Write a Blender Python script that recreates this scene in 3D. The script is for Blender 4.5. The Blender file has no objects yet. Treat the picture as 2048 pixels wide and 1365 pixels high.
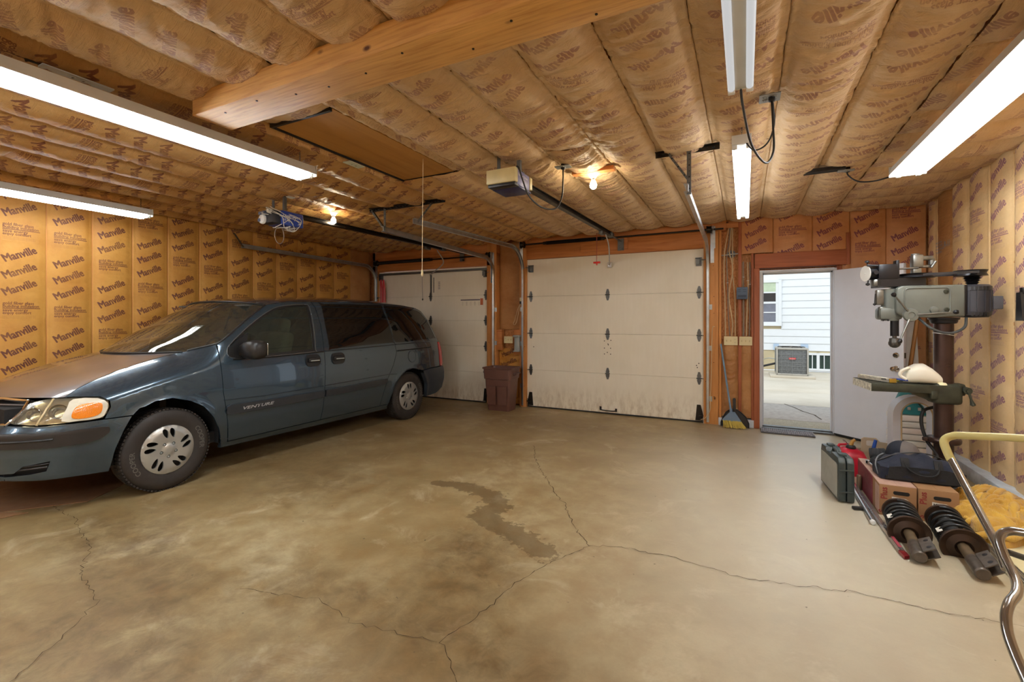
import bpy, bmesh, math, random
import numpy as np
from mathutils import Vector, Matrix
from mathutils.geometry import delaunay_2d_cdt
PI = math.pi
SC = bpy.context.scene
C = SC.collection
random.seed(7)

# ------------------------------------------------------------------ camera, sky, exposure
cam_d = bpy.data.cameras.new('camera'); cam = bpy.data.objects.new('camera', cam_d); C.objects.link(cam)
cam_d.sensor_width = 36.0; cam_d.lens = 925.0/2048*36; cam_d.shift_y = -(682.5-642)/2048
cam_d.clip_start = 0.05; cam_d.clip_end = 200
cam.location = (0, 0, 1.43); cam.rotation_euler = (PI/2, 0, math.atan2(466, 925))
SC.camera = cam
SC.view_settings.view_transform = 'Standard'; SC.view_settings.look = 'None'
SC.view_settings.gamma = 1.0; SC.view_settings.use_curve_mapping = False
SC.view_settings.exposure = 0.40
world = bpy.data.worlds.new('overcast_sky'); SC.world = world; world.use_nodes = True
_bg = world.node_tree.nodes['Background']; _bg.inputs[0].default_value = (0.80, 0.90, 1.0, 1); _bg.inputs[1].default_value = 1.02
SUN = bpy.data.lights.new('sun', 'SUN'); SUN.energy = 1.05; SUN.angle = 0.25; SUN.color = (1, .97, .9)
_s = bpy.data.objects.new('sun', SUN); C.objects.link(_s); _s.rotation_euler = (math.radians(38), math.radians(-12), 0); _s.location = (0, 0, 20)
TUBE_WATT = 50.0        # emission strength of the fluorescent tubes
BULB_WATT = 110.0

# ------------------------------------------------------------------ mesh helpers
def _basis(n):
    n = Vector(n).normalized()
    a = Vector((0, 0, 1)) if abs(n.z) < .9 else Vector((1, 0, 0))
    u = a.cross(n).normalized(); return u, n.cross(u), n

class MB:
    def __init__(s): s.v = []; s.f = []; s.uv = None
    def add(s, vs, fs):
        o = len(s.v); s.v += [tuple(p) for p in vs]; s.f += [tuple(i+o for i in f) for f in fs]; return s
    def box(s, c, d, rot=None, bev=0.0, seg=2):
        x, y, z = d[0]/2, d[1]/2, d[2]/2
        vs = [Vector((i*x, j*y, k*z)) for i in (-1, 1) for j in (-1, 1) for k in (-1, 1)]
        fs = [(0, 1, 3, 2), (4, 6, 7, 5), (0, 4, 5, 1), (2, 3, 7, 6), (0, 2, 6, 4), (1, 5, 7, 3)]
        if bev > 0:
            bm = bmesh.new(); bv = [bm.verts.new(p) for p in vs]
            for f in fs: bm.faces.new([bv[i] for i in f])
            bmesh.ops.bevel(bm, geom=list(bm.edges), offset=bev, segments=seg, affect='EDGES', profile=.5)
            bm.verts.index_update(); vs = [v.co.copy() for v in bm.verts]; fs = [tuple(v.index for v in f.verts) for f in bm.faces]; bm.free()
        if rot is not None:
            R = rot if isinstance(rot, Matrix) else Matrix.Rotation(rot, 3, 'Z')
            vs = [R @ p for p in vs]
        c = Vector(c); return s.add([p+c for p in vs], fs)
    def span(s, a, b, bev=0.0):      # box between two corners
        return s.box([(a[i]+b[i])/2 for i in range(3)], [abs(b[i]-a[i]) for i in range(3)], bev=bev)
    def tube(s, pts, r, n=10, closed=False, caps=True):
        pts = [Vector(p) for p in pts]; m = len(pts); rs = r if isinstance(r, (list, tuple)) else [r]*m
        T = []
        for i in range(m):
            a = pts[(i-1) % m] if (closed or i > 0) else pts[0]; b = pts[(i+1) % m] if (closed or i < m-1) else pts[-1]
            t = (b-a); T.append(t.normalized() if t.length > 1e-9 else Vector((0, 0, 1)))
        u, v, _ = _basis(T[0]); vs = []
        for i in range(m):
            u = (u-T[i]*u.dot(T[i])); u = u.normalized() if u.length > 1e-6 else _basis(T[i])[0]
            v = T[i].cross(u)
            for k in range(n):
                a = 2*PI*k/n; vs.append(pts[i]+(u*math.cos(a)+v*math.sin(a))*rs[i])
        fs = []
        for i in range(m if closed else m-1):
            for k in range(n):
                j = (i+1) % m; fs.append((i*n+k, i*n+(k+1) % n, j*n+(k+1) % n, j*n+k))
        if caps and not closed: fs.append(tuple(range(n))[::-1]); fs.append(tuple((m-1)*n+k for k in range(n)))
        return s.add(vs, fs)
    def cyl(s, a, b, r, n=16, r2=None): return s.tube([a, b], [r, r if r2 is None else r2], n)
    def lathe(s, prof, o=(0, 0, 0), ax=(0, 0, 1), n=24, arc=2*PI):
        u, v, w = _basis(ax); o = Vector(o); vs = []; full = arc > 6.28; k_ = n if full else n+1
        for (r, h) in prof:
            for k in range(k_):
                a = arc*k/n; vs.append(o+w*h+(u*math.cos(a)+v*math.sin(a))*max(r, 1e-5))
        fs = []
        for i in range(len(prof)-1):
            for k in range(n):
                j = (k+1) % k_; fs.append((i*k_+k, i*k_+j, (i+1)*k_+j, (i+1)*k_+k))
        return s.add(vs, fs)
    def prism(s, poly, t, o=(0, 0, 0), u=(1, 0, 0), v=(0, 1, 0), w=None):
        o, u, v = Vector(o), Vector(u), Vector(v); w = u.cross(v) if w is None else Vector(w)
        n = len(poly); vs = [o+u*a+v*b for a, b in poly]+[o+u*a+v*b+w*t for a, b in poly]
        fs = [tuple(range(n))[::-1], tuple(range(n, 2*n))]+[(i, (i+1) % n, (i+1) % n+n, i+n) for i in range(n)]
        return s.add(vs, fs)
    def angle(s, a, b, w, t, n1, n2):     # L section bar from a to b, legs along n1 and n2
        a, b, n1, n2 = Vector(a), Vector(b), Vector(n1), Vector(n2)
        pr = [(0, 0), (w, 0), (w, t), (t, t), (t, w), (0, w)]
        return s.sweep(a, b, pr, n1, n2)
    def sweep(s, a, b, pr, n1, n2):
        a, b, n1, n2 = Vector(a), Vector(b), Vector(n1), Vector(n2); n = len(pr)
        vs = [a+n1*p+n2*q for p, q in pr]+[b+n1*p+n2*q for p, q in pr]
        fs = [tuple(range(n))[::-1], tuple(range(n, 2*n))]+[(i, (i+1) % n, (i+1) % n+n, i+n) for i in range(n)]
        return s.add(vs, fs)
    def xf(s, M_):
        s.v = [tuple(M_ @ Vector(p)) for p in s.v]; return s
    def build(s, name, m, parent=None, sm=35, world_=False, kind=None, label=None, recalc=True):
        me = bpy.data.meshes.new(name); v = s.v
        if world_ and parent is not None:
            inv = parent.matrix_basis.inverted(); v = [inv @ Vector(p) for p in v]
        me.from_pydata([tuple(p) for p in v], [], s.f)
        if recalc and len(s.f) < 60000:
            bm = bmesh.new(); bm.from_mesh(me); bmesh.ops.recalc_face_normals(bm, faces=bm.faces); bm.to_mesh(me); bm.free()
        return link(name, me, m, parent, sm, kind, label)

def link(name, me, m, parent=None, sm=35, kind=None, label=None):
    if m is not None: me.materials.append(m)
    if sm:
        me.polygons.foreach_set('use_smooth', [True]*len(me.polygons)); me.set_sharp_from_angle(angle=math.radians(sm))
    me.update()
    o = bpy.data.objects.new(name, me); C.objects.link(o)
    if parent is not None: o.parent = parent
    if kind: o['kind'] = kind
    if label: o['label'] = label
    return o

def tag(o, label=None, cat=None, group=None, kind=None):
    if label: o['label'] = label
    if cat: o['category'] = cat
    if group: o['group'] = group
    if kind: o['kind'] = kind
    return o

def thing(name, label, cat, loc=(0, 0, 0), rz=0.0, group=None, kind=None):
    o = bpy.data.objects.new(name, None); C.objects.link(o); o.empty_display_size = .1
    o.matrix_basis = Matrix.Translation(loc) @ Matrix.Rotation(rz, 4, 'Z')
    return tag(o, label, cat, group, kind)

def copy_tree(o, parent=None):
    c = o.copy(); C.objects.link(c); c.parent = parent
    for ch in [x for x in bpy.data.objects if x.parent == o]: copy_tree(ch, c)
    return c

def arc_pts(c, r, a0, a1, n, u=(1, 0, 0), v=(0, 1, 0)):
    c, u, v = Vector(c), Vector(u), Vector(v)
    return [c+u*(r*math.cos(a0+(a1-a0)*i/n))+v*(r*math.sin(a0+(a1-a0)*i/n)) for i in range(n+1)]

def spline(pts, k=8):                     # Catmull-Rom through the points
    P = [Vector(p) for p in pts]; P = [P[0]*2-P[1]]+P+[P[-1]*2-P[-2]]; out = []
    for i in range(1, len(P)-2):
        for j in range(k):
            t = j/k; a, b, c_, d = P[i-1], P[i], P[i+1], P[i+2]
            out.append(.5*((2*b)+(c_-a)*t+(2*a-5*b+4*c_-d)*t*t+(3*b-a-3*c_+d)*t**3))
    return out+[P[-2]]

def rrect(w, h, r, n=4, cx=0, cy=0):
    out = []
    for (sx, sy, a0) in ((1, 1, 0), (-1, 1, PI/2), (-1, -1, PI), (1, -1, 1.5*PI)):
        for i in range(n+1):
            a = a0+PI/2*i/n; out.append((cx+sx*(w/2-r)+r*math.cos(a), cy+sy*(h/2-r)+r*math.sin(a)))
    return out

# numpy value noise -----------------------------------------------------
def _h(ix, iy, seed):
    n = (ix.astype(np.int64)*374761393+iy.astype(np.int64)*668265263+seed*974711) & 0x7fffffff
    n = ((n ^ (n >> 13))*1274126177) & 0x7fffffff
    return ((n ^ (n >> 16)) & 0xffff)/65535.0
def vn(x, y, seed=0):
    x0, y0 = np.floor(x), np.floor(y); fx, fy = x-x0, y-y0
    fx = fx*fx*(3-2*fx); fy = fy*fy*(3-2*fy)
    a, b, c, d = _h(x0, y0, seed), _h(x0+1, y0, seed), _h(x0, y0+1, seed), _h(x0+1, y0+1, seed)
    return (a*(1-fx)+b*fx)*(1-fy)+(c*(1-fx)+d*fx)*fy
def fbm(x, y, seed=0, o=4):
    r = 0; a = .5
    for i in range(o): r = r+a*vn(x*2**i, y*2**i, seed+i*17); a *= .5
    return r

# grid mesh from arrays, with uv
def grid_mesh(name, X, Y, Z, m, parent=None, U=None, V=None, sm=True, flip=False, kind=None, label=None, attr=None):
    nr, nc = X.shape; me = bpy.data.meshes.new(name)
    co = np.stack([X, Y, Z], -1).reshape(-1, 3).astype(np.float32)
    idx = np.arange(nr*nc).reshape(nr, nc)
    q = np.stack([idx[:-1, :-1], idx[:-1, 1:], idx[1:, 1:], idx[1:, :-1]], -1).reshape(-1, 4)
    if flip: q = q[:, ::-1]
    me.vertices.add(len(co)); me.vertices.foreach_set('co', co.ravel())
    me.loops.add(q.size); me.loops.foreach_set('vertex_index', q.ravel().astype(np.int32))
    me.polygons.add(len(q)); me.polygons.foreach_set('loop_start', np.arange(0, q.size, 4, dtype=np.int32))
    me.update(calc_edges=True)
    if U is not None:
        uvl = me.uv_layers.new(name='uv'); uv = np.stack([U, V], -1).reshape(-1, 2)[q.ravel()]
        uvl.data.foreach_set('uv', uv.ravel().astype(np.float32))
    if attr is not None:
        for an, av in attr.items():
            at = me.attributes.new(an, 'FLOAT', 'POINT'); at.data.foreach_set('value', av.ravel().astype(np.float32))
    me.polygons.foreach_set('use_smooth', [sm]*len(me.polygons))
    if m is not None: me.materials.append(m)
    o = bpy.data.objects.new(name, me); C.objects.link(o)
    if parent is not None: o.parent = parent
    if kind: o['kind'] = kind
    if label: o['label'] = label
    return o

# ------------------------------------------------------------------ text
def text_mesh(txt, size=1.0, bold=0.0, shear=0.0, align='LEFT', res=3):
    cu = bpy.data.curves.new('t', 'FONT'); cu.body = txt; cu.size = size; cu.offset = bold*size; cu.shear = shear
    cu.align_x = align; cu.resolution_u = res
    o = bpy.data.objects.new('t', cu); C.objects.link(o)
    dg = bpy.context.evaluated_depsgraph_get(); me = bpy.data.meshes.new_from_object(o.evaluated_get(dg))
    me.calc_loop_triangles()
    vs = [tuple(v.co[:2]) for v in me.vertices]; ts = [tuple(t.vertices) for t in me.loop_triangles]
    bpy.data.objects.remove(o); bpy.data.curves.remove(cu); bpy.data.meshes.remove(me)
    return vs, ts
def text_obj(name, txt, m, parent, o, u, v, size, world_=True, lift=.0008, bold=0.0, shear=0.0, align='LEFT', sx=1.0):
    vs, ts = text_mesh(txt, size, bold, shear, align)
    o, u, v = Vector(o), Vector(u).normalized(), Vector(v).normalized(); w = u.cross(v)
    b = MB(); b.add([o+u*a*sx+v*c+w*lift for a, c in vs], ts)
    return b.build(name, m, parent, sm=0, world_=world_, recalc=False)
# ------------------------------------------------------------------ materials
def srgb(r, g, b):
    f = lambda c: (c/255/12.92) if c/255 <= .04045 else ((c/255+.055)/1.055)**2.4
    return (f(r), f(g), f(b), 1.0)
class NT:
    def __init__(s, name):
        s.m = bpy.data.materials.new(name); s.m.use_nodes = True; s.t = s.m.node_tree; s.n = s.t.nodes
        s.b = s.n['Principled BSDF']; s.out = s.n['Material Output']
    def nd(s, typ, ins=None, **kw):
        n = s.n.new(typ)
        for k, v in kw.items(): setattr(n, k, v)
        for k, v in (ins or {}).items():
            if hasattr(v, 'is_output') or isinstance(v, bpy.types.NodeSocket): s.t.links.new(v, n.inputs[k])
            else: n.inputs[k].default_value = v
        return n
    def set(s, **kw):
        names = dict(col='Base Color', rough='Roughness', metal='Metallic', coat='Coat Weight', coatr='Coat Roughness', normal='Normal',
                     emc='Emission Color', ems='Emission Strength', alpha='Alpha', trans='Transmission Weight', ior='IOR', spec='Specular IOR Level', sheen='Sheen Weight', sss='Subsurface Weight')
        for k, v in kw.items():
            i = s.b.inputs[names[k]]
            if isinstance(v, bpy.types.NodeSocket): s.t.links.new(v, i)
            else: i.default_value = v
        return s
    def pos(s, scale=(1, 1, 1), obj=True):
        if obj: c = s.nd('ShaderNodeTexCoord').outputs['Object']
        else: c = s.nd('ShaderNodeNewGeometry').outputs['Position']
        return s.nd('ShaderNodeMapping', {'Vector': c, 'Scale': scale}).outputs[0]
    def noise(s, vec, scale, detail=4, rough=.55, dist=0.0):
        return s.nd('ShaderNodeTexNoise', {'Vector': vec, 'Scale': scale, 'Detail': detail, 'Roughness': rough, 'Distortion': dist}).outputs[0]
    def ramp(s, fac, stops):
        r = s.nd('ShaderNodeValToRGB', {'Fac': fac}); e = r.color_ramp.elements
        while len(e) < len(stops): e.new(.5)
        for i, (p, c) in enumerate(stops): e[i].position = p; e[i].color = c if len(c) == 4 else (*c, 1)
        return r.outputs[0]
    def mix(s, f, a, b, mode='MIX'):
        n = s.nd('ShaderNodeMix', data_type='RGBA', blend_type=mode)
        for i, v in ((0, f), (6, a), (7, b)):
            if isinstance(v, bpy.types.NodeSocket): s.t.links.new(v, n.inputs[i])
            else: n.inputs[i].default_value = v
        return n.outputs[2]
    def math(s, op, a, b=0.0, clamp=False):
        n = s.nd('ShaderNodeMath', operation=op, use_clamp=clamp)
        for i, v in ((0, a), (1, b)):
            if isinstance(v, bpy.types.NodeSocket): s.t.links.new(v, n.inputs[i])
            else: n.inputs[i].default_value = v
        return n.outputs[0]
    def bump(s, h, strength=.3, dist=.01, nrm=None):
        ins = {'Height': h, 'Strength': strength, 'Distance': dist}
        if nrm is not None: ins['Normal'] = nrm
        return s.nd('ShaderNodeBump', ins).outputs[0]

def simple(name, rgb, rough=.5, metal=0.0, var=.12, vs=6.0, bump=0.0, bs=60.0, coat=0.0, spec=.5, trans=0.0, sheen=0.0, obj=True):
    t = NT(name); p = t.pos(obj=obj); c = srgb(*rgb); d = tuple(x*(1-var) for x in c[:3])+(1,); l = tuple(min(1, x*(1+var)) for x in c[:3])+(1,)
    n = t.noise(p, vs, 5); t.set(col=t.ramp(n, [(.3, d), (.7, l)]), metal=metal, coat=coat, spec=spec, trans=trans, sheen=sheen)
    t.set(rough=t.ramp(t.noise(p, vs*2.3, 3), [(.3, (rough*.88,)*3), (.7, (min(1, rough*1.12),)*3)]))
    if bump: t.set(normal=t.bump(t.noise(p, bs, 4), bump, .004))
    return t.m
def wood(name, c1, c2, axis=2, rough=.6, grain=26, knots=True, obj=True):
    t = NT(name); sc = [grain, grain, grain]; sc[axis] = grain*.06
    p = t.pos(sc, obj=obj); n = t.noise(p, 1.0, 6, .6, .6); q = t.pos((2.2, 2.2, 2.2), obj=obj); n2 = t.noise(q, 1.0, 2)
    c = t.ramp(n, [(.28, srgb(*c2)), (.5, srgb(*c1)), (.75, tuple(min(1, x*1.18) for x in srgb(*c1)[:3])+(1,))])
    c = t.mix(t.math('MULTIPLY', n2, .5), c, srgb(*[x*.78 for x in c2]), 'MIX')
    if knots:
        k = [4.2, 4.2, 4.2]; k[axis] = 2.4
        v = t.nd('ShaderNodeTexVoronoi', {'Vector': t.pos(k, obj=obj), 'Scale': 1.0}).outputs['Distance']
        c = t.mix(t.ramp(v, [(.03, (1, 1, 1)), (.075, (0, 0, 0))]), c, srgb(86, 44, 14))
    t.set(col=c, rough=rough, normal=t.bump(n, .25, .003)); return t.m
def emit(name, rgb, s):
    t = NT(name); t.set(col=(0, 0, 0, 1), emc=(*rgb, 1), ems=s); return t.m
def metal_brushed(name, rgb, rough=.35, var=.15, vs=9): return simple(name, rgb, rough, 1.0, var, vs, .05, 120)

# --- the print on the kraft facing, drawn from letter outlines into one repeating tile
TW, TH = 560, 1120           # 0.40 m x 0.80 m
def print_tile():
    S_ = 2; W, H_ = TW*S_, TH*S_; k = W/.40; img = np.zeros((H_, W), np.float32)
    def tri(a, b, c, val):
        xs = (a[0], b[0], c[0]); ys = (a[1], b[1], c[1]); x0, x1 = int(max(0, min(xs))), int(min(W-1, max(xs)))+1; y0, y1 = int(max(0, min(ys))), int(min(H_-1, max(ys)))+1
        if x1 <= x0 or y1 <= y0: return
        gx, gy = np.meshgrid(np.arange(x0, x1+1)+.5, np.arange(y0, y1+1)+.5)
        e = lambda p, q: (q[0]-p[0])*(gy-p[1])-(q[1]-p[1])*(gx-p[0])
        w0, w1, w2 = e(a, b), e(b, c), e(c, a); m_ = ((w0 >= 0) & (w1 >= 0) & (w2 >= 0)) | ((w0 <= 0) & (w1 <= 0) & (w2 <= 0))
        yy = (gy-.5).astype(int); xx = (gx-.5).astype(int); ok = m_ & (yy < H_) & (xx < W); img[yy[ok], xx[ok]] = val
    def put(txt, x, y, width, ang, bold, hscale=1.0, val=1.0):
        vs, ts = text_mesh(txt, 1.0, bold); w = max(p[0] for p in vs); sc = width/w; ca, sa = math.cos(ang), math.sin(ang)
        P = [((x+(px*ca*sc-py*sa*sc*hscale))*k, (y+(px*sa*sc+py*ca*sc*hscale))*k) for px, py in vs]
        for a, b, c in ts: tri(P[a], P[b], P[c], val)
    a = math.radians(26)
    for yc in (.45, .28, .11): put('Manville', .070, yc-.058, .265, a, 0, 1.3)
    x0 = .055
    put('gold fiber glass', x0, .765, .225, 0, 0, 1.1); put('building insulation', x0, .735, .265, 0, 0, 1.1)
    img[int(.7235*k):int(.729*k), int(x0*k):int((x0+.275)*k)] = 1.0
    put('save energy', x0, .695, .18, 0, 0, 1.1); put('enjoy comfort', x0, .668, .205, 0, 0, 1.1)
    for i in range(4): put('kraft faced batts staple flanges to studs vapor barrier side in', x0, .648-i*.0085, .24, 0, 0, 1.0, .5)
    # thicken the strokes, the big word more than the small lines
    def dil(a, n):
        for _ in range(n):
            b = a.copy(); b[1:] = np.maximum(b[1:], a[:-1]); b[:-1] = np.maximum(b[:-1], a[1:]); b[:, 1:] = np.maximum(b[:, 1:], a[:, :-1]); b[:, :-1] = np.maximum(b[:, :-1], a[:, 1:]); a = b
        return a
    cut = int(.57*k); img[:cut] = dil(img[:cut], 10); cu2 = int(.655*k); img[cu2:] = dil(img[cu2:], 3)
    img = img.reshape(TH, S_, TW, S_).mean((1, 3))
    im = bpy.data.images.new('kraft_print', TW, TH, alpha=False, float_buffer=False); im.colorspace_settings.name = 'Non-Color'
    px = np.ones((TH, TW, 4), np.float32); px[..., :3] = img[..., None]
    im.pixels.foreach_set(px.ravel()); im.update(); im.pack(); return im
PRINT = print_tile()
def kraft(name, rgb, rgb2, ink=(98, 42, 44), rough=.5, printed=True, bs=1.0, fade=.35):
    t = NT(name); g = t.pos(obj=False); n = t.noise(g, 3.0, 5, .6); n2 = t.noise(g, 38.0, 4, .6)
    c = t.ramp(n, [(.32, srgb(*rgb2)), (.62, srgb(*rgb))]); c = t.mix(t.math('MULTIPLY', n2, .22), c, srgb(*[x*.72 for x in rgb]))
    if printed:
        uv = t.nd('ShaderNodeTexCoord').outputs['UV']; im = t.nd('ShaderNodeTexImage', {'Vector': uv}); im.image = PRINT; im.interpolation = 'Cubic'
        f = t.math('MULTIPLY', im.outputs[0], t.ramp(t.noise(g, 5.5, 3), [(.25, (1-fade,)*3), (.6, (1.05-fade*.45,)*3)]), True)
        c = t.mix(f, c, srgb(*ink))
    st = t.nd('ShaderNodeMapping', {'Vector': g, 'Scale': (9, 9, 9)}).outputs[0]
    w = t.noise(st, 1.0, 5, .62, 1.2); w2 = t.noise(g, 55, 3, .6, .4)
    uvm = t.nd('ShaderNodeMapping', {'Vector': t.nd('ShaderNodeTexCoord').outputs['UV'], 'Scale': (1.1, 24.0, 1.0)}).outputs[0]
    wr_ = t.noise(uvm, 1.0, 6, .62, .5); wr_ = t.math('ABSOLUTE', t.math('SUBTRACT', wr_, .5))
    b = t.bump(w2, .25*bs, .004, t.bump(w, .4*bs, .02, t.bump(wr_, min(1, .42*bs), .018*bs)))
    t.set(col=c, rough=rough, normal=b, spec=.45); return t.m
KRAFT_WALL = kraft('kraft_paper_amber', (206, 150, 68), (188, 128, 50), ink=(88, 36, 34), bs=.6, rough=.55)
KRAFT_RIGHT = kraft('kraft_paper_pale', (232, 198, 148), (220, 180, 124), ink=(138, 78, 112), bs=.6, rough=.5)
KRAFT_FRONT = kraft('kraft_paper_russet', (212, 150, 96), (194, 128, 72), ink=(112, 40, 62), bs=.5, rough=.5)
KRAFT_CEIL = kraft('kraft_paper_tan', (222, 190, 148), (206, 168, 120), ink=(150, 100, 92), bs=1.6, rough=.6, fade=.75)
KRAFT_CEIL_L = kraft('kraft_paper_tan_left', (212, 168, 108), (194, 144, 82), ink=(112, 52, 46), bs=1.4, rough=.42, fade=.5)
KRAFT_BLANK = kraft('kraft_paper_blank', (190, 138, 84), (168, 112, 60), printed=False, bs=1.2)
STUD = wood('pine_stud', (214, 148, 82), (190, 118, 54), 2)
STUD_X = wood('pine_board_across', (206, 134, 72), (176, 100, 44), 0)
BEAM_W = wood('pine_beam', (222, 170, 96), (190, 132, 62), 0, grain=60)
CASING = wood('cedar_casing', (176, 100, 62), (150, 78, 44), 2)
CASING_X = wood('cedar_header', (182, 104, 64), (156, 82, 46), 0)
PLY = wood('plywood_hatch', (190, 138, 70), (168, 112, 46), 1, grain=10, knots=False)
def osb_mat():
    t = NT('strand_board'); p = t.pos((1, 1, 1), obj=False)
    v = t.nd('ShaderNodeTexVoronoi', {'Vector': t.nd('ShaderNodeMapping', {'Vector': p, 'Scale': (95, 95, 40), 'Rotation': (0, .5, 0)}).outputs[0], 'Scale': 1.0})
    c = t.ramp(v.outputs['Color'], [(.1, srgb(178, 116, 66)), (.45, srgb(200, 136, 80)), (.9, srgb(218, 160, 104))])
    t.set(col=c, rough=.7, normal=t.bump(v.outputs['Distance'], .5, .004)); return t.m
OSB = osb_mat()
GALV = metal_brushed('galvanised_steel', (188, 192, 194), .36)
GALV_D = metal_brushed('dull_galvanised', (112, 114, 114), .45)
DARKM = metal_brushed('dark_steel', (62, 58, 54), .4)
BLACKM = simple('black_steel', (30, 28, 28), .4, .3)
CHROME = simple('chrome', (215, 215, 215), .12, 1.0, .04)
BLACKP = simple('black_plastic', (26, 26, 27), .42)
RUBBER = simple('rubber', (30, 28, 27), .62, bump=.1)
GREYP = simple('grey_enamel', (158, 162, 158), .4)
IVORY = simple('ivory_plastic', (222, 206, 160), .38, var=.04)
WHITEP = simple('white_enamel', (226, 226, 222), .35, var=.03)
WHITE_OFF = simple('fixture_white', (208, 206, 198), .4, var=.04)
FOIL = simple('grey_outlet_plate', (150, 152, 148), .4, .5)
CABLE_W = simple('cream_cable_sheath', (205, 180, 140), .5)
CABLE_G = simple('grey_cable_sheath', (140, 126, 112), .5)
CABLE_B = simple('black_cord', (28, 26, 26), .45)
def door_mat():
    t = NT('cream_door_panel'); g = t.pos(obj=False); n = t.noise(g, 1.3, 4); n2 = t.noise(t.pos((26, 26, 3.0), obj=False), 1.0, 4)
    c = t.ramp(n, [(.3, srgb(236, 228, 208)), (.7, srgb(244, 238, 222))]); c = t.mix(t.math('MULTIPLY', n2, .13), c, srgb(168, 146, 104))
    z = t.nd('ShaderNodeSeparateXYZ', {'Vector': g}).outputs[2]
    low = t.ramp(z, [(.02, (1, 1, 1)), (.42, (0, 0, 0))]); dirt = t.ramp(t.noise(t.pos((14, 14, 5), obj=False), 1.0, 6, .7), [(.44, (0, 0, 0)), (.72, (1, 1, 1))])
    c = t.mix(t.math('MULTIPLY', t.math('MULTIPLY', low, dirt), .75), c, srgb(150, 118, 66))
    sp = t.ramp(t.noise(g, 46, 2, .5), [(.74, (0, 0, 0)), (.78, (1, 1, 1))]); c = t.mix(t.math('MULTIPLY', t.math('MULTIPLY', sp, low), .8), c, srgb(70, 54, 36))
    t.set(col=c, rough=.45, normal=t.bump(t.noise(g, 90, 3), .12, .002)); return t.m
GDOOR = door_mat()
def floor_mat():
    t = NT('stained_concrete'); g = t.pos(obj=False); n = t.noise(g, .9, 6, .6, .3); n2 = t.noise(g, 6.0, 6, .65, .2); n3 = t.noise(g, 70.0, 3, .6)
    c = t.ramp(n, [(.3, srgb(132, 110, 70)), (.5, srgb(170, 150, 108)), (.72, srgb(196, 182, 144))])
    c = t.mix(t.ramp(n2, [(.36, (.62,)*3), (.60, (0, 0, 0))]), c, srgb(140, 108, 62))
    c = t.mix(t.ramp(t.noise(g, 2.6, 5, .7, .8), [(.56, (0, 0, 0)), (.70, (.5,)*3)]), c, srgb(214, 200, 168))
    c = t.mix(t.math('MULTIPLY', n3, .34), c, srgb(120, 98, 66))
    st = t.nd('ShaderNodeAttribute', attribute_name='stain').outputs['Fac']; wet = t.nd('ShaderNodeAttribute', attribute_name='spill').outputs['Fac']
    pale = t.nd('ShaderNodeAttribute', attribute_name='door_sheen').outputs['Fac']
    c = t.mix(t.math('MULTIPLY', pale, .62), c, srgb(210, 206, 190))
    ns = t.noise(g, 7.5, 6, .7, .4)
    sf = t.math('MULTIPLY', st, t.ramp(ns, [(.3, (.25,)*3), (.66, (1, 1, 1))]), True)
    c = t.mix(t.math('MULTIPLY', sf, .85), c, srgb(94, 72, 42))
    wf = t.ramp(t.math('ADD', wet, t.math('MULTIPLY', t.math('SUBTRACT', t.noise(g, 11, 6, .7), .5), 1.7)), [(.46, (0, 0, 0)), (.54, (1, 1, 1))])
    c = t.mix(t.math('MULTIPLY', wf, .55), c, srgb(84, 62, 34))
    sp = t.ramp(t.noise(g, 24, 2, .5), [(.75, (0, 0, 0)), (.78, (1, 1, 1))]); c = t.mix(t.math('MULTIPLY', sp, .7), c, srgb(70, 56, 38))
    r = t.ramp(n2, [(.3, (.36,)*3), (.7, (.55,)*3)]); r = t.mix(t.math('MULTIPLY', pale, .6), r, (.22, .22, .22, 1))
    t.set(col=c, rough=r, normal=t.bump(n3, .12, .002, t.bump(n2, .1, .01)), spec=.5); return t.m
FLOOR_M = floor_mat()
CRACK = simple('crack_dirt', (66, 50, 30), .9)
VAN_P = NT('slate_blue_metallic')
_p = VAN_P.pos(obj=True); VAN_P.set(col=srgb(66, 84, 98), metal=.6, rough=.24, coat=1.0, coatr=.03)
VAN_P = VAN_P.m
def dusty():
    t = NT('dusty_slate_blue'); p = t.pos(obj=True); n = t.noise(p, 4, 5); t.set(col=t.ramp(n, [(.3, srgb(96, 90, 90)), (.7, srgb(112, 104, 102))]), metal=.55, rough=.36, coat=1.0, coatr=.07); return t.m
VAN_DUST = dusty()
def glass(name, tint, transp, rough=.02, ior=1.5):
    t = NT(name); tr = t.nd('ShaderNodeBsdfTransparent', {'Color': (*tint, 1)}); gl = t.nd('ShaderNodeBsdfGlossy', {'Color': (1, 1, 1, 1), 'Roughness': rough})
    df = t.nd('ShaderNodeBsdfDiffuse', {'Color': (*[x*.35+.004 for x in tint], 1)})
    m1 = t.nd('ShaderNodeMixShader', {0: transp, 1: df.outputs[0], 2: tr.outputs[0]}); fr = t.nd('ShaderNodeFresnel', {'IOR': ior})
    m2 = t.nd('ShaderNodeMixShader', {0: fr.outputs[0], 1: m1.outputs[0], 2: gl.outputs[0]}); t.t.links.new(m2.outputs[0], t.out.inputs[0]); return t.m
GLASS_T = glass('privacy_glass', (.02, .018, .016), .25, ior=1.6)
GLASS_F = glass('green_tinted_glass', (.42, .50, .42), .85, ior=1.6)
GLASS_W = glass('windscreen_glass', (.50, .56, .46), .85, ior=2.3)
GLASS_C = glass('clear_glass', (.9, .93, .95), .9)
LENS = glass('hazed_lamp_lens', (.88, .80, .62), .72, .12)
BLACK_TRIM = simple('black_trim', (34, 32, 31), .38)
# ------------------------------------------------------------------ room
YW, XL, XR, YB, ZC = 6.97, -6.65, 1.90, -3.4, 2.80
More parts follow.
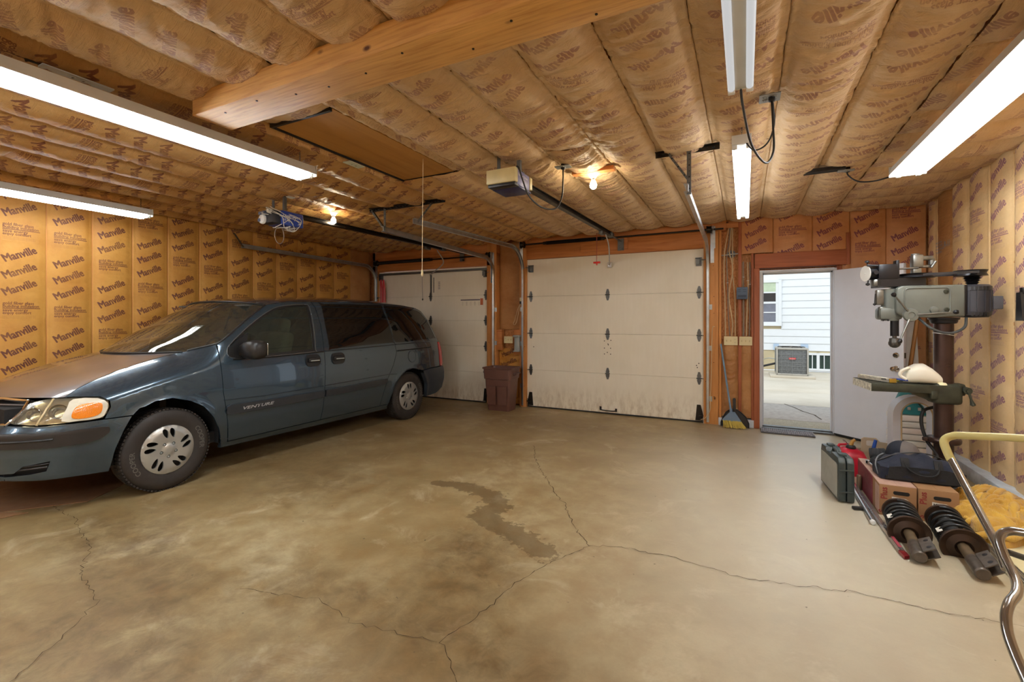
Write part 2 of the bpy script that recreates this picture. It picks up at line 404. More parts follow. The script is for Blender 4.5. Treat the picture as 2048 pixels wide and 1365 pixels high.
# floor with stains
def blob(X, Y, x, y, rx, ry, a=0.0):
    ca, sa = math.cos(a), math.sin(a); dx, dy = X-x, Y-y; return np.exp(-(((dx*ca+dy*sa)/rx)**2+((-dx*sa+dy*ca)/ry)**2))
def seg_d(X, Y, pts, ws):
    best = np.full(X.shape, 9.0)
    for (a, b, wa, wb) in zip(pts[:-1], pts[1:], ws[:-1], ws[1:]):
        dx, dy = b[0]-a[0], b[1]-a[1]; t = np.clip(((X-a[0])*dx+(Y-a[1])*dy)/(dx*dx+dy*dy), 0, 1)
        best = np.minimum(best, np.hypot(X-a[0]-t*dx, Y-a[1]-t*dy)/(wa+(wb-wa)*t))
    return best
xs = np.linspace(XL-.15, XR+.1, 300); ys = np.linspace(YB-.1, YW+.28, 380); FX, FY = np.meshgrid(xs, ys)
stain = sum(w*blob(FX, FY, *b) for w, b in [(.95, (-1.55, 2.5, .30, .30)), (.7, (-1.35, 2.15, .35, .3)), (.75, (-1.0, 1.72, .5, .22)), (.6, (-2.0, 1.75, .55, .22)), (.75, (-3.1, 1.42, .55, .2)),
      (.7, (-3.7, 1.6, .5, .25)), (.6, (-3.3, 2.9, .7, .5)), (.75, (-4.7, 3.5, 1.2, 2.2)), (.8, (-5.2, 6.3, 1.6, .45)), (.55, (-2.6, 1.0, .6, .3)), (.5, (-2.2, 5.9, 1.4, .5)), (.3, (-2.4, 4.4, .6, .6)), (.6, (-1.1, 1.1, .8, .3)), (.4, (-2.4, 1.3, 2.2, .9)), (.3, (-1.0, .8, 2.0, .6)), (.45, (-3.4, .4, 1.2, .5))])
spill = 1-.5*seg_d(FX, FY, [(-2.45, 3.34), (-2.17, 3.39), (-1.85, 3.31), (-1.70, 3.14), (-1.74, 2.95), (-1.62, 2.86), (-1.4, 2.80), (-1.1, 2.64)], [.05, .09, .10, .10, .09, .09, .10, .09])
door_sheen = np.clip(blob(FX, FY, .55, 5.6, .9, 1.5)+blob(FX, FY, .1, 3.9, .8, 1.3)+.45*blob(FX, FY, .2, 2.3, .9, 1.0)+.3*blob(FX, FY, -.6, 5.2, .8, 1.0)+.35*blob(FX, FY, .9, 3.2, .6, 1.0), 0, 1)  # pale blobs put the open door's light and sheen into the floor colour
fz = (fbm(FX*1.3, FY*1.3, 5)-.5)*.006
floor = grid_mesh('floor', FX, FY, fz, FLOOR_M, attr=dict(stain=np.clip(stain, 0, 1), spill=np.clip(spill, 0, 1), door_sheen=door_sheen)); floor['kind'] = 'structure'
def crack(pts, w, seed):
    rnd = random.Random(seed); P = []
    for a, b in zip(pts[:-1], pts[1:]):
        n = max(2, int(math.hypot(b[0]-a[0], b[1]-a[1])/.028))
        for i in range(n):
            t = i/n; P.append((a[0]+(b[0]-a[0])*t+rnd.uniform(-.013, .013), a[1]+(b[1]-a[1])*t+rnd.uniform(-.013, .013)))
    P.append(pts[-1]); vs = []; fs = []
    for i, p in enumerate(P):
        a, b = P[max(0, i-1)], P[min(len(P)-1, i+1)]; dx, dy = b[0]-a[0], b[1]-a[1]; l = math.hypot(dx, dy) or 1; ww = w*rnd.uniform(.35, 1.3)
        vs += [(p[0]-dy/l*ww, p[1]+dx/l*ww, .0042), (p[0]+dy/l*ww, p[1]-dx/l*ww, .0042)]
    m = MB(); m.add(vs, [(2*i, 2*i+1, 2*i+3, 2*i+2) for i in range(len(P)-1)]); m.build('crack', CRACK, floor, sm=0, label='hairline crack in the concrete')
crack([(-2.147, 4.819), (-1.886, 4.283), (-1.632, 3.91), (-1.422, 3.602), (-1.249, 3.395), (-1.051, 3.057), (-.882, 2.833)], .0022, 1)
crack([(-.882, 2.833), (-.993, 2.612), (-1.081, 2.371), (-1.126, 2.212), (-1.135, 2.036), (-1.176, 1.843), (-1.212, 1.693), (-1.111, 1.625), (-.989, 1.5)], .0020, 2)
crack([(-.882, 2.833), (-.705, 2.915), (-.347, 2.924), (-.05, 2.862), (.17, 2.901), (.494, 2.976), (.854, 2.971), (1.163, 3.002), (1.7, 3.05)], .0020, 3)
crack([(-1.212, 1.693), (-1.403, 1.652), (-1.673, 1.613), (-1.945, 1.674), (-2.398, 1.545)], .0014, 4)
crack([(-4.824, 1.595), (-4.3, 1.555), (-3.653, 1.394), (-3.344, 1.231), (-2.938, 1.151), (-2.72, .916), (-2.5, .6)], .0016, 5)

def batt(parent, o, ulen, vlen, ud, vd, nrm, m, bulge, flange=.035, wr=.004, seed=0, flip=False, step=.015, nu=24, voff=None, endpinch=True, name='insulation_batt', pw=.5, kind=None, crease=1.0):
    """one kraft faced batt: grid over width (u) and length (v), bulging along nrm"""
    rnd = random.Random(seed); nv = max(6, int(vlen/step)); a = np.sort(np.r_[np.linspace(0, ulen, nu+1), .003, .007, ulen-.003, ulen-.007]); b = np.linspace(0, vlen, nv+1); A, B = np.meshgrid(a, b)
    t = np.clip((A-flange)/(ulen-2*flange), 0, 1); prof = np.power(np.sin(np.pi*t), pw)
    amp = bulge*(.75+.5*vn(B*1.1+seed*3.1, B*0+seed, seed))
    end = np.clip(np.minimum(B, vlen-B)/.14, 0, 1)**.5 if endpinch else 1.0
    h = amp*prof*(.25+.75*end)
    # puckers run across the strip and curve towards the middle
    Bc = B+.05*np.cos(np.pi*(t-.5))*(1 if seed % 2 else -1)+.05*fbm(A*5, B*2.2, seed+3)
    w = fbm(A*3.4+seed, Bc*16, seed+5, 4); w = 1-np.abs(w*2.05-1)*1.9; w2 = fbm(A*9, Bc*34, seed+9, 3)-.45
    edge = np.exp(-np.minimum(A, ulen-A)/.05)
    w3 = 1-np.abs(fbm(A*4.5+seed, Bc*36, seed+11, 3)*2.2-1)*1.9; h = h+wr*.45*w3*(.5+.5*prof)
    h = h+wr*(w*1.5*(.35+.65*prof)+w2*1.1*(1-.6*prof)+edge*(fbm(B*23, A*0+seed, seed+2, 3)-.45)*2.3*crease)
    h = h-.013*np.exp(-(np.minimum(A, ulen-A)/.0035)**2)+.003*(seed % 3)*((A < flange) | (A > ulen-flange))
    o, ud, vd, nrm = [np.array(x, float) for x in (o, ud, vd, nrm)]
    P = o+A[..., None]*ud+B[..., None]*vd+h[..., None]*nrm
    U = A/.40*(.385/ulen if ulen < .6 else 1); V = (B+(rnd.random()*.8 if voff is None else voff))/.80
    if flip: U = (ulen/.40)-U; U = U-np.floor(U.min()); V = -V
    fl = np.dot(np.cross(ud, vd), nrm) < 0
    return grid_mesh(name, P[..., 0], P[..., 1], P[..., 2], m, parent, U, V, flip=fl, kind=kind)

# ceiling -------------------------------------------------------------------
cl = MB(); cl.box(((XL+XR)/2, (YB+YW)/2+.1, ZC+.25), (XR-XL+.3, YW-YB+.6, .12)); ceiling = cl.build('ceiling', PLY, sm=0); ceiling['kind'] = 'structure'
JX = [.18-.4065*k for k in range(-2, 17)]; JX = sorted([j for j in JX if j > XL+.08]+[XL]); JX = [j for j in JX if j < 1.1]
for j in JX[1:]:
    m = MB(); m.box((j, (YB+YW)/2, ZC+.125), (.04, YW-YB, .19)); m.build('joist', STUD_X, ceiling, sm=0)
UP = (0, 0, -1); s = 100
def cbatt(x0, x1, y0, y1, m, bulge, wr, flip, voff=None, **k):
    global s; s += 7; z = ZC+.004
    if flip: batt(ceiling, (x1, y0, z), x1-x0, y1-y0, (-1, 0, 0), (0, 1, 0), UP, m, bulge, wr=wr, seed=s, voff=voff, **k)
    else: batt(ceiling, (x0, y1, z), x1-x0, y1-y0, (1, 0, 0), (0, -1, 0), UP, m, bulge, wr=wr, seed=s, voff=voff, **k)
for i in range(len(JX)-1):
    x0, x1 = JX[i], JX[i+1]; xm = (x0+x1)/2
    left = xm < -3.1; mt = KRAFT_CEIL_L if left else KRAFT_CEIL; fl = left or xm > -.62
    if xm < -6.2: bu = .045
    elif left: bu = .062
    else: bu = .048
    wr = .006 if left else .0145
    near = (YB, 1.72)
    cbatt(x0, x1, YB, -.3, mt, .05, .004, fl, step=.06, nu=12)
    if xm < -3.1:
        cbatt(x0, x1, -.3, 3.2 if -5.2 < xm < -4.7 else (1.5 if -6.1 < xm < -5.3 else YW-.02), mt, bu, .007, fl)
        if -6.1 < xm < -5.3: cbatt(x0, x1, 1.5, YW-.02, mt, bu, .005, fl)
        if -5.2 < xm < -4.7: cbatt(x0, x1, 3.2, YW-.02, mt, bu, .005, fl)
        continue
    cbatt(x0, x1, -.3, 1.74, mt, .048, .014, fl)
    if -3.1 < xm < -2.68: continue      # hatch bays are made below
    if -2.68 < xm < -2.27: continue
    cuts = {k: [] for k in range(9)}; cy = [1.74]
    if -.25 < xm < .2: cy += [2.85, 3.95, 6.0]
    elif .2 < xm < .6: cy += [5.2]
    elif xm > .6: cy += [4.85]
    elif -.7 < xm < -.2: cy += [4.05, 5.5]
    elif -1.1 < xm < -.62: cy += [3.98, 5.8]
    elif -1.5 < xm < -1.04: cy += [3.45]
    elif -2.3 < xm < -1.4: cy += [3.55]
    elif -5.2 < xm < -4.7: cy += [3.2]
    cy += [YW-.02]
    for a, b in zip(cy[:-1], cy[1:]): cbatt(x0, x1, a, b, mt, bu, wr*(.7 if a > 3.9 and not left else 1), fl, step=.012)
# hatch: narrow strips around a recessed plywood panel, batts beyond it
xh0, xh1 = -2.95, -2.37; jl, jr = -3.072, -2.259
cbatt(jl, xh0-.015, 1.74, 3.52, KRAFT_CEIL_L, .03, .012, False, nu=10); cbatt(xh0, xh1, 1.74, 2.12, KRAFT_CEIL, .03, .012, False)
cbatt(xh1, jr, 1.74, 3.52, KRAFT_CEIL, .02, .006, True, nu=8, name='insulation_batt')
cbatt(jl, -2.665, 3.53, YW-.02, KRAFT_CEIL_L, .06, .005, True); cbatt(-2.665, jr, 3.53, YW-.02, KRAFT_CEIL, .06, .006, False)
m = MB(); m.box(((xh0+xh1)/2, 2.83, ZC-.002), (xh1-xh0, 1.40, .008)); m.build('hatch_panel', PLY, ceiling, label='recessed plywood attic hatch panel')
m = MB(); m.box((xh0-.006, 2.83, ZC-.006), (.010, 1.42, .03)); m.box((xh0/2+xh1/2, 2.125, ZC-.010), (xh1-xh0, .020, .03)); m.box((xh0/2+xh1/2, 3.532, ZC-.008), (xh1-xh0, .008, .014)); m.build('hatch_frame', BLACKM, ceiling, label='dark strip around the attic hatch')
# right side: short batts across, along X
x0 = JX[-1]; yy = YB; n = 0
while yy < YW-.1:
    y1 = min(yy+.4065, YW-.02); s += 5
    batt(ceiling, (x0, yy, ZC+.004), XR-x0, y1-yy, (1, 0, 0), (0, 1, 0), UP, None, .0, seed=s) if False else None
    # length runs along X, width along Y
    batt(ceiling, (x0, y1, ZC+.004), y1-yy, XR-x0, (0, -1, 0), (1, 0, 0), UP, KRAFT_CEIL, .045, wr=.006, seed=s, voff=.1+.2*(n % 2), endpinch=True, crease=.6)
    yy = y1; n += 1
# dark tears and small gaps in the facing
tear = simple('tear_shadow', (30, 20, 10), .9)
# beam laid flat under the joists
bm_ = MB(); bm_.box(((-2.94+XR)/2, 1.72, 2.715), (XR+2.94, .235, .13), bev=.006); tag(bm_.build('ceiling_beam', BEAM_W), 'long pine beam fixed flat under the ceiling joists, knotty', 'beam')
bmo = bpy.data.objects['ceiling_beam']
for k in range(14):
    x = -2.7+k*.27+random.uniform(-.05, .05); y = 1.72+random.uniform(-.08, .08); m = MB(); m.lathe([(0, -.001), (.006, -.001), (.006, -.004), (0, -.004)], (x, y, 2.651), n=8); m.build('nail_head', DARKM, bmo)

# left wall ---------------------------------------------------------------------
w = MB(); w.box((XL-.14, (YB+YW)/2, 1.4), (.1, YW-YB+.4, 2.9)); wall_left = w.build('wall_left', OSB, sm=0); wall_left['kind'] = 'structure'
LY = [2.17+.3865*k for k in range(-15, 12)]+[YW-.03]; LY = [y for y in LY if y > YB]
for i in range(len(LY)-1):
    y0, y1 = LY[i], LY[i+1]; near = y1 > 1.2
    batt(wall_left, (XL, y0, .03), y1-y0, 2.76, (0, 1, 0), (0, 0, 1), (1, 0, 0), KRAFT_WALL if y1 < 6.8 else KRAFT_BLANK, .022, wr=.0028 if near else .002, seed=i*3+1, step=.02 if near else .1, nu=20 if near else 6, pw=.35,
         voff=(.0, .03, .28, .52, .15, .22, .6, .4, .05, .75, .35, .1, .5)[i % 13], endpinch=False, crease=.5)
    m = MB(); m.box((XL-.046, y0, 1.4), (.09, .04, 2.8)); m.build('stud', STUD, wall_left, sm=0)

# right wall, low concrete curb below the batts
w = MB(); w.box((XR+.14, (YB+YW)/2, 1.4), (.1, YW-YB+.4, 2.9)); wall_right = w.build('wall_right', OSB, sm=0); wall_right['kind'] = 'structure'
RY = sorted([6.666-.4065*k for k in range(0, 25) if 6.666-.4065*k > YB]+[YW-.03])
for i in range(len(RY)-1):
    y0, y1 = RY[i], RY[i+1]; near = y1 > 2.5; j = len(RY)-2-i
    batt(wall_right, (XR, y1, .105), y1-y0, 2.69, (0, -1, 0), (0, 0, 1), (-1, 0, 0), KRAFT_BLANK if j == 1 else KRAFT_RIGHT, .026, wr=.004 if near else .002, seed=i*5+2, step=.02 if near else .1, nu=20 if near else 6, pw=.4,
         voff=(.5, .1, .12, .05, .3, .0, .45)[j % 7], endpinch=False)
    m = MB(); m.box((XR+.046, y0, 1.4), (.09, .04, 2.8)); m.build('stud', STUD, wall_right, sm=0)
CURB = simple('whitewashed_concrete', (206, 212, 218), .8, var=.2, vs=9, bump=.3, bs=40)
m = MB(); m.box((XR-.02, (YB+YW)/2, .058), (.17, YW-YB, .116), bev=.008); m.build('curb', CURB, wall_right, label='whitewashed concrete curb')
BLUEP = simple('blue_print', (120, 148, 172), .6)
for z_ in (2.20, 1.28, .42):
    text_obj('lettering', 'R-11', BLUEP, wall_right, (XR-.036, 6.37, z_), (0, -1, 0), (0, 0, 1), .085, bold=.01)
    for k_, w_ in enumerate(('INSULATION', 'KRAFT FACED', 'STAPLE FLANGES', 'THIS SIDE IN')): text_obj('lettering', w_, BLUEP, wall_right, (XR-.036, 6.60, z_+.06-k_*.035), (0, -1, 0), (0, 0, 1), .030)
for x_, z_ in ((-.25, .62), (-.05, .56), (.01, .40)):
    for k_, w_ in enumerate(('KRAFT FACED', 'INSULATION', 'R-11')): pass
# sill on the left
m = MB(); m.box((XL-.0, (YB+YW)/2, .05), (.10, YW-YB, .10)); m.build('curb', CURB, wall_left)
# back wall (behind the camera)
w = MB(); w.box(((XL+XR)/2, YB-.12, 1.4), (XR-XL+.5, .1, 2.9)); wall_back = w.build('wall_back', OSB, sm=0); wall_back['kind'] = 'structure'
x = XL; k = 0
while x < XR-.1:
    x1 = min(x+.4065, XR); batt(wall_back, (x1, YB, .05), x1-x, 2.74, (-1, 0, 0), (0, 0, 1), (0, 1, 0), KRAFT_RIGHT, .025, wr=.003, seed=300+k, step=.06, nu=8, pw=.4, endpinch=False); x = x1; k += 1

# front wall: framing boards, OSB, batts ------------------------------------------
wall_front = thing('wall_front', None, None, (0, YW, 0)); wall_front['kind'] = 'structure'
def wf(name, a, b, m, bev=.003, label=None):
    q = MB(); q.box([(a[i]+b[i])/2 for i in range(3)], [abs(b[i]-a[i]) for i in range(3)], bev=bev); return q.build(name, m, wall_front, world_=True, label=label)
y0, y1 = YW, YW+.14
# outer sheathing pieces (behind everything)
for a, b in (((-6.9, -6.46), (0, 2.8)), ((-6.9, 2.1), (2.79, 3.1)), ((-6.9, .16), (2.42, 2.8)), ((-4.0, -3.2), (0, 2.8)), ((-.52, .16), (0, 2.8)), ((.16, 1.02), (2.11, 2.8)), ((1.02, 2.1), (0, 2.8))):
    wf('sheathing', (a[0], y1, b[0]), (a[1], y1+.02, b[1]), OSB, 0)
wf('jack_stud', (-6.52, y0-.0, 0), (-6.45, y1, 2.8), STUD)
# left door header: two boards
wf('header', (-6.52, y0-.02, 2.385), (-3.80, y1, 2.595), STUD_X); wf('header', (-6.52, y0-.012, 2.60), (-3.80, y1, 2.80), STUD_X)
wf('jack_stud', (-3.99, y0-.02, 0), (-3.90, y1, 2.8), STUD); wf('jack_stud', (-3.898, y0-.026, 0), (-3.80, y1, 2.8), STUD)
wf('jack_stud', (-3.36, y0-.02, 0), (-3.235, y1, 2.8), STUD)
wf('block', (-3.80, y0-.01, .93), (-3.70, y0+.08, 1.28), STUD_X); wf('block', (-3.47, y0-.01, .86), (-3.36, y0+.08, 1.28), STUD_X)
batt(wall_front, (-3.80, .09, .03), .44, .93, (1, 0, 0), (0, 0, 1), (0, -1, 0), KRAFT_WALL, .03, wr=.012, seed=41, pw=.4, voff=.25)
batt(wall_front, (-3.80, .10, 1.28), .44, 1.5, (1, 0, 0), (0, 0, 1), (0, -1, 0), KRAFT_BLANK, .01, wr=.004, seed=42, pw=.4)
# big door header
wf('header', (-3.235, y0-.02, 2.445), (-.42, y1, 2.70), STUD_X); wf('header', (-3.235, y0-.008, 2.705), (-.42, y1, 2.80), STUD_X)
wf('block', (-2.30, y0-.04, 2.50), (-1.56, y0-.018, 2.72), STUD_X, label='board behind the opener bracket')
wf('jack_stud', (-.515, y0-.022, 0), (-.325, y1, 2.66), STUD); wf('header', (-.42, y0-.016, 2.665), (-.23, y1, 2.80), STUD_X)
wf('jack_stud', (-.322, y0+.0, 0), (-.29, y1, 2.8), STUD)
# OSB bays with cables
wf('strand_board', (-.30, y0+.10, 1.0), (.08, y0+.115, 2.8), OSB, 0)
wf('top_plate', (-.30, y0, 2.70), (.08, y1, 2.80), STUD_X)
wf('stud', (-.082, y0-.004, .1), (-.042, y1-.02, 2.8), CASING)
wf('stud', (.075, y0-.012, .1), (.105, y1, 2.35), CASING)
m = KRAFT_BLANK
batt(wall_front, (-.29, .02, .12), .21, 1.02, (1, 0, 0), (0, 0, 1), (0, -1, 0), KRAFT_BLANK, .035, wr=.012, seed=51, pw=.5, flange=.015, nu=14)
batt(wall_front, (-.06, .02, .12), .16, 1.02, (1, 0, 0), (0, 0, 1), (0, -1, 0), KRAFT_BLANK, .02, wr=.006, seed=52, pw=.5, flange=.015, nu=12)
wf('curb', (-.52, y0-.02, -.02), (.13, y1, .10), CURB, .006)
# person door header and casing
wf('door_header', (.115, y0-.045, 2.125), (1.115, y1, 2.315), CASING_X, label='cedar board over the open door')
wf('casing', (.105, y0-.035, .0), (.172, y1, 2.125), CASING); wf('casing', (1.115, y0-.03, 2.125), (1.155, y1, 2.52), CASING)
wf('casing', (1.02, y0-.0, 0), (1.075, y1, 2.125), CASING)
# batts above and right of the door
for (xa, xb, za, zb, vo) in ((-.045, .33, 2.33, 2.80, .02), (.33, .765, 2.32, 2.80, .45), (.765, 1.155, 2.32, 2.80, .05), (1.155, 1.51, .10, 2.80, .1), (1.51, 1.885, .10, 2.80, .52)):
    batt(wall_front, (xa, .0, za), xb-xa, zb-za, (1, 0, 0), (0, 0, 1), (0, -1, 0), KRAFT_FRONT, .018, wr=.003, seed=int(xa*100)+700, pw=.35, voff=vo-.0, endpinch=False)
batt(wall_front, (1.075, .0, .1), .09, 2.03, (1, 0, 0), (0, 0, 1), (0, -1, 0), KRAFT_FRONT, .01, wr=.003, seed=77, flange=.01, nu=8, endpinch=False)
batt(wall_front, (-6.65, .10, .1), .15, 2.7, (1, 0, 0), (0, 0, 1), (0, -1, 0), KRAFT_BLANK, .01, wr=.003, seed=78, flange=.01, nu=8, endpinch=False)
wf('curb', (1.075, y0-.02, -.02), (1.95, y1, .10), CURB, .006)
# nails / knots as small heads on the posts
for k in range(26):
    x = random.choice([-3.85, -3.945, -.47, -.38, -3.3, -3.28]); z = random.uniform(.2, 2.5); q = MB(); q.lathe([(0, 0), (.005, 0), (.005, .002), (0, .003)], (x+random.uniform(-.02, .02), y0-.027, z), (0, -1, 0), n=8); q.build('nail_head', DARKM, wall_front, world_=True)

# garage doors ----------------------------------------------------------------
def hinge(par, x, z, y, m=GALV_D, roller=0):
    g = MB()
    g.prism([(-.022, .012), (.022, .012), (.030, .03), (.012, .088), (-.012, .088), (-.030, .03)], .003, (x, y, z), (1, 0, 0), (0, 0, 1), (0, -1, 0))
    g.prism([(-.022, -.012), (.022, -.012), (.030, -.03), (.012, -.088), (-.012, -.088), (-.030, -.03)], .003, (x, y, z), (1, 0, 0), (0, 0, 1), (0, -1, 0))
    g.cyl((x-.035, y-.012, z), (x+.035, y-.012, z), .010, 10); g.box((x, y-.008, z), (.05, .014, .03))
    g.box((x, y-.010, z+.035), (.018, .02, .035)); g.box((x, y-.010, z-.035), (.018, .02, .035))
    for dz in (.06, -.06, .075, -.075): g.cyl((x, y-.003, z+dz), (x, y-.009, z+dz), .005, 8)
    if roller: g.cyl((x, y-.018, z), (x+roller*.09, y-.018, z), .005, 8); g.cyl((x+roller*.075, y-.018, z), (x+roller*.10, y-.018, z), .020, 14)
    return g.build('hinge', m, par, world_=True)
def garage_door(name, x0, x1, seams, cols, yd):
    t = thing(name, None, None, ((x0+x1)/2, yd, 0)); t['kind'] = 'structure'
    for a, b in zip(seams[:-1], seams[1:]):
        q = MB(); q.prism([(0, a+.003), (.045, a+.003), (.045, b-.003), (.030, b-.003), (.022, b+.004), (.012, b+.004), (.004, b-.003), (0, b-.003)] if b < seams[-1] else [(0, a+.003), (.045, a+.003), (.045, b), (0, b)],
              x1-x0, (x0, yd, 0), (0, 1, 0), (0, 0, 1), (1, 0, 0)); q.build('door_panel', GDOOR, t, world_=True, sm=20)
        q = MB(); q.box(((x0+x1)/2, yd+.025, a+.003), (x1-x0, .03, .004)); q.build('joint_gasket', BLACKP, t, world_=True, sm=0)
    for z in seams[1:-1]:
        for x, r in cols: hinge(t, x, z, yd, GALV_D, r)
    q = MB(); q.tube([(x0, yd+.02, .008), (x1, yd+.02, .008)], .012, 8); q.build('bottom_seal', RUBBER, t, world_=True)
    return t
d1 = garage_door('door_1', -6.46, -3.96, [.02, .53, .985, 1.435, 1.88, 2.375], [(-6.39, -1), (-5.21, 0), (-4.03, 1)], YW+.02)
d2 = garage_door('door_2', -3.24, -.50, [.02, .62, 1.225, 1.83, 2.44], [(-3.17, -1), (-1.88, 0), (-.575, 1)], YW+.02)
yd = YW+.02
# top roller brackets, bottom brackets, strut, lift handle
def top_bracket(par, x, z, r):
    g = MB(); g.box((x, yd-.004, z), (.075, .006, .12)); g.box((x, yd-.03, z+.05), (.085, .055, .006)); g.box((x+r*.03, yd-.03, z), (.005, .055, .11)); g.box((x-r*.01, yd-.03, z-.0), (.05, .04, .07)); g.cyl((x, yd-.04, z+.02), (x+r*.09, yd-.04, z+.02), .006, 8); g.build('roller_bracket', GALV_D, par, world_=True)
for par, x, z, r in ((d1, -6.39, 2.27, -1), (d1, -4.04, 2.25, 1), (d2, -3.16, 2.29, -1), (d2, -.58, 2.26, 1)): top_bracket(par, x, z, r)
for par, x, r in ((d2, -3.175, -1), (d2, -.575, 1), (d1, -4.03, 1)):
    g = MB(); g.prism([(-.05, 0), (.05, 0), (.05, .09), (.02, .22), (-.03, .22)] if r > 0 else [(.05, 0), (-.05, 0), (-.05, .09), (-.02, .22), (.03, .22)], .004, (x, yd-.004, .03), (1, 0, 0), (0, 0, 1), (0, -1, 0)); g.box((x+r*.03, yd-.025, .09), (.006, .045, .12)); g.box((x, yd-.03, .05), (.07, .05, .006)); g.cyl((x, yd-.03, .10), (x+r*.07, yd-.03, .10), .008, 8)
    g.build('bottom_bracket', DARKM, par, world_=True)
g = MB(); g.span((-6.44, yd-.035, 2.315), (-3.98, yd-.002, 2.35)); g.span((-6.44, yd-.06, 2.312), (-3.98, yd-.03, 2.318)); g.build('stiffener_strut', GALV_D, d1, world_=True)
g = MB(); g.tube(spline([(-1.99, yd, .075), (-1.98, yd-.045, .068), (-1.88, yd-.055, .060), (-1.77, yd-.045, .060), (-1.75, yd, .066)], 6), .009, 8); g.box((-1.99, yd-.003, .085), (.03, .006, .05)); g.box((-1.75, yd-.003, .068), (.03, .006, .05)); g.build('lift_handle', DARKM, d2, world_=True)
# left door: centre post, opener bracket, arrow sticker, scale sticker
g = MB(); g.box((-5.20, yd-.006, 2.08), (.030, .010, .40)); g.box((-5.14, yd-.004, 2.09), (.012, .006, .28)); g.build('centre_stile', GALV_D, d1, world_=True)
ST = simple('printed_sticker', (222, 214, 196), .5); STO = simple('orange_sticker', (190, 100, 60), .5); INK = simple('grey_ink', (110, 104, 112), .6)
g = MB(); g.box((-4.35, yd-.0012, 1.80), (.40, .002, .022)); g.build('sticker_bar', INK, d1, world_=True)
g = MB(); g.box((-4.115, yd-.0014, 1.765), (.055, .002, .115)); g.build('sticker_square', STO, d1, world_=True)
for k in range(5):
    g = MB(); g.box((-4.51+k*.085, yd-.0012, 1.735), (.028, .002, .07)); g.build('sticker_mark', ST, d1, world_=True)
g = MB()
for k in range(5): g.box((-5.02, yd-.0012, 2.02+k*.03), (.045, .002, .010))
g.build('sticker_mark', INK, d1, world_=True)
# bolt holes and dirt specks around missing hinge on the big door
g = MB()
for x, z in ((-1.93, 1.12), (-1.83, 1.13), (-1.875, 1.075), (-1.87, 1.06), (-1.93, 1.01), (-1.835, 1.01), (-1.93, .92), (-1.885, .945), (-1.835, .92), (-.61, .80), (-.58, .83), (-.60, .77), (-.585, .70), (-3.12, 1.0)):
    g.lathe([(0, .0015), (.008, .0015), (.008, 0)], (x, yd, z), (0, -1, 0), n=8)
g.build('bolt_hole', CRACK, d2, world_=True, kind='stuff')

# person door --------------------------------------------------------------------
DW = simple('door_white', (230, 234, 244), .38, var=.02); DFR = simple('frame_white', (205, 205, 208), .45, var=.04)
tf = thing('trim_1', None, None, (.58, YW, 0)); tf['kind'] = 'structure'
for nm, a, b in (('jamb', (.172, YW-.02, 0), (.205, YW+.17, 2.09)), ('jamb', (.985, YW-.02, 0), (1.02, YW+.17, 2.09)), ('head_jamb', (.205, YW-.017, 2.06), (.985, YW+.167, 2.092))):
    q = MB(); q.span(a, b, bev=.002); q.build(nm, DFR, tf, world_=True)
q = MB(); q.span((.205, YW+.06, 0), (.222, YW+.12, 2.06)); q.span((.968, YW+.06, 0), (.985, YW+.12, 2.06)); q.span((.205, YW+.06, 2.045), (.985, YW+.12, 2.06)); q.build('door_stop', DFR, tf, world_=True)
q = MB(); q.span((.19, YW-.03, .0), (1.0, YW+.20, .022)); q.span((.19, YW+.05, .022), (1.0, YW+.10, .034)); q.build('threshold', GALV_D, tf, world_=True)
dl = thing('door_3', None, None, (.99, YW-.03, 0), math.atan2(6.42-6.94, 1.53-.99)); dl['kind'] = 'structure'; L_ = .765
q = MB(); q.box((L_/2, .022, 1.045), (L_, .044, 2.03), bev=.002); q.build('door_leaf', DW, dl)
q = MB(); q.box((L_/2, .022, .025), (L_, .05, .018)); q.box((L_/2, .022, .012), (L_-.01, .012, .02)); q.build('door_sweep', BLACKP, dl)
for z in (1.05, .90):
    q = MB(); q.lathe([(.032, 0), (.032, .006), (.014, .010), (.012, .030), (.026, .040), (.030, .052), (.024, .066), (0, .070)] if z < 1 else [(.031, 0), (.031, .012), (.024, .020), (.010, .022), (0, .022)], (L_-.07, -.002, z), (0, -1, 0), n=20); q.build('door_knob', CHROME, dl, label='round lever-less knob' if z < 1 else 'deadbolt rosette')
    q = MB(); q.lathe([(.032, 0), (.032, .006), (.014, .010), (.012, .030), (.026, .040), (.030, .052), (.024, .066), (0, .070)], (L_-.07, .046, z), (0, 1, 0), n=20); q.build('door_knob', CHROME, dl)
    q = MB(); q.box((L_+.001, .022, z), (.003, .026, .06)); q.build('latch_plate', GALV_D, dl)

# outside ------------------------------------------------------------------------
APR = NT('apron_concrete'); _g = APR.pos(obj=False); _n = APR.noise(_g, .8, 6, .6); APR.set(col=APR.mix(APR.math('MULTIPLY', APR.noise(_g, 60, 3), .25), APR.ramp(_n, [(.3, srgb(196, 186, 166)), (.7, srgb(220, 212, 196))]), srgb(140, 130, 112)), rough=.85); APR = APR.m
GRV = simple('exposed_aggregate', (150, 140, 118), .9, var=.35, vs=70, bump=.4, bs=90, obj=False)
ASPH = simple('weathered_slab', (168, 160, 150), .9, var=.15, vs=14, obj=False)
def slab(a, b, m, z=-.02, name='paving_slab'):
    q = MB(); q.box(((a[0]+b[0])/2, (a[1]+b[1])/2, z-.06), (b[0]-a[0], b[1]-a[1], .12), bev=.006); return q.build(name, m, drive, world_=True)
drive = thing('floor_outside', None, None, (0, 10, 0)); drive['kind'] = 'structure'
slab((-8, 7.16), (6, 7.85), GRV); slab((-8, 7.87), (6, 9.3), ASPH); slab((-8, 9.32), (6, 11.0), APR); slab((-8, 11.02), (6, 13.0), APR); slab((-8, 13.02), (6, 15.6), APR)
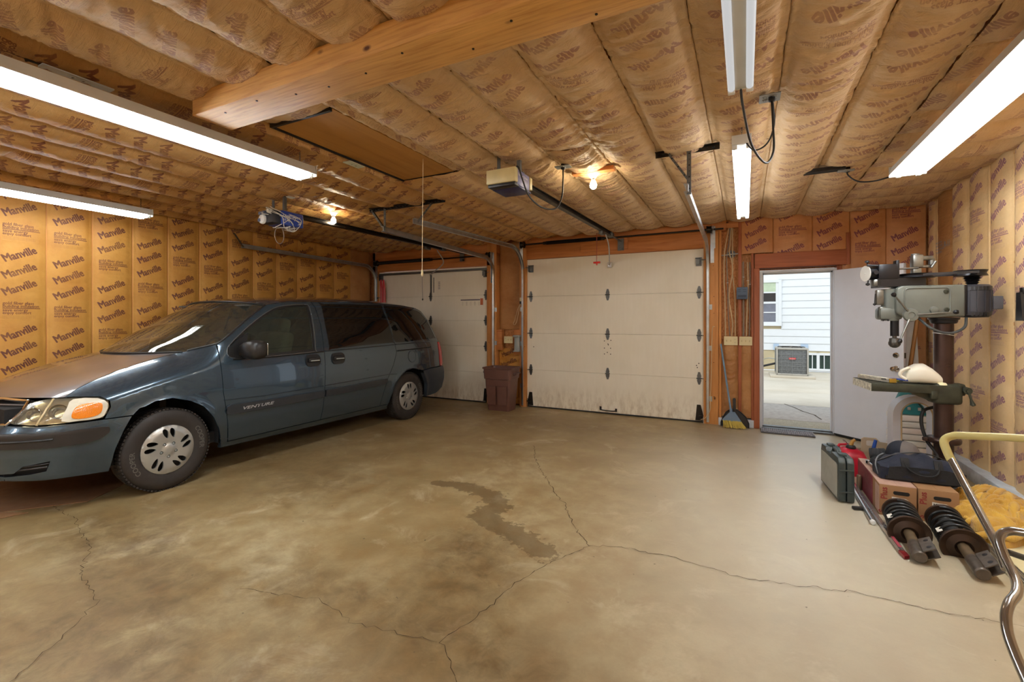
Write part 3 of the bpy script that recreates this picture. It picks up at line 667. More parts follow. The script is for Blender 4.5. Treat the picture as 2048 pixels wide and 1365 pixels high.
q = MB(); P = [(.62, 9.3), (.74, 9.0), (.82, 8.7), (.95, 8.45), (1.0, 8.1)]
for i in range(4): q.box(((P[i][0]+P[i+1][0])/2, (P[i][1]+P[i+1][1])/2, -.019), (.016, .36, .004), rot=math.atan2(P[i+1][1]-P[i][1], P[i+1][0]-P[i][0])-PI/2)
q.build('crack', CRACK, drive, world_=True)
YH = 15.5
SID = simple('white_vinyl_siding', (228, 232, 234), .5, var=.015, obj=False); FND = simple('painted_block_foundation', (198, 184, 150), .85, var=.08, vs=3, bump=.3, obj=False)
PALEB = simple('pale_blue_patch', (178, 200, 224), .5, var=.05)
hs = thing('house', 'white vinyl sided house wall seen through the open door', 'house', (1.6, YH, 0))
q = MB(); q.span((-6, YH+.04, 0), (8, YH+.3, 5.2)); q.build('wall', FND, hs, world_=True, sm=0)
z = .575; k = 0
while z < 5.2:
    segs = [(-6, 8)]
    if z+.205 > 1.31 and z < 2.45: segs = [(-6, -.5), (.94, 8)]
    for a, b in segs:
        q = MB(); q.prism([(0, 0), (-.022, 0), (-.022, .006), (-.004, .205), (0, .205)], b-a, (a, YH+.04, z), (0, 1, 0), (0, 0, 1), (1, 0, 0)); q.build('siding_board', SID, hs, world_=True, sm=0)
    z += .205; k += 1
wn = thing('w', None, None); bpy.data.objects.remove(wn)
_hk = [0]
def hw(nm, a, b, m, par=None):
    _hk[0] += 1; e_ = .0011*(_hk[0] % 7); a = (a[0], a[1]-e_, a[2]); q = MB(); q.span(a, b)
    return q.build(nm, m, par or hs, world_=True, sm=0) if par is None else q.build(nm, m, par, sm=0)
# window: outer frame, two sashes
for nm, a, b in (('window_frame', (-.5, YH-.03, 1.28), (.95, YH+.02, 1.33)), ('window_frame', (.87, YH-.03, 1.28), (.95, YH+.02, 2.62)), ('window_frame', (-.5, YH-.03, 2.55), (.95, YH+.02, 2.62))): hw(nm, a, b, SID)
for nm, a, b in (('sash_rail', (-.5, YH-.01, 1.33), (.87, YH+.02, 1.40)), ('sash_rail', (-.5, YH-.01, 1.66), (.87, YH+.02, 1.69)), ('sash_rail', (-.5, YH-.01, 1.93), (.87, YH+.02, 1.99)), ('sash_rail', (-.5, YH-.01, 2.24), (.87, YH+.02, 2.28)), ('sash_stile', (.80, YH-.012, 1.33), (.87, YH+.02, 2.55))): hw(nm, a, b, SID)
hw('pane', (-.5, YH+.0, 1.40), (.80, YH+.015, 1.95), simple('screened_pane', (120, 124, 136), .25)); hw('pane', (-.5, YH+.0, 1.99), (.80, YH+.015, 2.24), simple('dark_pane', (60, 62, 64), .1)); hw('pane', (-.5, YH+.0, 2.28), (.80, YH+.015, 2.55), simple('green_reflecting_pane', (190, 206, 178), .2))
hw('blue_patch', (.74, YH-.015, .58), (.88, YH+.0, .76), PALEB); hw('blue_patch', (1.42, YH-.015, .58), (1.60, YH+.0, .76), PALEB)
for nm, a, b in (('basement_frame', (1.46, YH-.03, .02), (2.30, YH+.045, .08)), ('basement_frame', (1.46, YH-.03, .46), (2.30, YH+.045, .52)), ('basement_frame', (1.46, YH-.03, .02), (1.52, YH+.045, .52)), ('basement_frame', (1.80, YH-.03, .02), (1.87, YH+.045, .52)), ('basement_frame', (2.16, YH-.03, .02), (2.30, YH+.045, .52)), ('basement_mullion', (1.69, YH-.01, .08), (1.71, YH+.04, .46)), ('basement_mullion', (1.97, YH-.01, .08), (1.99, YH+.04, .46))): hw(nm, a, b, SID)
hw('basement_pane', (1.52, YH+.02, .08), (1.80, YH+.038, .46), simple('dark_green_pane', (40, 62, 56), .1)); hw('basement_pane', (1.87, YH+.02, .08), (2.16, YH+.038, .46), simple('dark_green_pane_b', (40, 62, 56), .1))
# condenser unit
acx, acy = 1.07, 14.0
ac = thing('air_conditioner', 'grey boxy outdoor air conditioner unit beside the white house', 'air conditioner', (acx, acy, -.02))
q = MB(); q.box((0, 0, .03), (.98, .92, .06), bev=.01); q.build('base_slab', APR, ac)
q = MB(); q.box((0, 0, .40), (.66, .66, .66), bev=.05, seg=3); q.build('coil', simple('coil_fins', (112, 114, 114), .6, .3, var=.3, vs=30), ac)
q = MB()
for k in range(7): zz = .10+.098*k; q.tube([(x_, y_, zz) for x_, y_ in rrect(.70, .70, .06)], .0035, 6, closed=True)
for sx in (-.23, 0, .23):
    q.cyl((sx, -.352, .09), (sx, -.352, .70), .005, 6); q.cyl((-.352, sx, .09), (-.352, sx, .70), .005, 6)
q.build('wire_guard', simple('guard_wire', (130, 132, 130), .5), ac)
q = MB()
for sx in (-1, 1):
    for sy in (-1, 1): q.box((sx*.335, sy*.335, .40), (.04, .04, .68), bev=.01)
q.box((0, 0, .085), (.71, .71, .05), bev=.015); q.box((0, 0, .735), (.71, .71, .05), bev=.02); q.build('cabinet', simple('grey_beige_sheet', (170, 166, 156), .5), ac)
q = MB()
for r in (.10, .17, .24, .30): q.tube([(r*math.cos(2*PI*i/28), r*math.sin(2*PI*i/28), .775+.012*(1-r/.3)) for i in range(28)], .006, 6, closed=True)
for k in range(8): a = k*PI/4; q.tube([(.05*math.cos(a), .05*math.sin(a), .79), (.31*math.cos(a), .31*math.sin(a), .765)], .005, 6)
q.build('fan_grille', DARKM, ac)
q = MB(); q.box((0, -.358, .49), (.15, .008, .045), bev=.003); q.build('badge', simple('red_badge', (206, 52, 50), .4), ac)
text_obj('badge_text', 'Ducane', WHITEP, ac, (-.06, -.3635, .476), (1, 0, 0), (0, 0, 1), .038, world_=False)
q = MB(); q.tube(spline([(acx-.36, acy+.1, .3), (acx-.6, acy+.2, .22), (acx-.9, acy+.4, .12), (acx-1.3, acy+.6, .06)], 6), .028, 8); tag(q.build('refrigerant_hose', CABLE_B), 'black insulated hose running from the outdoor unit', 'hose')
q = MB(); q.tube(spline([(acx-.36, acy+.15, .42), (acx-.5, acy+.6, .40), (acx-.62, acy+1.2, .3), (acx-.75, acy+1.46, .15), (acx-.8, acy+1.46, .0)], 6), .012, 8); tag(q.build('conduit', GREYP), 'thin grey conduit on the house foundation', 'pipe')
# ------------------------------------------------------------------ van
VC = -5.26
def _sm(t): t = np.clip(t, 0, 1); return t*t*(3-2*t)
_ZB = [.15, .22, .30, .45, .62, .80, .95, 1.06, 1.12, 1.25, 1.45, 1.60, 1.66, 1.72]
_WB = [.80, .85, .885, .915, .93, .93, .918, .900, .885, .845, .775, .715, .685, .62]
_zz = np.linspace(.1, 1.8, 341); _ww = np.interp(_zz, _ZB, _WB); _k = np.hanning(15); _k /= _k.sum(); _ws = np.convolve(np.pad(_ww, 7, 'edge'), _k, 'valid')
_yy = np.linspace(.8, 3.2, 241); _zh = np.interp(_yy, [1.2, 1.5, 1.8, 2.1, 2.4, 2.6, 2.75], [.80, .87, .95, 1.03, 1.10, 1.15, 1.2]); _k2 = np.hanning(41); _k2 /= _k2.sum(); _zh = np.convolve(np.pad(_zh, 20, 'edge'), _k2, 'valid')
def VS(u, z, off=0.0):
    """point on the van's side skin: u is the station (wraps round the nose below 2.0), z the height; half width, y, z"""
    u = np.asarray(u, float); z = np.asarray(z, float)
    q = np.clip((u-.9)/1.1, 0, 1); ph = q*PI/2; n = 2.6
    yf = np.interp(z, [.2, .3, .45, .62, .66, .72, .86, 1.0], [1.22, 1.17, 1.14, 1.15, 1.18, 1.21, 1.33, 1.5])
    yy = np.where(u < 2.0, 2.0-(2.0-yf+off)*np.cos(ph)**(2/n), u)
    W = np.interp(z, _zz, _ws)
    zh = np.interp(yy, _yy, _zh)
    roll = .17*np.clip((z-(zh-.14))/.14, 0, 1.3)**2*(1-_sm((yy-2.35)/.35))
    # flared lips round the wheel arches and a soft shoulder above the sill moulding
    for wy in (2.19, 5.33):
        d = np.hypot(yy-wy, z-.34); W = W+.014*np.exp(-((d-.40)/.045)**2)*(z > .25)
    yr = np.interp(z, [.2, .6, .75, 1.1, 1.4, 1.6, 1.7], [6.28, 6.33, 6.24, 6.20, 6.08, 5.93, 5.75])
    t = np.clip((yy-(yr-.75))/.75, 0, 1)
    x = (W+off-roll)*np.where(u < 2.0, np.sin(ph)**(2/n), 1)*(1-.10*t*t)
    return x, yy, z
def resample(poly, step, closed=True):
    out = []; n = len(poly)
    for i in range(n if closed else n-1):
        a, b = poly[i], poly[(i+1) % n]; k = max(1, int(math.ceil(math.hypot(b[0]-a[0], b[1]-a[1])/step)))
        out += [(a[0]+(b[0]-a[0])*j/k, a[1]+(b[1]-a[1])*j/k) for j in range(k)]
    return out
def smooth_poly(poly, k=4):        # closed Catmull-Rom in 2D
    n = len(poly); out = []
    for i in range(n):
        a, b, c, d = [np.array(poly[(i+j-1) % n], float) for j in range(4)]
        for j in range(k):
            t = j/k; p = .5*((2*b)+(c-a)*t+(2*a-5*b+4*c-d)*t*t+(3*b-a-3*c+d)*t**3); out.append((float(p[0]), float(p[1])))
    return out
def inside(p, poly):
    x, y = p; r = False; n = len(poly); j = n-1
    for i in range(n):
        xi, yi = poly[i]; xj, yj = poly[j]
        if (yi > y) != (yj > y) and x < (xj-xi)*(y-yi)/(yj-yi)+xi: r = not r
        j = i
    return r
def fill2d(outer, holes=(), step=.035, bstep=None):
    bs = bstep or step; loops = [resample(outer, bs)]+[resample(h, bs) for h in holes]
    V = []; E = []
    for l in loops: o = len(V); V += l; E += [(o+i, o+(i+1) % len(l)) for i in range(len(l))]
    nb = len(V); xs = [p[0] for p in outer]; ys = [p[1] for p in outer]; B = np.array(V)
    y = min(ys)+step*.5; r = 0
    while y < max(ys):
        x = min(xs)+step*(.5 if r % 2 else 0)
        while x < max(xs):
            if inside((x, y), outer) and not any(inside((x, y), h) for h in holes) and np.min((B[:, 0]-x)**2+(B[:, 1]-y)**2) > (.45*step)**2: V.append((x, y))
            x += step
        y += step*.87; r += 1
    res = delaunay_2d_cdt([Vector(p) for p in V], E, [], 0, 1e-6); vs, fs = res[0], res[2]; keep = []
    for f in fs:
        c = ((vs[f[0]].x+vs[f[1]].x+vs[f[2]].x)/3, (vs[f[0]].y+vs[f[1]].y+vs[f[2]].y)/3)
        if inside(c, outer) and not any(inside(c, h) for h in holes): keep.append(tuple(f))
    # boundary edges for the returned rim
    cnt = {}
    for f in keep:
        for a, b in ((f[0], f[1]), (f[1], f[2]), (f[2], f[0])): cnt[(min(a, b), max(a, b))] = cnt.get((min(a, b), max(a, b)), 0)+1
    rim = [e for e, c in cnt.items() if c == 1]
    return [(v.x, v.y) for v in vs], keep, rim
van = thing('minivan', 'slate blue minivan with dusty bonnet parked in the left garage bay', 'car', (VC, 3.75, 0))
def skin(name, outer, m, holes=(), off=0.0, rim=.018, step=.04, sides=(1, -1), fn=VS, parent=None, label=None, bstep=None, bulge=None):
    P, F, R = fill2d(outer, holes, step, bstep); out = []
    A = np.array(P); x, y, z = fn(A[:, 0], A[:, 1], off)
    e_ = .006; xu, yu, zu = fn(A[:, 0]+e_, A[:, 1], off); xv, yv, zv = fn(A[:, 0]-e_, A[:, 1], off); xa, ya, za = fn(A[:, 0], A[:, 1]+e_, off); xb, yb, zb_ = fn(A[:, 0], A[:, 1]-e_, off)
    VN = np.cross(np.stack([xu-xv, yu-yv, zu-zv], -1), np.stack([xa-xb, ya-yb, za-zb_], -1)); VN /= np.maximum(1e-9, np.linalg.norm(VN, axis=1))[:, None]; VN *= np.where(VN[:, :1]*1.0+np.where(np.abs(VN[:, :1]) < .05, -VN[:, 1:2], 0) < 0, -1, 1)
    for sd in sides:
        vs = [(sd*a, b-3.75, c) for a, b, c in zip(x, y, z)]; fs = [f if sd > 0 else f[::-1] for f in F]
        if rim:
            n0 = len(vs); ids = {}; 
            x2, y2, z2 = fn(A[:, 0], A[:, 1], off-rim); ie = {}
            for e in R:
                for i in e:
                    if i not in ids: ids[i] = len(vs); vs.append((sd*x2[i], y2[i]-3.75, z2[i])); ie[i] = len(vs); vs.append(vs[i])
            fs = fs+[(ie[a], ie[b], ids[b], ids[a]) for a, b in R]
        nF = len(F); me = bpy.data.meshes.new(name); N3 = VN * np.array([sd, 1, 1]); V3 = np.array(vs)
        tri = np.array(F); gn = np.cross(V3[tri[:, 1]]-V3[tri[:, 0]], V3[tri[:, 2]]-V3[tri[:, 0]]); fl = (gn*N3[tri[:, 0]]).sum(1) < 0
        tri[fl] = tri[fl][:, ::-1]; rest = fs[nF:]; me.from_pydata([tuple(p) for p in V3.tolist()], [], tri.tolist()+[tuple(f) for f in rest])
        ln = [tuple(N3[i]) for f in tri for i in f]
        for f in rest:
            g_ = Vector(np.cross(V3[f[1]]-V3[f[0]], V3[f[3]]-V3[f[0]])); g_ = g_.normalized() if g_.length > 1e-12 else Vector((1, 0, 0)); ln += [tuple(g_)]*4
        if m is not None: me.materials.append(m)
        me.polygons.foreach_set('use_smooth', [True]*len(me.polygons)); me.update(); me.normals_split_custom_set(ln)
        o = bpy.data.objects.new(name, me); C.objects.link(o); o.parent = parent if parent is not None else van
        if label: o['label'] = label
        out.append(o)
    return out
G = .004
def shrink(poly, d):      # inset a polygon slightly so neighbouring panels leave a shut line
    n = len(poly); A = sum(poly[i][0]*poly[(i+1) % n][1]-poly[(i+1) % n][0]*poly[i][1] for i in range(n)); s_ = 1 if A > 0 else -1; out = []
    for i in range(n):
        a, b, c = poly[i-1], poly[i], poly[(i+1) % n]
        e1 = Vector((b[0]-a[0], b[1]-a[1])).normalized(); e2 = Vector((c[0]-b[0], c[1]-b[1])).normalized()
        nn = Vector((-(e1.y+e2.y), e1.x+e2.x)); k = nn.length
        if k < 1e-6: out.append(b); continue
        nn = nn/k; out.append((b[0]+s_*nn.x*d/max(.5, k/2), b[1]+s_*nn.y*d/max(.5, k/2)))
    return out
archF = [(1.964, .678), (1.990, .730), (2.076, .768), (2.204, .775), (2.34, .73), (2.45, .665), (2.54, .55), (2.60, .42), (2.636, .294), (2.648, .242)]
archR = [(4.90, .21), (4.925, .378), (4.985, .52), (5.09, .64), (5.22, .715), (5.36, .735), (5.50, .705), (5.62, .62), (5.71, .48), (5.745, .27)]
lamp = [(1.345, .702), (1.34, .762), (1.396, .828), (1.528, .850), (1.656, .853), (1.780, .845), (1.836, .815), (1.852, .766), (1.834, .692), (1.70, .684), (1.524, .680), (1.408, .690)]
hood_gap = [(1.596, .857), (1.672, .914), (1.78, .962), (1.896, 1.002), (2.06, 1.055), (2.228, 1.098), (2.428, 1.142)]
_hg = spline([(a, b, 0) for a, b in hood_gap], 5); hood_gap = [(p.x, p.y) for p in _hg]
pillar = [(2.428, 1.142), (2.632, 1.214), (2.816, 1.342), (3.0, 1.474), (3.2, 1.598)]
rail = [(3.2, 1.598), (3.392, 1.634), (3.792, 1.654), (4.432, 1.672), (4.965, 1.676), (5.428, 1.662), (5.78, 1.628)]
tail = [(5.78, 1.628), (5.912, 1.585), (6.028, 1.446), (6.112, 1.246), (6.18, 1.09)]
dF = [(2.632, 1.214), (2.62, 1.066), (2.632, .766), (2.676, .502), (2.705, .285)]
dM = [(3.80, 1.654), (3.836, 1.59), (3.848, 1.382), (3.816, 1.094), (3.796, .69), (3.784, .402), (3.775, .285)]
dR = [(4.975, 1.676), (4.985, 1.60), (5.024, 1.338), (5.036, 1.094), (5.044, .99), (4.964, .822), (4.852, .65), (4.775, .438), (4.745, .285)]
# front bumper and its dark strip, slot and intake
intake = [(1.27, .345), (1.412, .350), (1.468, .398), (1.608, .420), (1.60, .39), (1.584, .346), (1.50, .334), (1.36, .326)]
bump = [(.9, .29), (1.15, .292), (1.33, .300), (1.57, .278), (1.72, .276), (1.876, .268), (1.884, .314), (1.90, .434), (1.932, .578), (1.960, .676), (1.836, .678), (1.70, .674), (1.512, .670), (1.35, .684), (1.2, .69), (.9, .692)]
skin('front_bumper', bump, VAN_P, holes=[intake], step=.035)
skin('intake_grille', shrink(intake, -.01), BLACKP, off=-.035, rim=0, label='black lower air intake')
def bar(name, pts, r, m, off=.0, sides=(1, -1), par=None):
    P = resample(pts, .03, False)+[pts[-1]]; A = np.array(P); x, y, z = VS(A[:, 0], A[:, 1], off)
    for sd in sides:
        q = MB(); q.tube([(sd*a, b-3.75, c) for a, b, c in zip(x, y, z)], r, 8); q.build(name, m, par or van)
bar('intake_slat', [(1.3, .362), (1.59, .378)], .007, BLACK_TRIM, -.008); bar('intake_slat', [(1.45, .392), (1.6, .402)], .005, BLACK_TRIM, -.008)
strip = smooth_poly([(.9, .636), (1.15, .636), (1.33, .636), (1.62, .628), (1.84, .628), (1.876, .608), (1.865, .566), (1.80, .528), (1.60, .520), (1.34, .530), (1.1, .532), (.9, .532)], 3)
strip = [(max(.9, a), b) for a, b in strip]
skin('bumper_strip', strip, simple('bumper_strip_dark', (42, 39, 38), .4), off=.012, rim=.02, step=.035, bulge=lambda p: 0)
bar('bumper_groove', [(.9, .575), (1.3, .577), (1.62, .578)], .010, BLACKP, .009)
# grille
gr = [(.9, .70), (1.30, .69), (1.335, .70), (1.372, .782), (1.384, .834), (1.33, .846), (1.1, .855), (.9, .858)]
skin('grille_backing', gr, BLACKP, off=-.05, rim=0)
for z_ in (.725, .755, .785, .812): bar('grille_slat', [(.9, z_), (1.34 if z_ < .74 else 1.365, z_)], .007, simple('grille_grey', (98, 92, 90), .4), -.02)
bar('grille_surround', [(.9, .852), (1.2, .851), (1.384, .840), (1.374, .79), (1.345, .725), (1.325, .694), (1.1, .696), (.9, .70)], .011, CHROME, .0)
# headlamps: bowl, clear lens, side marker
skin('lamp_housing', shrink(lamp, -.004), simple('lamp_reflector', (226, 220, 196), .18, .7, .15, 30), off=-.045, rim=0, step=.03)
for o_ in skin('headlamp_lens', shrink(smooth_poly(lamp, 2), .004), LENS, off=.004, rim=.03, step=.03): pass
amber = smooth_poly([(1.670, .735), (1.668, .782), (1.70, .810), (1.790, .812), (1.814, .786), (1.816, .732), (1.772, .710), (1.696, .710)], 3)
AMB = NT('amber_lens'); _v = AMB.nd('ShaderNodeTexWave', {'Vector': AMB.pos((1, 1, 1)), 'Scale': 60.0}, wave_type='RINGS'); AMB.set(col=srgb(236, 130, 22), rough=.12, coat=1.0, normal=AMB.bump(_v.outputs[0], .4, .004)); AMB = AMB.m
skin('side_marker', amber, AMB, off=.010, rim=.02, step=.02, label='amber side marker in the headlamp')
bar('lamp_divider', [(1.536, .850), (1.512, .79), (1.504, .682)], .007, simple('lamp_divider', (196, 176, 130), .3), .002)
skin('lamp_surround', smooth_poly([(1.63, .70), (1.625, .80), (1.65, .845), (1.78, .842), (1.838, .80), (1.842, .73), (1.82, .697), (1.72, .693)], 2), simple('lamp_bezel', (214, 206, 186), .3), holes=[amber], off=.006, rim=.012, step=.02)
for yc_, zc_, r_ in ((1.58, .765, .055), (1.45, .755, .05)):
    x, y, z = VS(yc_, zc_, -.03)
    for sd in (1, -1):
        q = MB(); ax = Vector((sd*(.5 if yc_ < 1.5 else .8), -.8 if yc_ < 1.5 else -.5, 0)); q.lathe([(.004, -.02), (r_*.5, -.015), (r_*.85, .0), (r_, .022), (r_*.97, .024)], (sd*float(x), float(y)-3.75, float(z)), ax, n=20); q.build('reflector_bowl', CHROME, van)
# fenders
fend = hood_gap[::-1]+[(1.596, .857), (1.656, .857), (1.790, .850), (1.842, .815), (1.858, .766), (1.846, .690), (1.836, .683), (1.965, .681)][1:]
fender = [(2.626, 1.205)]+hood_gap[::-1]+[(1.656, .859), (1.790, .851), (1.843, .817), (1.859, .766), (1.842, .683), (1.966, .682)]+archF[1:]+[(2.70, .242), (2.70, .285)]+dF[::-1][1:-1]
skin('fender', shrink(fender, .0025), VAN_P, step=.024, bstep=.016)
# front doors with window, sliding doors, rear quarters
winF = smooth_poly([(2.716, 1.085), (2.700, 1.145), (2.74, 1.205), (2.888, 1.322), (3.076, 1.450), (3.28, 1.558), (3.44, 1.597), (3.690, 1.617), (3.755, 1.59), (3.742, 1.382), (3.695, 1.100), (3.66, 1.082), (3.128, 1.066), (2.86, 1.058)], 2)
glF = [(2.870, 1.115), (2.880, 1.235), (2.905, 1.318), (3.104, 1.446), (3.292, 1.545), (3.468, 1.582), (3.672, 1.600), (3.725, 1.585), (3.712, 1.382), (3.672, 1.110), (3.132, 1.092)]
fdoor = dF[::-1][:-1]+pillar[1:]+rail[1:2]+[(3.6, 1.646)]+dM
skin('front_door', shrink(fdoor, .003), VAN_P, holes=[winF], step=.028)
skin('window_trim', shrink(winF, -.002), BLACK_TRIM, holes=[glF], off=-.004, rim=.012, step=.03, label='black front window surround')
skin('front_window', glF, GLASS_F, off=-.010, rim=0, step=.06)
skin('chrome_edge', shrink(winF, -.006), simple('trim_bright', (150, 156, 160), .25, .8), holes=[shrink(winF, .001)], off=.003, rim=.006, step=.05)
winR = smooth_poly([(3.935, 1.612), (3.99, 1.632), (4.94, 1.646), (4.975, 1.60), (5.012, 1.338), (5.018, 1.135), (4.98, 1.126), (4.384, 1.114), (3.925, 1.096), (3.90, 1.130)], 2)
sdoor = dM+dR[::-1]+[(4.4, 1.672)]
skin('sliding_door', shrink(sdoor, .003), VAN_P, holes=[winR], step=.035)
skin('rear_side_window', shrink(winR, -.002), GLASS_T, off=-.002, rim=.01, step=.06, label='dark privacy glass of the sliding door')
winQ = smooth_poly([(5.022, 1.628), (5.10, 1.640), (5.384, 1.630), (5.80, 1.580), (5.90, 1.52), (5.976, 1.436), (6.075, 1.175), (6.05, 1.152), (5.488, 1.138), (5.06, 1.130), (5.052, 1.30)], 2)
quarter = dR[:]+[(4.90, .285)]+archR[1:-3]+[(5.568, .682), (5.808, .698), (6.20, .705), (6.20, .76), (6.16, .80), (6.165, 1.08)]+tail[::-1]+rail[::-1][1:3]
quarter = dR+[(4.905, .285)]+archR[1:7]+[(5.60, .686), (5.808, .700), (6.14, .704), (6.13, 1.085)]+tail[::-1][:-1]+rail[::-1][:-2][:3]
skin('quarter_panel', shrink(quarter, .003), VAN_P, holes=[winQ], step=.035)
skin('quarter_window', shrink(winQ, -.002), GLASS_T, off=-.002, rim=.01, step=.06, label='dark rear quarter window')
skin('tail_lamp', smooth_poly([(6.143, .715), (6.14, .90), (6.145, 1.07), (6.17, 1.085), (6.20, 1.07), (6.225, .94), (6.235, .74), (6.2, .71)], 2), simple('red_lamp', (196, 30, 34), .12, coat=1.0), off=.008, rim=.05, step=.03)
rb = archR[7:]+[(6.05, .275), (6.26, .36), (6.30, .498), (6.27, .694), (5.808, .694), (5.60, .680)]
skin('rear_bumper', [(5.605, .678), (5.62, .62), (5.71, .48), (5.745, .27), (6.05, .275), (6.24, .345), (6.28, .498), (6.245, .694), (5.808, .694)], simple('bumper_slate', (52, 60, 68), .4), off=.012, rim=.06, step=.035)
# sills
sill = [(2.652, .235), (2.652, .280), (4.90, .280), (4.93, .215), (3.8, .222)]
skin('sill', sill, VAN_P, off=-.004, rim=.05, step=.05)
# dark side mouldings with bevel and badge
mould = smooth_poly([(2.656, .630), (2.72, .641), (3.048, .630), (3.782, .628), (3.782, .550), (3.056, .546), (2.688, .548), (2.660, .585)], 1)
MOU = simple('moulding_dark', (46, 50, 55), .32)
for nm, pl in (('side_moulding', [(2.656, .585), (2.664, .625), (2.70, .640), (3.048, .631), (3.783, .628), (3.783, .552), (3.056, .546), (2.700, .546), (2.668, .555)]), ('side_moulding', [(3.803, .628), (4.79, .652), (4.832, .642), (4.835, .610), (4.78, .572), (3.803, .552)])):
    skin(nm, pl, MOU, off=.018, rim=.02, step=.04)
def shadow_line(pts): bar('body_crease', pts, .0045, VAN_P, .002)
shadow_line([(2.64, .690), (3.048, .674), (3.775, .680)]); shadow_line([(3.805, .681), (4.852, .700), (5.03, .690)])
bar('belt_moulding', [(2.74, 1.062), (3.1, 1.056), (3.684, 1.070), (3.80, 1.074)], .007, BLACK_TRIM, .002); bar('belt_moulding', [(3.83, 1.078), (4.376, 1.084), (5.02, 1.098)], .006, VAN_P, .004); bar('belt_moulding', [(5.05, 1.100), (6.13, 1.112)], .006, VAN_P, .004)
bar('slide_track', [(5.06, 1.008), (5.87, 1.02)], .011, BLACK_TRIM, -.003)
# fuel cap
fc = [(5.37+.085*math.cos(a), .91+.085*math.sin(a)) for a in [2*PI*i/28 for i in range(28)]]
skin('fuel_door', [(5.37+.082*math.cos(a), .91+.082*math.sin(a)) for a in [2*PI*i/28 for i in range(28)]], VAN_P, off=.004, rim=.01, sides=(1,), step=.03)
q = MB(); P_ = np.array(fc); x, y, z = VS(P_[:, 0], P_[:, 1], .001); q.tube([(a, b-3.75, c) for a, b, c in zip(x, y, z)], .0035, 6, closed=True); q.build('fuel_door_gap', BLACKP, van)
# door handles
for yc_, zc_ in ((3.645, .985), (4.005, .982)):
    for sd in (1, -1):
        pl = rrect(.20, .135, .06, 5, yc_, zc_); skin('handle_bezel', pl, BLACKP, off=.010, rim=.02, step=.03, sides=(sd,))
        x, y, z = VS(yc_, zc_, .012); q = MB(); q.box((sd*(float(x)+.012), float(y)-3.75, float(z)+.004), (.030, .15, .048), bev=.012); q.build('door_handle', BLACK_TRIM, van)
        q = MB(); q.box((sd*(float(x)+.016), float(y)-3.75, float(z)-.002), (.032, .12, .012), bev=.005); q.build('handle_lip', GREYP, van)
# badge text on the moulding
def skin_text(txt, y0, z0, size, m, shear=.25, bold=.01, sx=1.5):
    vs, ts = text_mesh(txt, size, bold, shear); A = np.array(vs); x, y, z = VS(y0+A[:, 0]*sx, z0+A[:, 1]+A[:, 0]*sx*.006, .0215)
    q = MB(); q.add([(a, b-3.75, c) for a, b, c in zip(x, y, z)], ts); q.build('lettering', m, van, sm=0, recalc=False)
skin_text('VENTURE', 2.80, .575, .040, simple('badge_silver', (205, 210, 214), .3, .6), bold=.02, sx=1.9)
# hood (Coons patch), windscreen, roof, tailgate
def interp_uv(poly, n):
    P_ = np.array(poly, float); d = np.r_[0, np.cumsum(np.hypot(*np.diff(P_, axis=0).T))]; t = np.linspace(0, d[-1], n); return np.interp(t, d, P_[:, 0]), np.interp(t, d, P_[:, 1])
def crv(poly, n): u, z = interp_uv(poly, n); x, y, z = VS(u, z); return np.stack([x, y, z], -1)
def line3(pts, n):
    P_ = np.array(spline([(0, a, b) for a, b in pts], 10)); d = np.r_[0, np.cumsum(np.linalg.norm(np.diff(P_, axis=0), axis=1))]; t = np.linspace(0, d[-1], n)
    return np.stack([np.interp(t, d, P_[:, i]) for i in range(3)], -1)
def patch(name, Cc, Ee, p, m, F=None, ns=24, label=None, yp=2.0, drop=0.0, crown=0.0):
    n = len(Cc); s_ = np.linspace(0, 1, ns+1); S1 = s_[None, :, None]; G_ = np.zeros((n, ns+1, 3))
    G_[..., 0] = Ee[:, None, 0]*s_[None, :]
    G_[..., 1] = Cc[:, None, 1]+(Ee[:, None, 1]-Cc[:, None, 1])*s_[None, :]**yp
    G_[..., 2] = Cc[:, None, 2]+(Ee[:, None, 2]-Cc[:, None, 2])*s_[None, :]**p
    if F is not None:     # correct the leading edge to follow F
        t = np.linspace(1, 0, n)[:, None, None]**3; G_ += (F[None]-G_[0:1])*t
    G_ = np.concatenate([G_[:, ::-1]*np.array([-1, 1, 1]), G_[:, 1:]], 1)
    return grid_mesh(name, G_[..., 0], G_[..., 1]-3.75, G_[..., 2]-drop, m, van, label=label)
E1 = crv(hood_gap, 30); C1 = line3([(1.335, .862), (1.5, .925), (1.75, 1.005), (2.0, 1.085), (2.15, 1.13)], 30)
uu = np.linspace(.9, 1.596, 25); x, y, z = VS(uu, np.full(25, .858)); Fh = np.stack([x, y, z+.004*np.cos(np.linspace(0, PI/2, 25))], -1)
patch('hood', C1, E1, 2.4, VAN_DUST, F=Fh, label='dusty bonnet')
E2 = crv(pillar, 26); C2 = line3([(2.14, 1.135), (2.5, 1.34), (2.85, 1.54), (3.04, 1.640)], 26); patch('windscreen', C2, E2, 2.2, GLASS_W, drop=.004)
E3 = crv(rail, 36); C3 = line3([(3.04, 1.645), (3.3, 1.685), (3.8, 1.72), (4.5, 1.745), (5.2, 1.735), (5.92, 1.675)], 36); patch('roof', C3, E3, 2.6, VAN_P)
E4 = crv(tail+[(6.17, .90), (6.17, .71)], 24); C4 = line3([(5.92, 1.672), (6.10, 1.50), (6.27, 1.2), (6.33, 1.0), (6.36, .71)], 24); patch('tailgate', C4, E4, 3.0, VAN_P)
E5 = crv([(6.245, .694), (6.28, .498), (6.24, .345)], 8); C5 = line3([(6.42, .70), (6.44, .5), (6.38, .33)], 8); patch('rear_bumper_face', C5, E5, 2.0, simple('bumper_slate_b', (52, 60, 68), .4), yp=3)
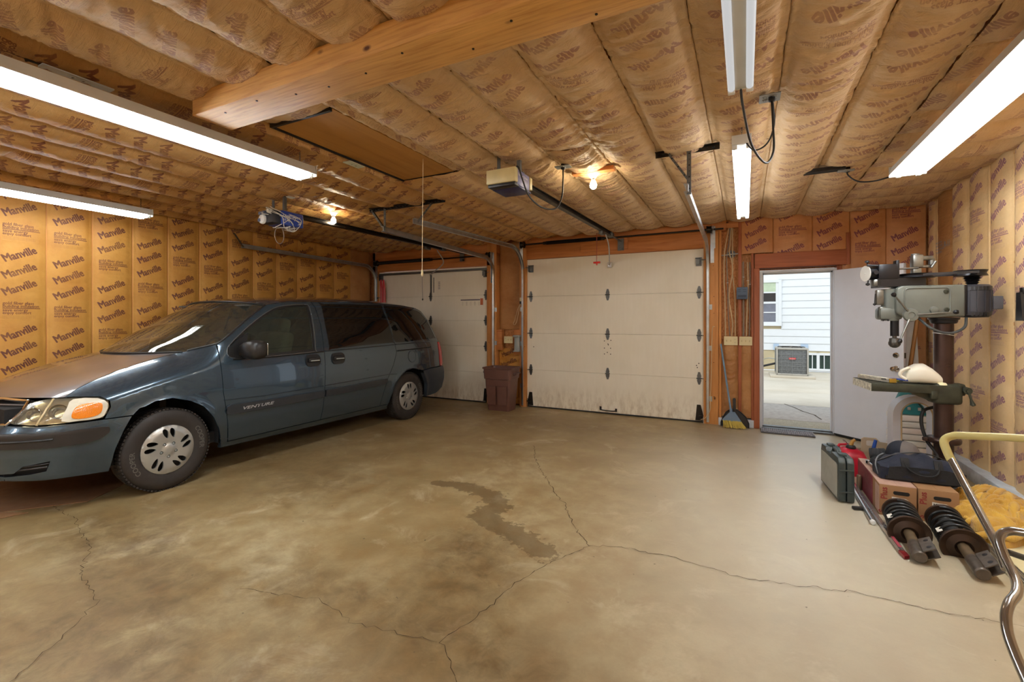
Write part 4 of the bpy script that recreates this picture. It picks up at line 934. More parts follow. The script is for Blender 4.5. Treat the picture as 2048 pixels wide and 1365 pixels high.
# cowl, black windscreen edge, wiper
def edge_tube(name, pts, r, m):
    for sd in (1, -1): q = MB(); q.tube([(sd*p[0], p[1]-3.75, p[2]) for p in pts], r, 8); q.build(name, m, van)
edge_tube('windscreen_seal', E2[1:], .009, BLACK_TRIM)
q = MB(); q.tube([(E2[0][0]*s_, C2[0][1]+(E2[0][1]-C2[0][1])*s_**2-3.75, C2[0][2]+(E2[0][2]-C2[0][2])*s_**2.2-.002) for s_ in [i/12 for i in range(-12, 13)]] if False else [(sg*E2[0][0]*s_, C2[0][1]+(E2[0][1]-C2[0][1])*s_**2-3.75, C2[0][2]+(E2[0][2]-C2[0][2])*s_**2.2) for sg, s_ in [(-1, i/12) for i in range(12, 0, -1)]+[(1, i/12) for i in range(13)]], .009, 8); q.build('cowl', BLACKP, van)
q = MB(); q.tube([(sg*E2[-1][0]*s_, C2[-1][1]+(E2[-1][1]-C2[-1][1])*s_**2-3.75, C2[-1][2]+(E2[-1][2]-C2[-1][2])*s_**2.2+.003) for sg, s_ in [(-1, i/12) for i in range(12, 0, -1)]+[(1, i/12) for i in range(13)]], .008, 8); q.build('header_seal', BLACK_TRIM, van)
# underbody, wheel wells, interior
DK = simple('underbody_black', (18, 17, 17), .9)
IN = simple('interior_grey', (70, 68, 62), .8); SEAT = simple('beige_seat_cloth', (150, 144, 124), .9, bump=.2)
q = MB(); q.box((0, 0, .34), (1.62, 4.3, .10)); q.box((0, -2.1, .55), (1.2, .7, .5)); q.box((0, 2.35, .5), (1.5, .5, .3)); q.build('floor_pan', DK, van)
for sx in (1, -1):
    for wy in (2.19, 5.33):
        q = MB(); ar = [(wy-3.75+.435*math.cos(a), .34+.435*math.sin(a)) for a in np.linspace(-.12, PI+.12, 26)]; n = len(ar)
        q.add([(sx*.87, a, b) for a, b in ar]+[(sx*.52, a, b) for a, b in ar], [(j, j+1, n+j+1, n+j) for j in range(n-1)]+[tuple(range(n, 2*n))]); q.build('wheel_well', DK, van)
q = MB(); q.span((-.62, 2.35-3.75, .80), (.62, 2.75-3.75, .98), bev=.04); q.span((-.64, 2.25-3.75, .4), (.64, 2.3-3.75, .95)); q.build('dashboard', IN, van)
q = MB(); q.tube([(.38+.18*math.cos(a), 2.86-3.75+.04*math.sin(a), 1.08+.17*math.sin(a)) for a in [2*PI*i/24 for i in range(24)]], .014, 8, closed=True); q.box((.38, 2.85-3.75, 1.05), (.30, .03, .05), bev=.01); q.cyl((.38, 2.84-3.75, 1.05), (.38, 2.6-3.75, .96), .03, 10); q.build('steering_wheel', BLACKP, van)
def seat(x, y):
    q = MB(); q.box((x, y-3.75, .62), (.52, .50, .16), bev=.05, seg=3); q.box((x, y+.25-3.75, .98), (.50, .16, .66), rot=Matrix.Rotation(-.22, 3, 'X'), bev=.06, seg=3); q.box((x, y+.36-3.75, 1.37), (.28, .12, .18), rot=Matrix.Rotation(-.2, 3, 'X'), bev=.05, seg=3); q.cyl((x-.07, y+.33-3.75, 1.2), (x-.07, y+.35-3.75, 1.34), .008, 8); q.cyl((x+.07, y+.33-3.75, 1.2), (x+.07, y+.35-3.75, 1.34), .008, 8); q.build('seat', SEAT, van)
for y_ in (3.25, 4.25, 5.2):
    for x_ in (-.40, .40): seat(x_, y_)
q = MB(); q.span((-.6, 3.05-3.75, 1.585), (.6, 5.7-3.75, 1.60)); q.build('headliner', IN, van)
q = MB(); q.box((.0, 2.98-3.75, 1.50), (.24, .03, .07), bev=.02); q.cyl((0, 2.98-3.75, 1.53), (0, 3.0-3.75, 1.60), .01, 8); q.build('rear_view_mirror', BLACKP, van)
q = MB(); q.lathe([(0, .03), (.05, .02), (.06, 0), (.03, -.02), (0, -.02)], (.60, 2.52-3.75, 1.05), n=12); q.build('dash_trinket', simple('turquoise_trinket', (60, 170, 190), .5), van, label='turquoise trinket on the dashboard')
# door mirrors
for sd in (1, -1):
    q = MB(); q.prism([(2.70, 1.06), (2.86, 1.06), (2.895, 1.31), (2.80, 1.25), (2.72, 1.18)], .02, (sd*.875-(.0 if sd > 0 else .02), -3.75, 0), (0, 1, 0), (0, 0, 1), (1, 0, 0)); q.build('mirror_base', BLACKP, van)
    q = MB()
    prof = [(0, .055, .045), (.05, .075, .06), (.13, .092, .075), (.20, .094, .078), (.25, .085, .070), (.265, .05, .04)]
    R_ = []
    for k, (a, h, d) in enumerate(prof):
        for j in range(16):
            t = 2*PI*j/16; c_, s_ = math.cos(t), math.sin(t); e = .75; R_.append((sd*(.895+a), 2.86-3.75-.02+.02*k/5+d*math.copysign(abs(c_)**e, c_), 1.155+h*math.copysign(abs(s_)**e, s_)-.01*(1-k/5)))
    fs = [(k*16+j, k*16+(j+1) % 16, (k+1)*16+(j+1) % 16, (k+1)*16+j) for k in range(5) for j in range(16)]+[tuple(range(16)), tuple(80+j for j in range(16))]
    q.add(R_, fs); q.build('mirror_shell', BLACK_TRIM, van, sm=60)
    q = MB(); q.box((sd*1.05, 2.86-3.75+.072, 1.155), (.18, .008, .12), bev=.003); q.build('mirror_glass', CHROME, van)
# wheels
HUB = NT('hubcap_silver').set(col=srgb(186, 188, 186), rough=.3, metal=.7).m; TYRE = simple('tyre_rubber', (46, 40, 36), .7, bump=.15, bs=40); RIMD = simple('wheel_dark', (34, 32, 30), .5, .3)
def hub_fill():
    outer = [(.203*math.cos(2*PI*i/60), .203*math.sin(2*PI*i/60)) for i in range(60)]; holes = []
    for k in range(5):
        for da, l in ((-.19, .062), (.19, .062)):
            a = 2*PI*k/5+da+.3; ca, sa = math.cos(a), math.sin(a); tw = .42*(1 if da < 0 else .35); c_ = Vector((.140*ca, .140*sa)); ax = Vector((math.cos(a+tw), math.sin(a+tw))); nx = Vector((-ax.y, ax.x))
            holes.append([tuple(c_+ax*(.042*math.cos(t))+nx*(.0185*math.sin(t)*(1+.35*math.cos(t)))) for t in [2*PI*j/14 for j in range(14)]])
    for k in range(5): a = 2*PI*k/5+.9; holes.append([(.058*math.cos(a)+.0135*math.cos(t), .058*math.sin(a)+.0135*math.sin(t)) for t in [2*PI*j/10 for j in range(10)]])
    return fill2d(outer, holes, .016)
HP, HF, HR = hub_fill()
def hz(r): return np.interp(r, [0, .03, .055, .10, .16, .185, .197, .203], [.018, .018, .010, .014, .016, .008, .010, .002])
def wheel(wy, sd):
    w = thing('w', None, None); bpy.data.objects.remove(w); cx_, cz = sd*.89, .34; ox = (sd, 0, 0)
    q = MB(); q.lathe([(.20, -.20), (.262, -.215), (.315, -.205), (.335, -.185), (.340, -.15), (.340, -.035), (.335, -.012), (.318, .008), (.285, .018), (.24, .015), (.205, .002), (.20, -.02)], (cx_, wy-3.75, cz), ox, n=56)
    tyre = q.build('tyre', TYRE, van)
    q = MB()
    for k in range(72):
        a = 2*PI*k/72; c_ = Vector((0, math.cos(a), math.sin(a))); t_ = Vector((0, -math.sin(a), math.cos(a))); R3 = Matrix((Vector((1, 0, 0)), t_, c_)).transposed()
        q.box(Vector((cx_-sd*.020, wy-3.75, cz))+c_*.3385, (.034, .019, .011), rot=R3); q.box(Vector((cx_-sd*.085, wy-3.75, cz))+c_*.340, (.06, .018, .010), rot=R3)
    q.build('tread_blocks', TYRE, tyre, kind='stuff')
    q = MB(); q.lathe([(.203, .0), (.203, -.02), (.17, -.05), (.08, -.06), (0, -.06)], (cx_, wy-3.75, cz), ox, n=40); q.build('rim', RIMD, van)
    q = MB(); A = np.array(HP); r = np.hypot(A[:, 0], A[:, 1]); h = hz(r); vs = [(cx_+sd*(.004+hh), wy-3.75+a, cz+b) for (a, b), hh in zip(HP, h)]; vb = [(cx_+sd*(hh-.010), wy-3.75+a, cz+b) for (a, b), hh in zip(HP, h)]
    n0 = len(vs); q.add(vs+vb, HF+[(a, b, b+n0, a+n0) for a, b in HR]); hub = q.build('hubcap', HUB, van, sm=30)
    for k in range(5):
        a = 2*PI*k/5+.9; q = MB(); q.cyl((cx_-sd*.01, wy-3.75+.058*math.cos(a), cz+.058*math.sin(a)), (cx_+sd*.012, wy-3.75+.058*math.cos(a), cz+.058*math.sin(a)), .0085, 6); q.build('wheel_nut', GREYP, hub)
    if sd > 0:      # raised maker's letters on the sidewall
        for word, mid in (('COOPER', .22), ('COOPER', PI+.25)):
            vs, ts = text_mesh(word, .052, .012); wd = max(p[0] for p in vs); V_ = []
            for px, py in vs:
                a = PI/2+0-( (px-wd/2)/.262)+mid-PI/2; rr = .248+py; hgt = np.interp(rr, [.24, .285, .318], [.0165, .0195, .0095]); V_.append((cx_+sd*hgt, wy-3.75+rr*math.cos(a), cz+rr*math.sin(a)))
            q = MB(); q.add(V_, ts); q.build('sidewall_letters', simple('tyre_letters', (92, 88, 82), .6), tyre, sm=0, recalc=False, kind='stuff')
for wy in (2.19, 5.33):
    for sd in (1, -1): wheel(wy, sd)
# ------------------------------------------------------------------ lamps
TUBE = emit('fluorescent_glow', (.90, .96, 1.0), TUBE_WATT)
TUBE_R = emit('fluorescent_glow_right', (.92, .97, 1.0), TUBE_WATT)
def fixture(x, y0, y1, z, label, m=None, style='flat', chain=True, group=None):
    t = thing('fluorescent_fixture', label, 'ceiling light', (x, (y0+y1)/2, z)); L = (y1-y0)/2; m = m or TUBE
    q = MB()
    if style == 'flat':     # channel with sloped reflector wings, end plates
        q.prism([(-.12, -.004), (-.10, .062), (.10, .062), (.12, -.004), (.116, -.004), (.045, .045), (.03, .005), (-.03, .005), (-.045, .045), (-.116, -.004)], 2*L, (0, -L, 0), (1, 0, 0), (0, 0, 1), (0, 1, 0))
    else:
        q.prism([(-.024, -.006), (.024, -.006), (.030, .02), (.056, .026), (.056, .05), (-.056, .05), (-.056, .026), (-.030, .02)], 2*L, (0, -L, .0), (1, 0, 0), (0, 0, 1), (0, 1, 0))
    q.build('housing', WHITE_OFF, t)
    for sy in (-1, 1): q = MB(); q.box((0, sy*(L+.003), .022), (.235 if style == 'flat' else .118, .006, .085 if style == 'flat' else .062), bev=.002); q.build('end_plate', WHITE_OFF, t)
    TX, TR = (.062, .019) if style == 'flat' else (.041, .0165)
    for dx in (-TX, TX):
        q = MB(); q.tube([(dx, -L+.03, -.012), (dx, L-.03, -.012)], TR, 14); q.build('tube', m, t)
        for sy in (-1, 1): q = MB(); q.box((dx, sy*(L-.018), -.008), (.032, .028, .05), bev=.004); q.build('lamp_holder', WHITEP, t)
    if chain:
        for y in (-L+.12, L-.06):
            for k in range(8):
                q = MB(); a = k % 2; h = .075+k*.0145
                if z+h > 2.80: break
                q.tube([(0+(.005*math.cos(b) if a else 0), y+(0 if a else .005*math.cos(b)), h+.010*math.sin(b)) for b in [2*PI*i/10 for i in range(10)]], .0016, 5, closed=True); q.build('chain_link', GALV_D, t)
            q = MB(); q.cyl((0, y, z and min(2.80-z, .075+8*.0145)), (0, y, 2.815-z), .003, 6); q.box((0, y, .066), (.03, .02, .014)); q.build('hanger', GALV_D, t)
    return t
F1 = fixture(-3.155, .17, 2.58, 2.595, 'long twin tube light over the bonnet side, near the pine beam')
F2 = fixture(-5.965, .35, 2.78, 2.60, 'twin tube light hanging low beside the left wall', m=emit('fluorescent_glow_left', (.92, .97, 1.0), TUBE_WATT*.42))
F3 = fixture(-.02, .18, 2.585, 2.60, 'twin tube light at the top of the photo with dim grey tubes', m=emit('dim_tube', (1, 1, 1), .42), style='box')
F4 = fixture(-.02, 3.39, 5.79, 2.60, 'lit twin tube light pointing at the open side door', style='box', m=emit('fluorescent_glow_middle', (.95, .98, 1.0), 11.0))
F5 = fixture(1.15, 2.25, 4.68, 2.60, 'bright twin tube light near the right wall', m=TUBE_R)
# unseen fill lights, added behind the viewpoint to brighten the room
FILL_TUBE = emit('fill_glow_rear', (.90, .96, 1.0), TUBE_WATT*.95)
for x, lb_ in ((-5.0, 'nearest the left wall'), (-2.6, 'in the middle'), (-.3, 'nearest the right wall')):
    fixture(x, -2.9, -.5, 2.60, 'added unseen twin tube fill light behind the viewpoint, '+lb_, m=FILL_TUBE)
def bulb(x, y, zc, label, top=2.80):
    t = thing('light_bulb_fixture', label, 'light bulb', (x, y, zc))
    q = MB(); q.lathe([(0, top-zc), (.055, top-zc), (.055, top-zc-.03), (.05, top-zc-.035), (0, top-zc-.035)], n=20); q.build('electrical_box', DARKM, t)
    q = MB(); q.lathe([(.058, top-zc-.035), (.062, top-zc-.045), (.058, top-zc-.06), (.035, top-zc-.08), (.024, top-zc-.10), (.0, top-zc-.10)], n=24); q.build('porcelain_socket', WHITEP, t)
    q = MB(); q.cyl((0, 0, top-zc-.098), (0, 0, top-zc-.118), .014, 16); q.build('bulb_base', GALV, t)
    q = MB(); q.lathe([(.013, top-zc-.115), (.018, top-zc-.128), (.028, top-zc-.148), (.031, top-zc-.165), (.026, top-zc-.186), (.013, top-zc-.196), (0, top-zc-.198)], n=20); q.build('glass_bulb', emit('bulb_glow', (1, .86, .62), BULB_WATT), t)
    return t
b1 = bulb(-1.205, 4.0, 2.80, 'bare lit bulb right of the cream opener')
b2 = bulb(-4.44, 4.02, 2.80, 'bare lit bulb behind the blue opener')
for t_ in (b1, b2):
    q = MB(); q.box((0, 0.0, -.038), (.38, .075, .035), bev=.004) ; q.build('mounting_board', STUD_X, t_)
    for c_ in t_.children: pass
# ------------------------------------------------------------------ outlets with cords
def plate(name, c, w, h, nrm, m, par_label, cat='outlet', gang=1, kinds='s'):
    """cover plate on a surface: nrm 'd' down (ceiling), 'f' facing the room from the front wall"""
    t = thing(name, par_label, cat, c)
    if nrm == 'd': u, v, n_ = (1, 0, 0), (0, -1, 0), (0, 0, -1)
    else: u, v, n_ = (1, 0, 0), (0, 0, 1), (0, -1, 0)
    q = MB(); q.prism(rrect(w, h, .004, 2), .006, (0, 0, 0), u, v, n_); q.build('cover_plate', m, t)
    U, V, N = Vector(u), Vector(v), Vector(n_)
    for i, k in enumerate(kinds):
        cx_ = (i-(len(kinds)-1)/2)*w/len(kinds)*.92; o = U*cx_
        if k == 's':
            q = MB(); q.box(o+N*.008, [abs(a)*.010+abs(b)*.024+abs(c_)*.006 for a, b, c_ in zip(U, V, N)]); q.box(o+N*.014+V*.004, [abs(a)*.006+abs(b)*.008+abs(c_)*.014 for a, b, c_ in zip(U, V, N)]); q.build('toggle', simple('toggle_ivory', (196, 176, 128), .4) if 'toggle_ivory' not in bpy.data.materials else bpy.data.materials['toggle_ivory'], t)
        else:
            for dv in (-.022, .022):
                q = MB(); q.prism(rrect(.026, .026, .010, 3), .003, o+V*dv+N*.006, u, v, n_); q.build('socket', m, t)
                q = MB(); 
                for du in (-.006, .006): q.box(o+V*dv+U*du+N*.0095, [abs(a)*.002+abs(b)*.009+abs(c_)*.002 for a, b, c_ in zip(U, V, N)])
                q.build('slot', BLACKP, t)
    return t
plate('ceiling_outlet', (-1.385, 3.72, 2.745), .13, .08, 'd', FOIL, 'small grey ceiling outlet feeding the cream opener', kinds='o')
plate('ceiling_outlet', (.13, 3.11, 2.745), .11, .11, 'd', FOIL, 'square grey ceiling outlet between the two middle tube lights', kinds='oo')
plate('ceiling_outlet', (-2.93, 2.87, 2.745), .08, .17, 'd', simple('pale_green_plate', (198, 204, 188), .5), 'pale ceiling cover plate beside the plywood hatch', kinds='o')
plate('ceiling_outlet', (-3.20, 1.17, 2.735), .06, .30, 'd', simple('pale_plate_long', (196, 204, 204), .5), 'long pale cover plate above the long left light', kinds='o')
plate('ceiling_outlet', (.78, 4.88, 2.735), .12, .06, 'd', FOIL, 'narrow ceiling outlet in the dark slot near the right light', kinds='o')
q = MB(); q.box((-.0, 0, 0), (.30, .085, .03)); o_ = q.build('ceiling_slot', tear, ceiling); o_.location = (.62, 4.86, 2.752); o_['label'] = 'dark slot torn in the ceiling facing'
q = MB(); q.box((0, 0, 0), (.045, .62, .03)); o_ = q.build('ceiling_slot', tear, ceiling); o_.location = (-3.22, .92, 2.75); o_['label'] = 'long dark gap in the left ceiling facing'
plate('switch_plate', (-3.555, YW-.045, 1.11), .165, .115, 'f', IVORY, 'ivory plate with outlet and two switches between the garage doors', 'switch', kinds='oss')
plate('switch_plate', (-.172, YW-.018, 1.158), .168, .118, 'f', IVORY, 'ivory plate above the broom, with an outlet at its right end', 'switch', kinds='sso')
plate('switch_plate', (.008, YW-.018, 1.158), .155, .118, 'f', IVORY, 'ivory triple switch plate next to the open side door', 'switch', kinds='sss')
def cord(name, pts, r, m, label, cat='cord', plug=None, **k):
    t = MB(); t.tube(spline(pts, 10), r, 8)
    if plug:
        for p in plug: t.box(p, (.035, .035, .05), bev=.008)
    o = t.build(name, m); return tag(o, label, cat, **k)
cord('power_cord', [(-.02, 2.585, 2.61), (-.01, 2.62, 2.52), (.03, 2.74, 2.36), (.10, 2.90, 2.30), (.145, 3.03, 2.40), (.145, 3.07, 2.56), (.14, 3.10, 2.72)], .006, CABLE_B, 'black cord drooping from the dim top light to the square outlet', plug=[(.14, 3.105, 2.74)])
cord('power_cord', [(-.02, 3.44, 2.665), (-.005, 3.40, 2.62), (.05, 3.36, 2.53), (.12, 3.28, 2.53), (.155, 3.2, 2.60), (.15, 3.15, 2.70), (.14, 3.13, 2.745)], .005, CABLE_B, 'thin black cord looping to the lit middle light')
cord('power_cord', [(.80, 4.92, 2.76), (.80, 4.91, 2.70), (.86, 4.85, 2.62), (.95, 4.78, 2.59), (1.05, 4.74, 2.60), (1.13, 4.70, 2.62)], .006, CABLE_B, 'black cord from the dark ceiling slot to the right light', plug=[(.80, 4.92, 2.75)])
# ------------------------------------------------------------------ garage door hardware
def track(label, xs_, side, yend, ztop, zh, rad=.30, hanger=None, xoff=0.0):
    """C channel track: up the jamb, round the bend and back along the ceiling"""
    t = thing('door_track', label, 'track', (xs_, YW, 0)); y0_ = YW-.035
    path = [(xs_, y0_, z_) for z_ in np.linspace(.03, ztop-rad, 8)]
    path += [(xs_, y0_-rad+rad*math.cos(a), ztop-rad+rad*math.sin(a)) for a in np.linspace(0, PI/2, 12)[1:]]
    n = 14
    for i in range(1, n+1): path.append((xs_+xoff*i/n, y0_-rad+(yend-(y0_-rad))*i/n, ztop+(zh-ztop)*i/n))
    P_ = [Vector(p) for p in path]; pr = [(-.028, -.022), (.028, -.022), (.032, .008), (.028, .012), (.026, -.014), (-.026, -.014), (-.028, .012), (-.032, .008)]; vs = []
    for i, p in enumerate(P_):
        tg = (P_[min(i+1, len(P_)-1)]-P_[max(i-1, 0)]).normalized(); b_ = Vector((1, 0, 0)); nn = tg.cross(b_).normalized()
        for a, b in pr: vs.append(p+nn*a+b_*(-side*b))
    k = len(pr); fs = [(i*k+j, i*k+(j+1) % k, (i+1)*k+(j+1) % k, (i+1)*k+j) for i in range(len(P_)-1) for j in range(k)]+[tuple(range(k)), tuple((len(P_)-1)*k+j for j in range(k))]
    q = MB(); q.add(vs, fs); q.build('rail', GALV, t, world_=True, sm=25)
    for z_ in (.35, 1.05, 1.62):
        q = MB(); q.box((xs_+side*.035, YW-.025, z_), (.05, .004, .07)); q.box((xs_+side*.018, YW-.04, z_), (.004, .03, .06)); q.cyl((xs_+side*.045, YW-.027, z_), (xs_+side*.045, YW-.036, z_), .008, 6); q.build('jamb_bracket', GALV, t, world_=True)
    e = P_[-1]
    if hanger:
        for a, b in hanger:
            q = MB(); q.angle(Vector(a), Vector(b), .032, .003, (1, 0, 0) if abs(a[0]-b[0]) < .5*abs(a[2]-b[2]) else (0, 0, -1), (0, 1, 0)); hb = q.build('perforated_angle', GALV_D, t, world_=True)
            L = (Vector(b)-Vector(a)); n_ = int(L.length/.04); q = MB()
            for i in range(1, n_): c_ = Vector(a)+L*(i/n_); q.box(c_+(Vector((.018, -.0006, 0)) if abs(L.x) < .5*abs(L.z) else Vector((0, -.0006, -.018))), (.010, .002, .010) if i % 2 else (.006, .002, .006))
            q.build('punched_holes', BLACKM, hb, sm=0, world_=False, kind='stuff')
            hb2 = bpy.data.objects[hb.name]
            for ch in hb2.children:
                for v in ch.data.vertices: v.co = t.matrix_basis.inverted() @ v.co
    return t
track('galvanised left track of the left garage door, over the van', -6.50, -1, 4.22, 2.49, 2.515, hanger=[((-6.50, 4.22, 2.50), (-6.60, 4.15, 2.70))])
track('galvanised right track of the left garage door', -3.85, 1, 4.12, 2.49, 2.50, .30, hanger=[((-3.76, 4.14, 2.76), (-3.76, 4.14, 2.48)), ((-3.96, 4.14, 2.76), (-3.78, 4.14, 2.54))], xoff=.08)
track('galvanised left track of the big garage door', -3.285, -1, 4.08, 2.61, 2.535, .42, hanger=[((-3.06, 4.15, 2.76), (-3.25, 4.12, 2.55))], xoff=.02)
track('galvanised right track of the big garage door', -.465, 1, 3.72, 2.50, 2.44, .38, hanger=[((-.40, 3.78, 2.76), (-.40, 3.78, 2.40)), ((-.535, 3.80, 2.755), (-.37, 3.78, 2.50))], xoff=.06)
for nm, a, b, lb in (('hanger_bar', (-3.98, 4.15, 2.755), (-2.90, 4.15, 2.755), 'perforated steel bar across the ceiling left of the cream opener'), ('hanger_bar', (-.64, 3.83, 2.77), (-.17, 3.83, 2.77), 'perforated steel bar above the right track of the big door')):
    q = MB(); q.angle(a, b, .04, .004, (0, 0, -1), (0, -1, 0)); tag(o_ := q.build(nm, DARKM), lb, 'bar')
    q = MB(); n_ = int((b[0]-a[0])/.045)
    for i in range(n_): q.box((a[0]+.02+i*.045, a[1]-.0205+.018, a[2]-.022), (.018 if i % 2 else .008, .050, .009))
    q.build('punched_holes', BLACKM, o_, sm=0, kind='stuff')
def torsion(label, x0, x1, z, spr, dr):
    t = thing('torsion_shaft', label, 'garage door spring', ((x0+x1)/2, YW-.09, z))
    q = MB(); q.tube([(x0, YW-.09, z), (x1, YW-.09, z)], .013, 12); q.build('shaft', DARKM, t, world_=True)
    a, b = spr; n = int((b-a)/.009); q = MB(); pts = []
    for i in range(n*8+1): g = 2*PI*i/8; pts.append((a+(b-a)*i/(n*8), YW-.09+.026*math.cos(g), z+.026*math.sin(g)))
    q.tube(pts, .0044, 4); q.build('spring', BLACKM, t, world_=True)
    for x in (a-.02, b+.02): q = MB(); q.cyl((x-.03, YW-.09, z), (x+.03, YW-.09, z), .024, 16); q.build('spring_cone', DARKM, t, world_=True)
    for x in dr:
        q = MB(); q.lathe([(.02, -.03), (.055, -.03), (.055, -.024), (.045, -.02), (.045, .02), (.055, .024), (.055, .03), (.02, .03)], (x, YW-.09, z), (1, 0, 0), n=24); q.build('cable_drum', DARKM, t, world_=True)
        q = MB(); q.box((x+(.05 if x > (x0+x1)/2 else -.05), YW-.066, z), (.006, .085, .11), bev=.002); q.box((x+(.05 if x > (x0+x1)/2 else -.05), YW-.028, z-.10), (.05, .006, .30)); q.build('end_bearing_plate', GALV, t, world_=True)
    return t
torsion('torsion shaft with dark spring above the left garage door', -6.47, -3.87, 2.55, (-6.40, -5.15), (-6.44, -3.92))
torsion('torsion shaft with black spring above the big garage door', -3.30, -.26, 2.68, (-2.85, -1.95), (-3.27, -.44))
# angle iron flags next to the tracks (white perforated)
for x, z0_, z1_ in ((-.425, 2.23, 2.66), (-3.885, 2.08, 2.52)):
    q = MB(); q.angle((x, YW-.024, z0_), (x, YW-.024, z1_), .045, .004, (1, 0, 0), (0, -1, 0)); tag(q.build('flag_bracket', GALV), 'white perforated flag bracket beside the %s garage door' % ('big' if x > -1 else 'left'), 'bracket')
# openers
def opener_rail(t, x0_, y0_, x1_, y1_, z0_, z1_):
    a, b = Vector((x0_, y0_, z0_)), Vector((x1_, y1_, z1_))
    q = MB(); q.sweep(a, b, [(-.028, 0), (.028, 0), (.028, .006), (.004, .006), (.004, .044), (.028, .044), (.028, .05), (-.028, .05), (-.028, .044), (-.004, .044), (-.004, .006), (-.028, .006)], (1, 0, 0), (0, 0, 1)); q.build('rail', DARKM, t, world_=True)
    q = MB(); q.tube([a+Vector((.014, 0, .012)), b+Vector((.014, 0, .012))], .006, 6); q.tube([a+Vector((-.014, 0, .012)), b+Vector((-.014, 0, .012))], .006, 6); q.build('chain', BLACKM, t, world_=True)
    q = MB(); q.box(b+Vector((0, .03, .02)), (.08, .10, .06), bev=.005); q.box((x1_, YW-.06, z1_-.03), (.09, .012, .18)); q.box((x1_+.02, YW-.08, z1_-.1), (.03, .05, .03)); q.box(b+Vector((0, (YW-.05-y1_)/2, .02)), (.03, YW-.05-y1_, .012)); q.build('header_bracket', GALV_D, t, world_=True)
    q = MB(); c_ = a+(b-a)*.86; q.box(c_+Vector((0, 0, -.02)), (.05, .12, .05), bev=.008); q.build('trolley', GALV_D, t, world_=True); return c_
NAVY = simple('navy_plastic', (34, 42, 92), .4); CREAMP = simple('cream_plastic_cover', (216, 202, 150), .4); LAV = simple('lavender_label', (128, 130, 176), .4)
op1 = thing('garage_door_opener', 'cream and navy garage door opener with its power cord hanging', 'door opener', (-1.71, 3.36, 2.55))
q = MB(); q.span((-1.845, 3.20, 2.515), (-1.585, 3.255, 2.628), bev=.010); q.build('front_cover', CREAMP, op1, world_=True)
q = MB(); q.span((-1.838, 3.255, 2.502), (-1.592, 3.48, 2.622), bev=.005); q.build('motor_housing', LAV, op1, world_=True)
q = MB(); q.span((-1.845, 3.48, 2.515), (-1.585, 3.53, 2.62), bev=.010); q.build('rear_cover', CREAMP, op1, world_=True)
q = MB(); q.span((-1.835, 3.29, 2.488), (-1.595, 3.52, 2.504), bev=.004); q.build('base_plate', NAVY, op1, world_=True)
q = MB(); q.span((-1.835, 3.215, 2.490), (-1.595, 3.29, 2.52), bev=.004); q.build('base_lens', BLACKP, op1, world_=True)
text_obj('lettering', 'GENIE', WHITEP, op1, (-1.449, 3.12, 2.60), (0, 1, 0), (0, 0, 1), .045, bold=.02, align='LEFT') if False else None
text_obj('lettering', 'Screw Drive', WHITEP, op1, (-1.5915, 3.27, 2.578), (0, 1, 0), (0, 0, 1), .028, bold=.015, sx=1.2)
q = MB(); q.tube([(-1.5905, 3.36+.016*math.cos(a), 2.548+.016*math.sin(a)) for a in [2*PI*i/18 for i in range(18)]], .002, 5, closed=True); q.build('label_ring', WHITEP, op1, world_=True)
q = MB(); q.angle((-1.62, 3.36, 2.628), (-1.62, 3.36, 2.79), .03, .003, (0, 1, 0), (-1, 0, 0)); q.box((-1.715, 3.375, 2.628), (.24, .04, .006)); q.angle((-1.83, 3.36, 2.628), (-1.83, 3.36, 2.79), .03, .003, (0, 1, 0), (1, 0, 0)); q.build('hanging_bracket', GALV_D, op1, world_=True)
cc = opener_rail(op1, -1.70, 3.53, -1.66, 6.30, 2.575, 2.60)
# release rope with red handle, curved door arm
q = MB(); q.tube([(-1.76, 6.0, 2.60), (-1.76, 6.0, 2.215)], .004, 6); q.build('release_rope', simple('red_cord', (150, 70, 56), .6), op1, world_=True)
q = MB(); q.cyl((-1.805, 6.0, 2.205), (-1.715, 6.0, 2.205), .013, 10); q.cyl((-1.76, 6.0, 2.205), (-1.76, 6.0, 2.17), .009, 8); q.build('release_handle', simple('red_plastic', (206, 44, 40), .4), op1, world_=True, label='red release handle')
q = MB(); q.tube(spline([(-1.68, 6.15, 2.60), (-1.72, 6.45, 2.50), (-1.79, 6.75, 2.36), (-1.84, 6.93, 2.28)], 6), .009, 8); q.box((-1.84, 6.955, 2.28), (.06, .03, .08), bev=.003); q.build('door_arm', GALV, op1, world_=True)
cord('power_cord', [(-1.60, 3.26, 2.645), (-1.575, 3.25, 2.62), (-1.56, 3.28, 2.54), (-1.53, 3.34, 2.42), (-1.47, 3.45, 2.35), (-1.40, 3.58, 2.36), (-1.375, 3.66, 2.47), (-1.38, 3.70, 2.62), (-1.385, 3.72, 2.75)], .0065, CABLE_B, 'black cord looping below the cream opener to its outlet', plug=[(-1.385, 3.72, 2.745)])
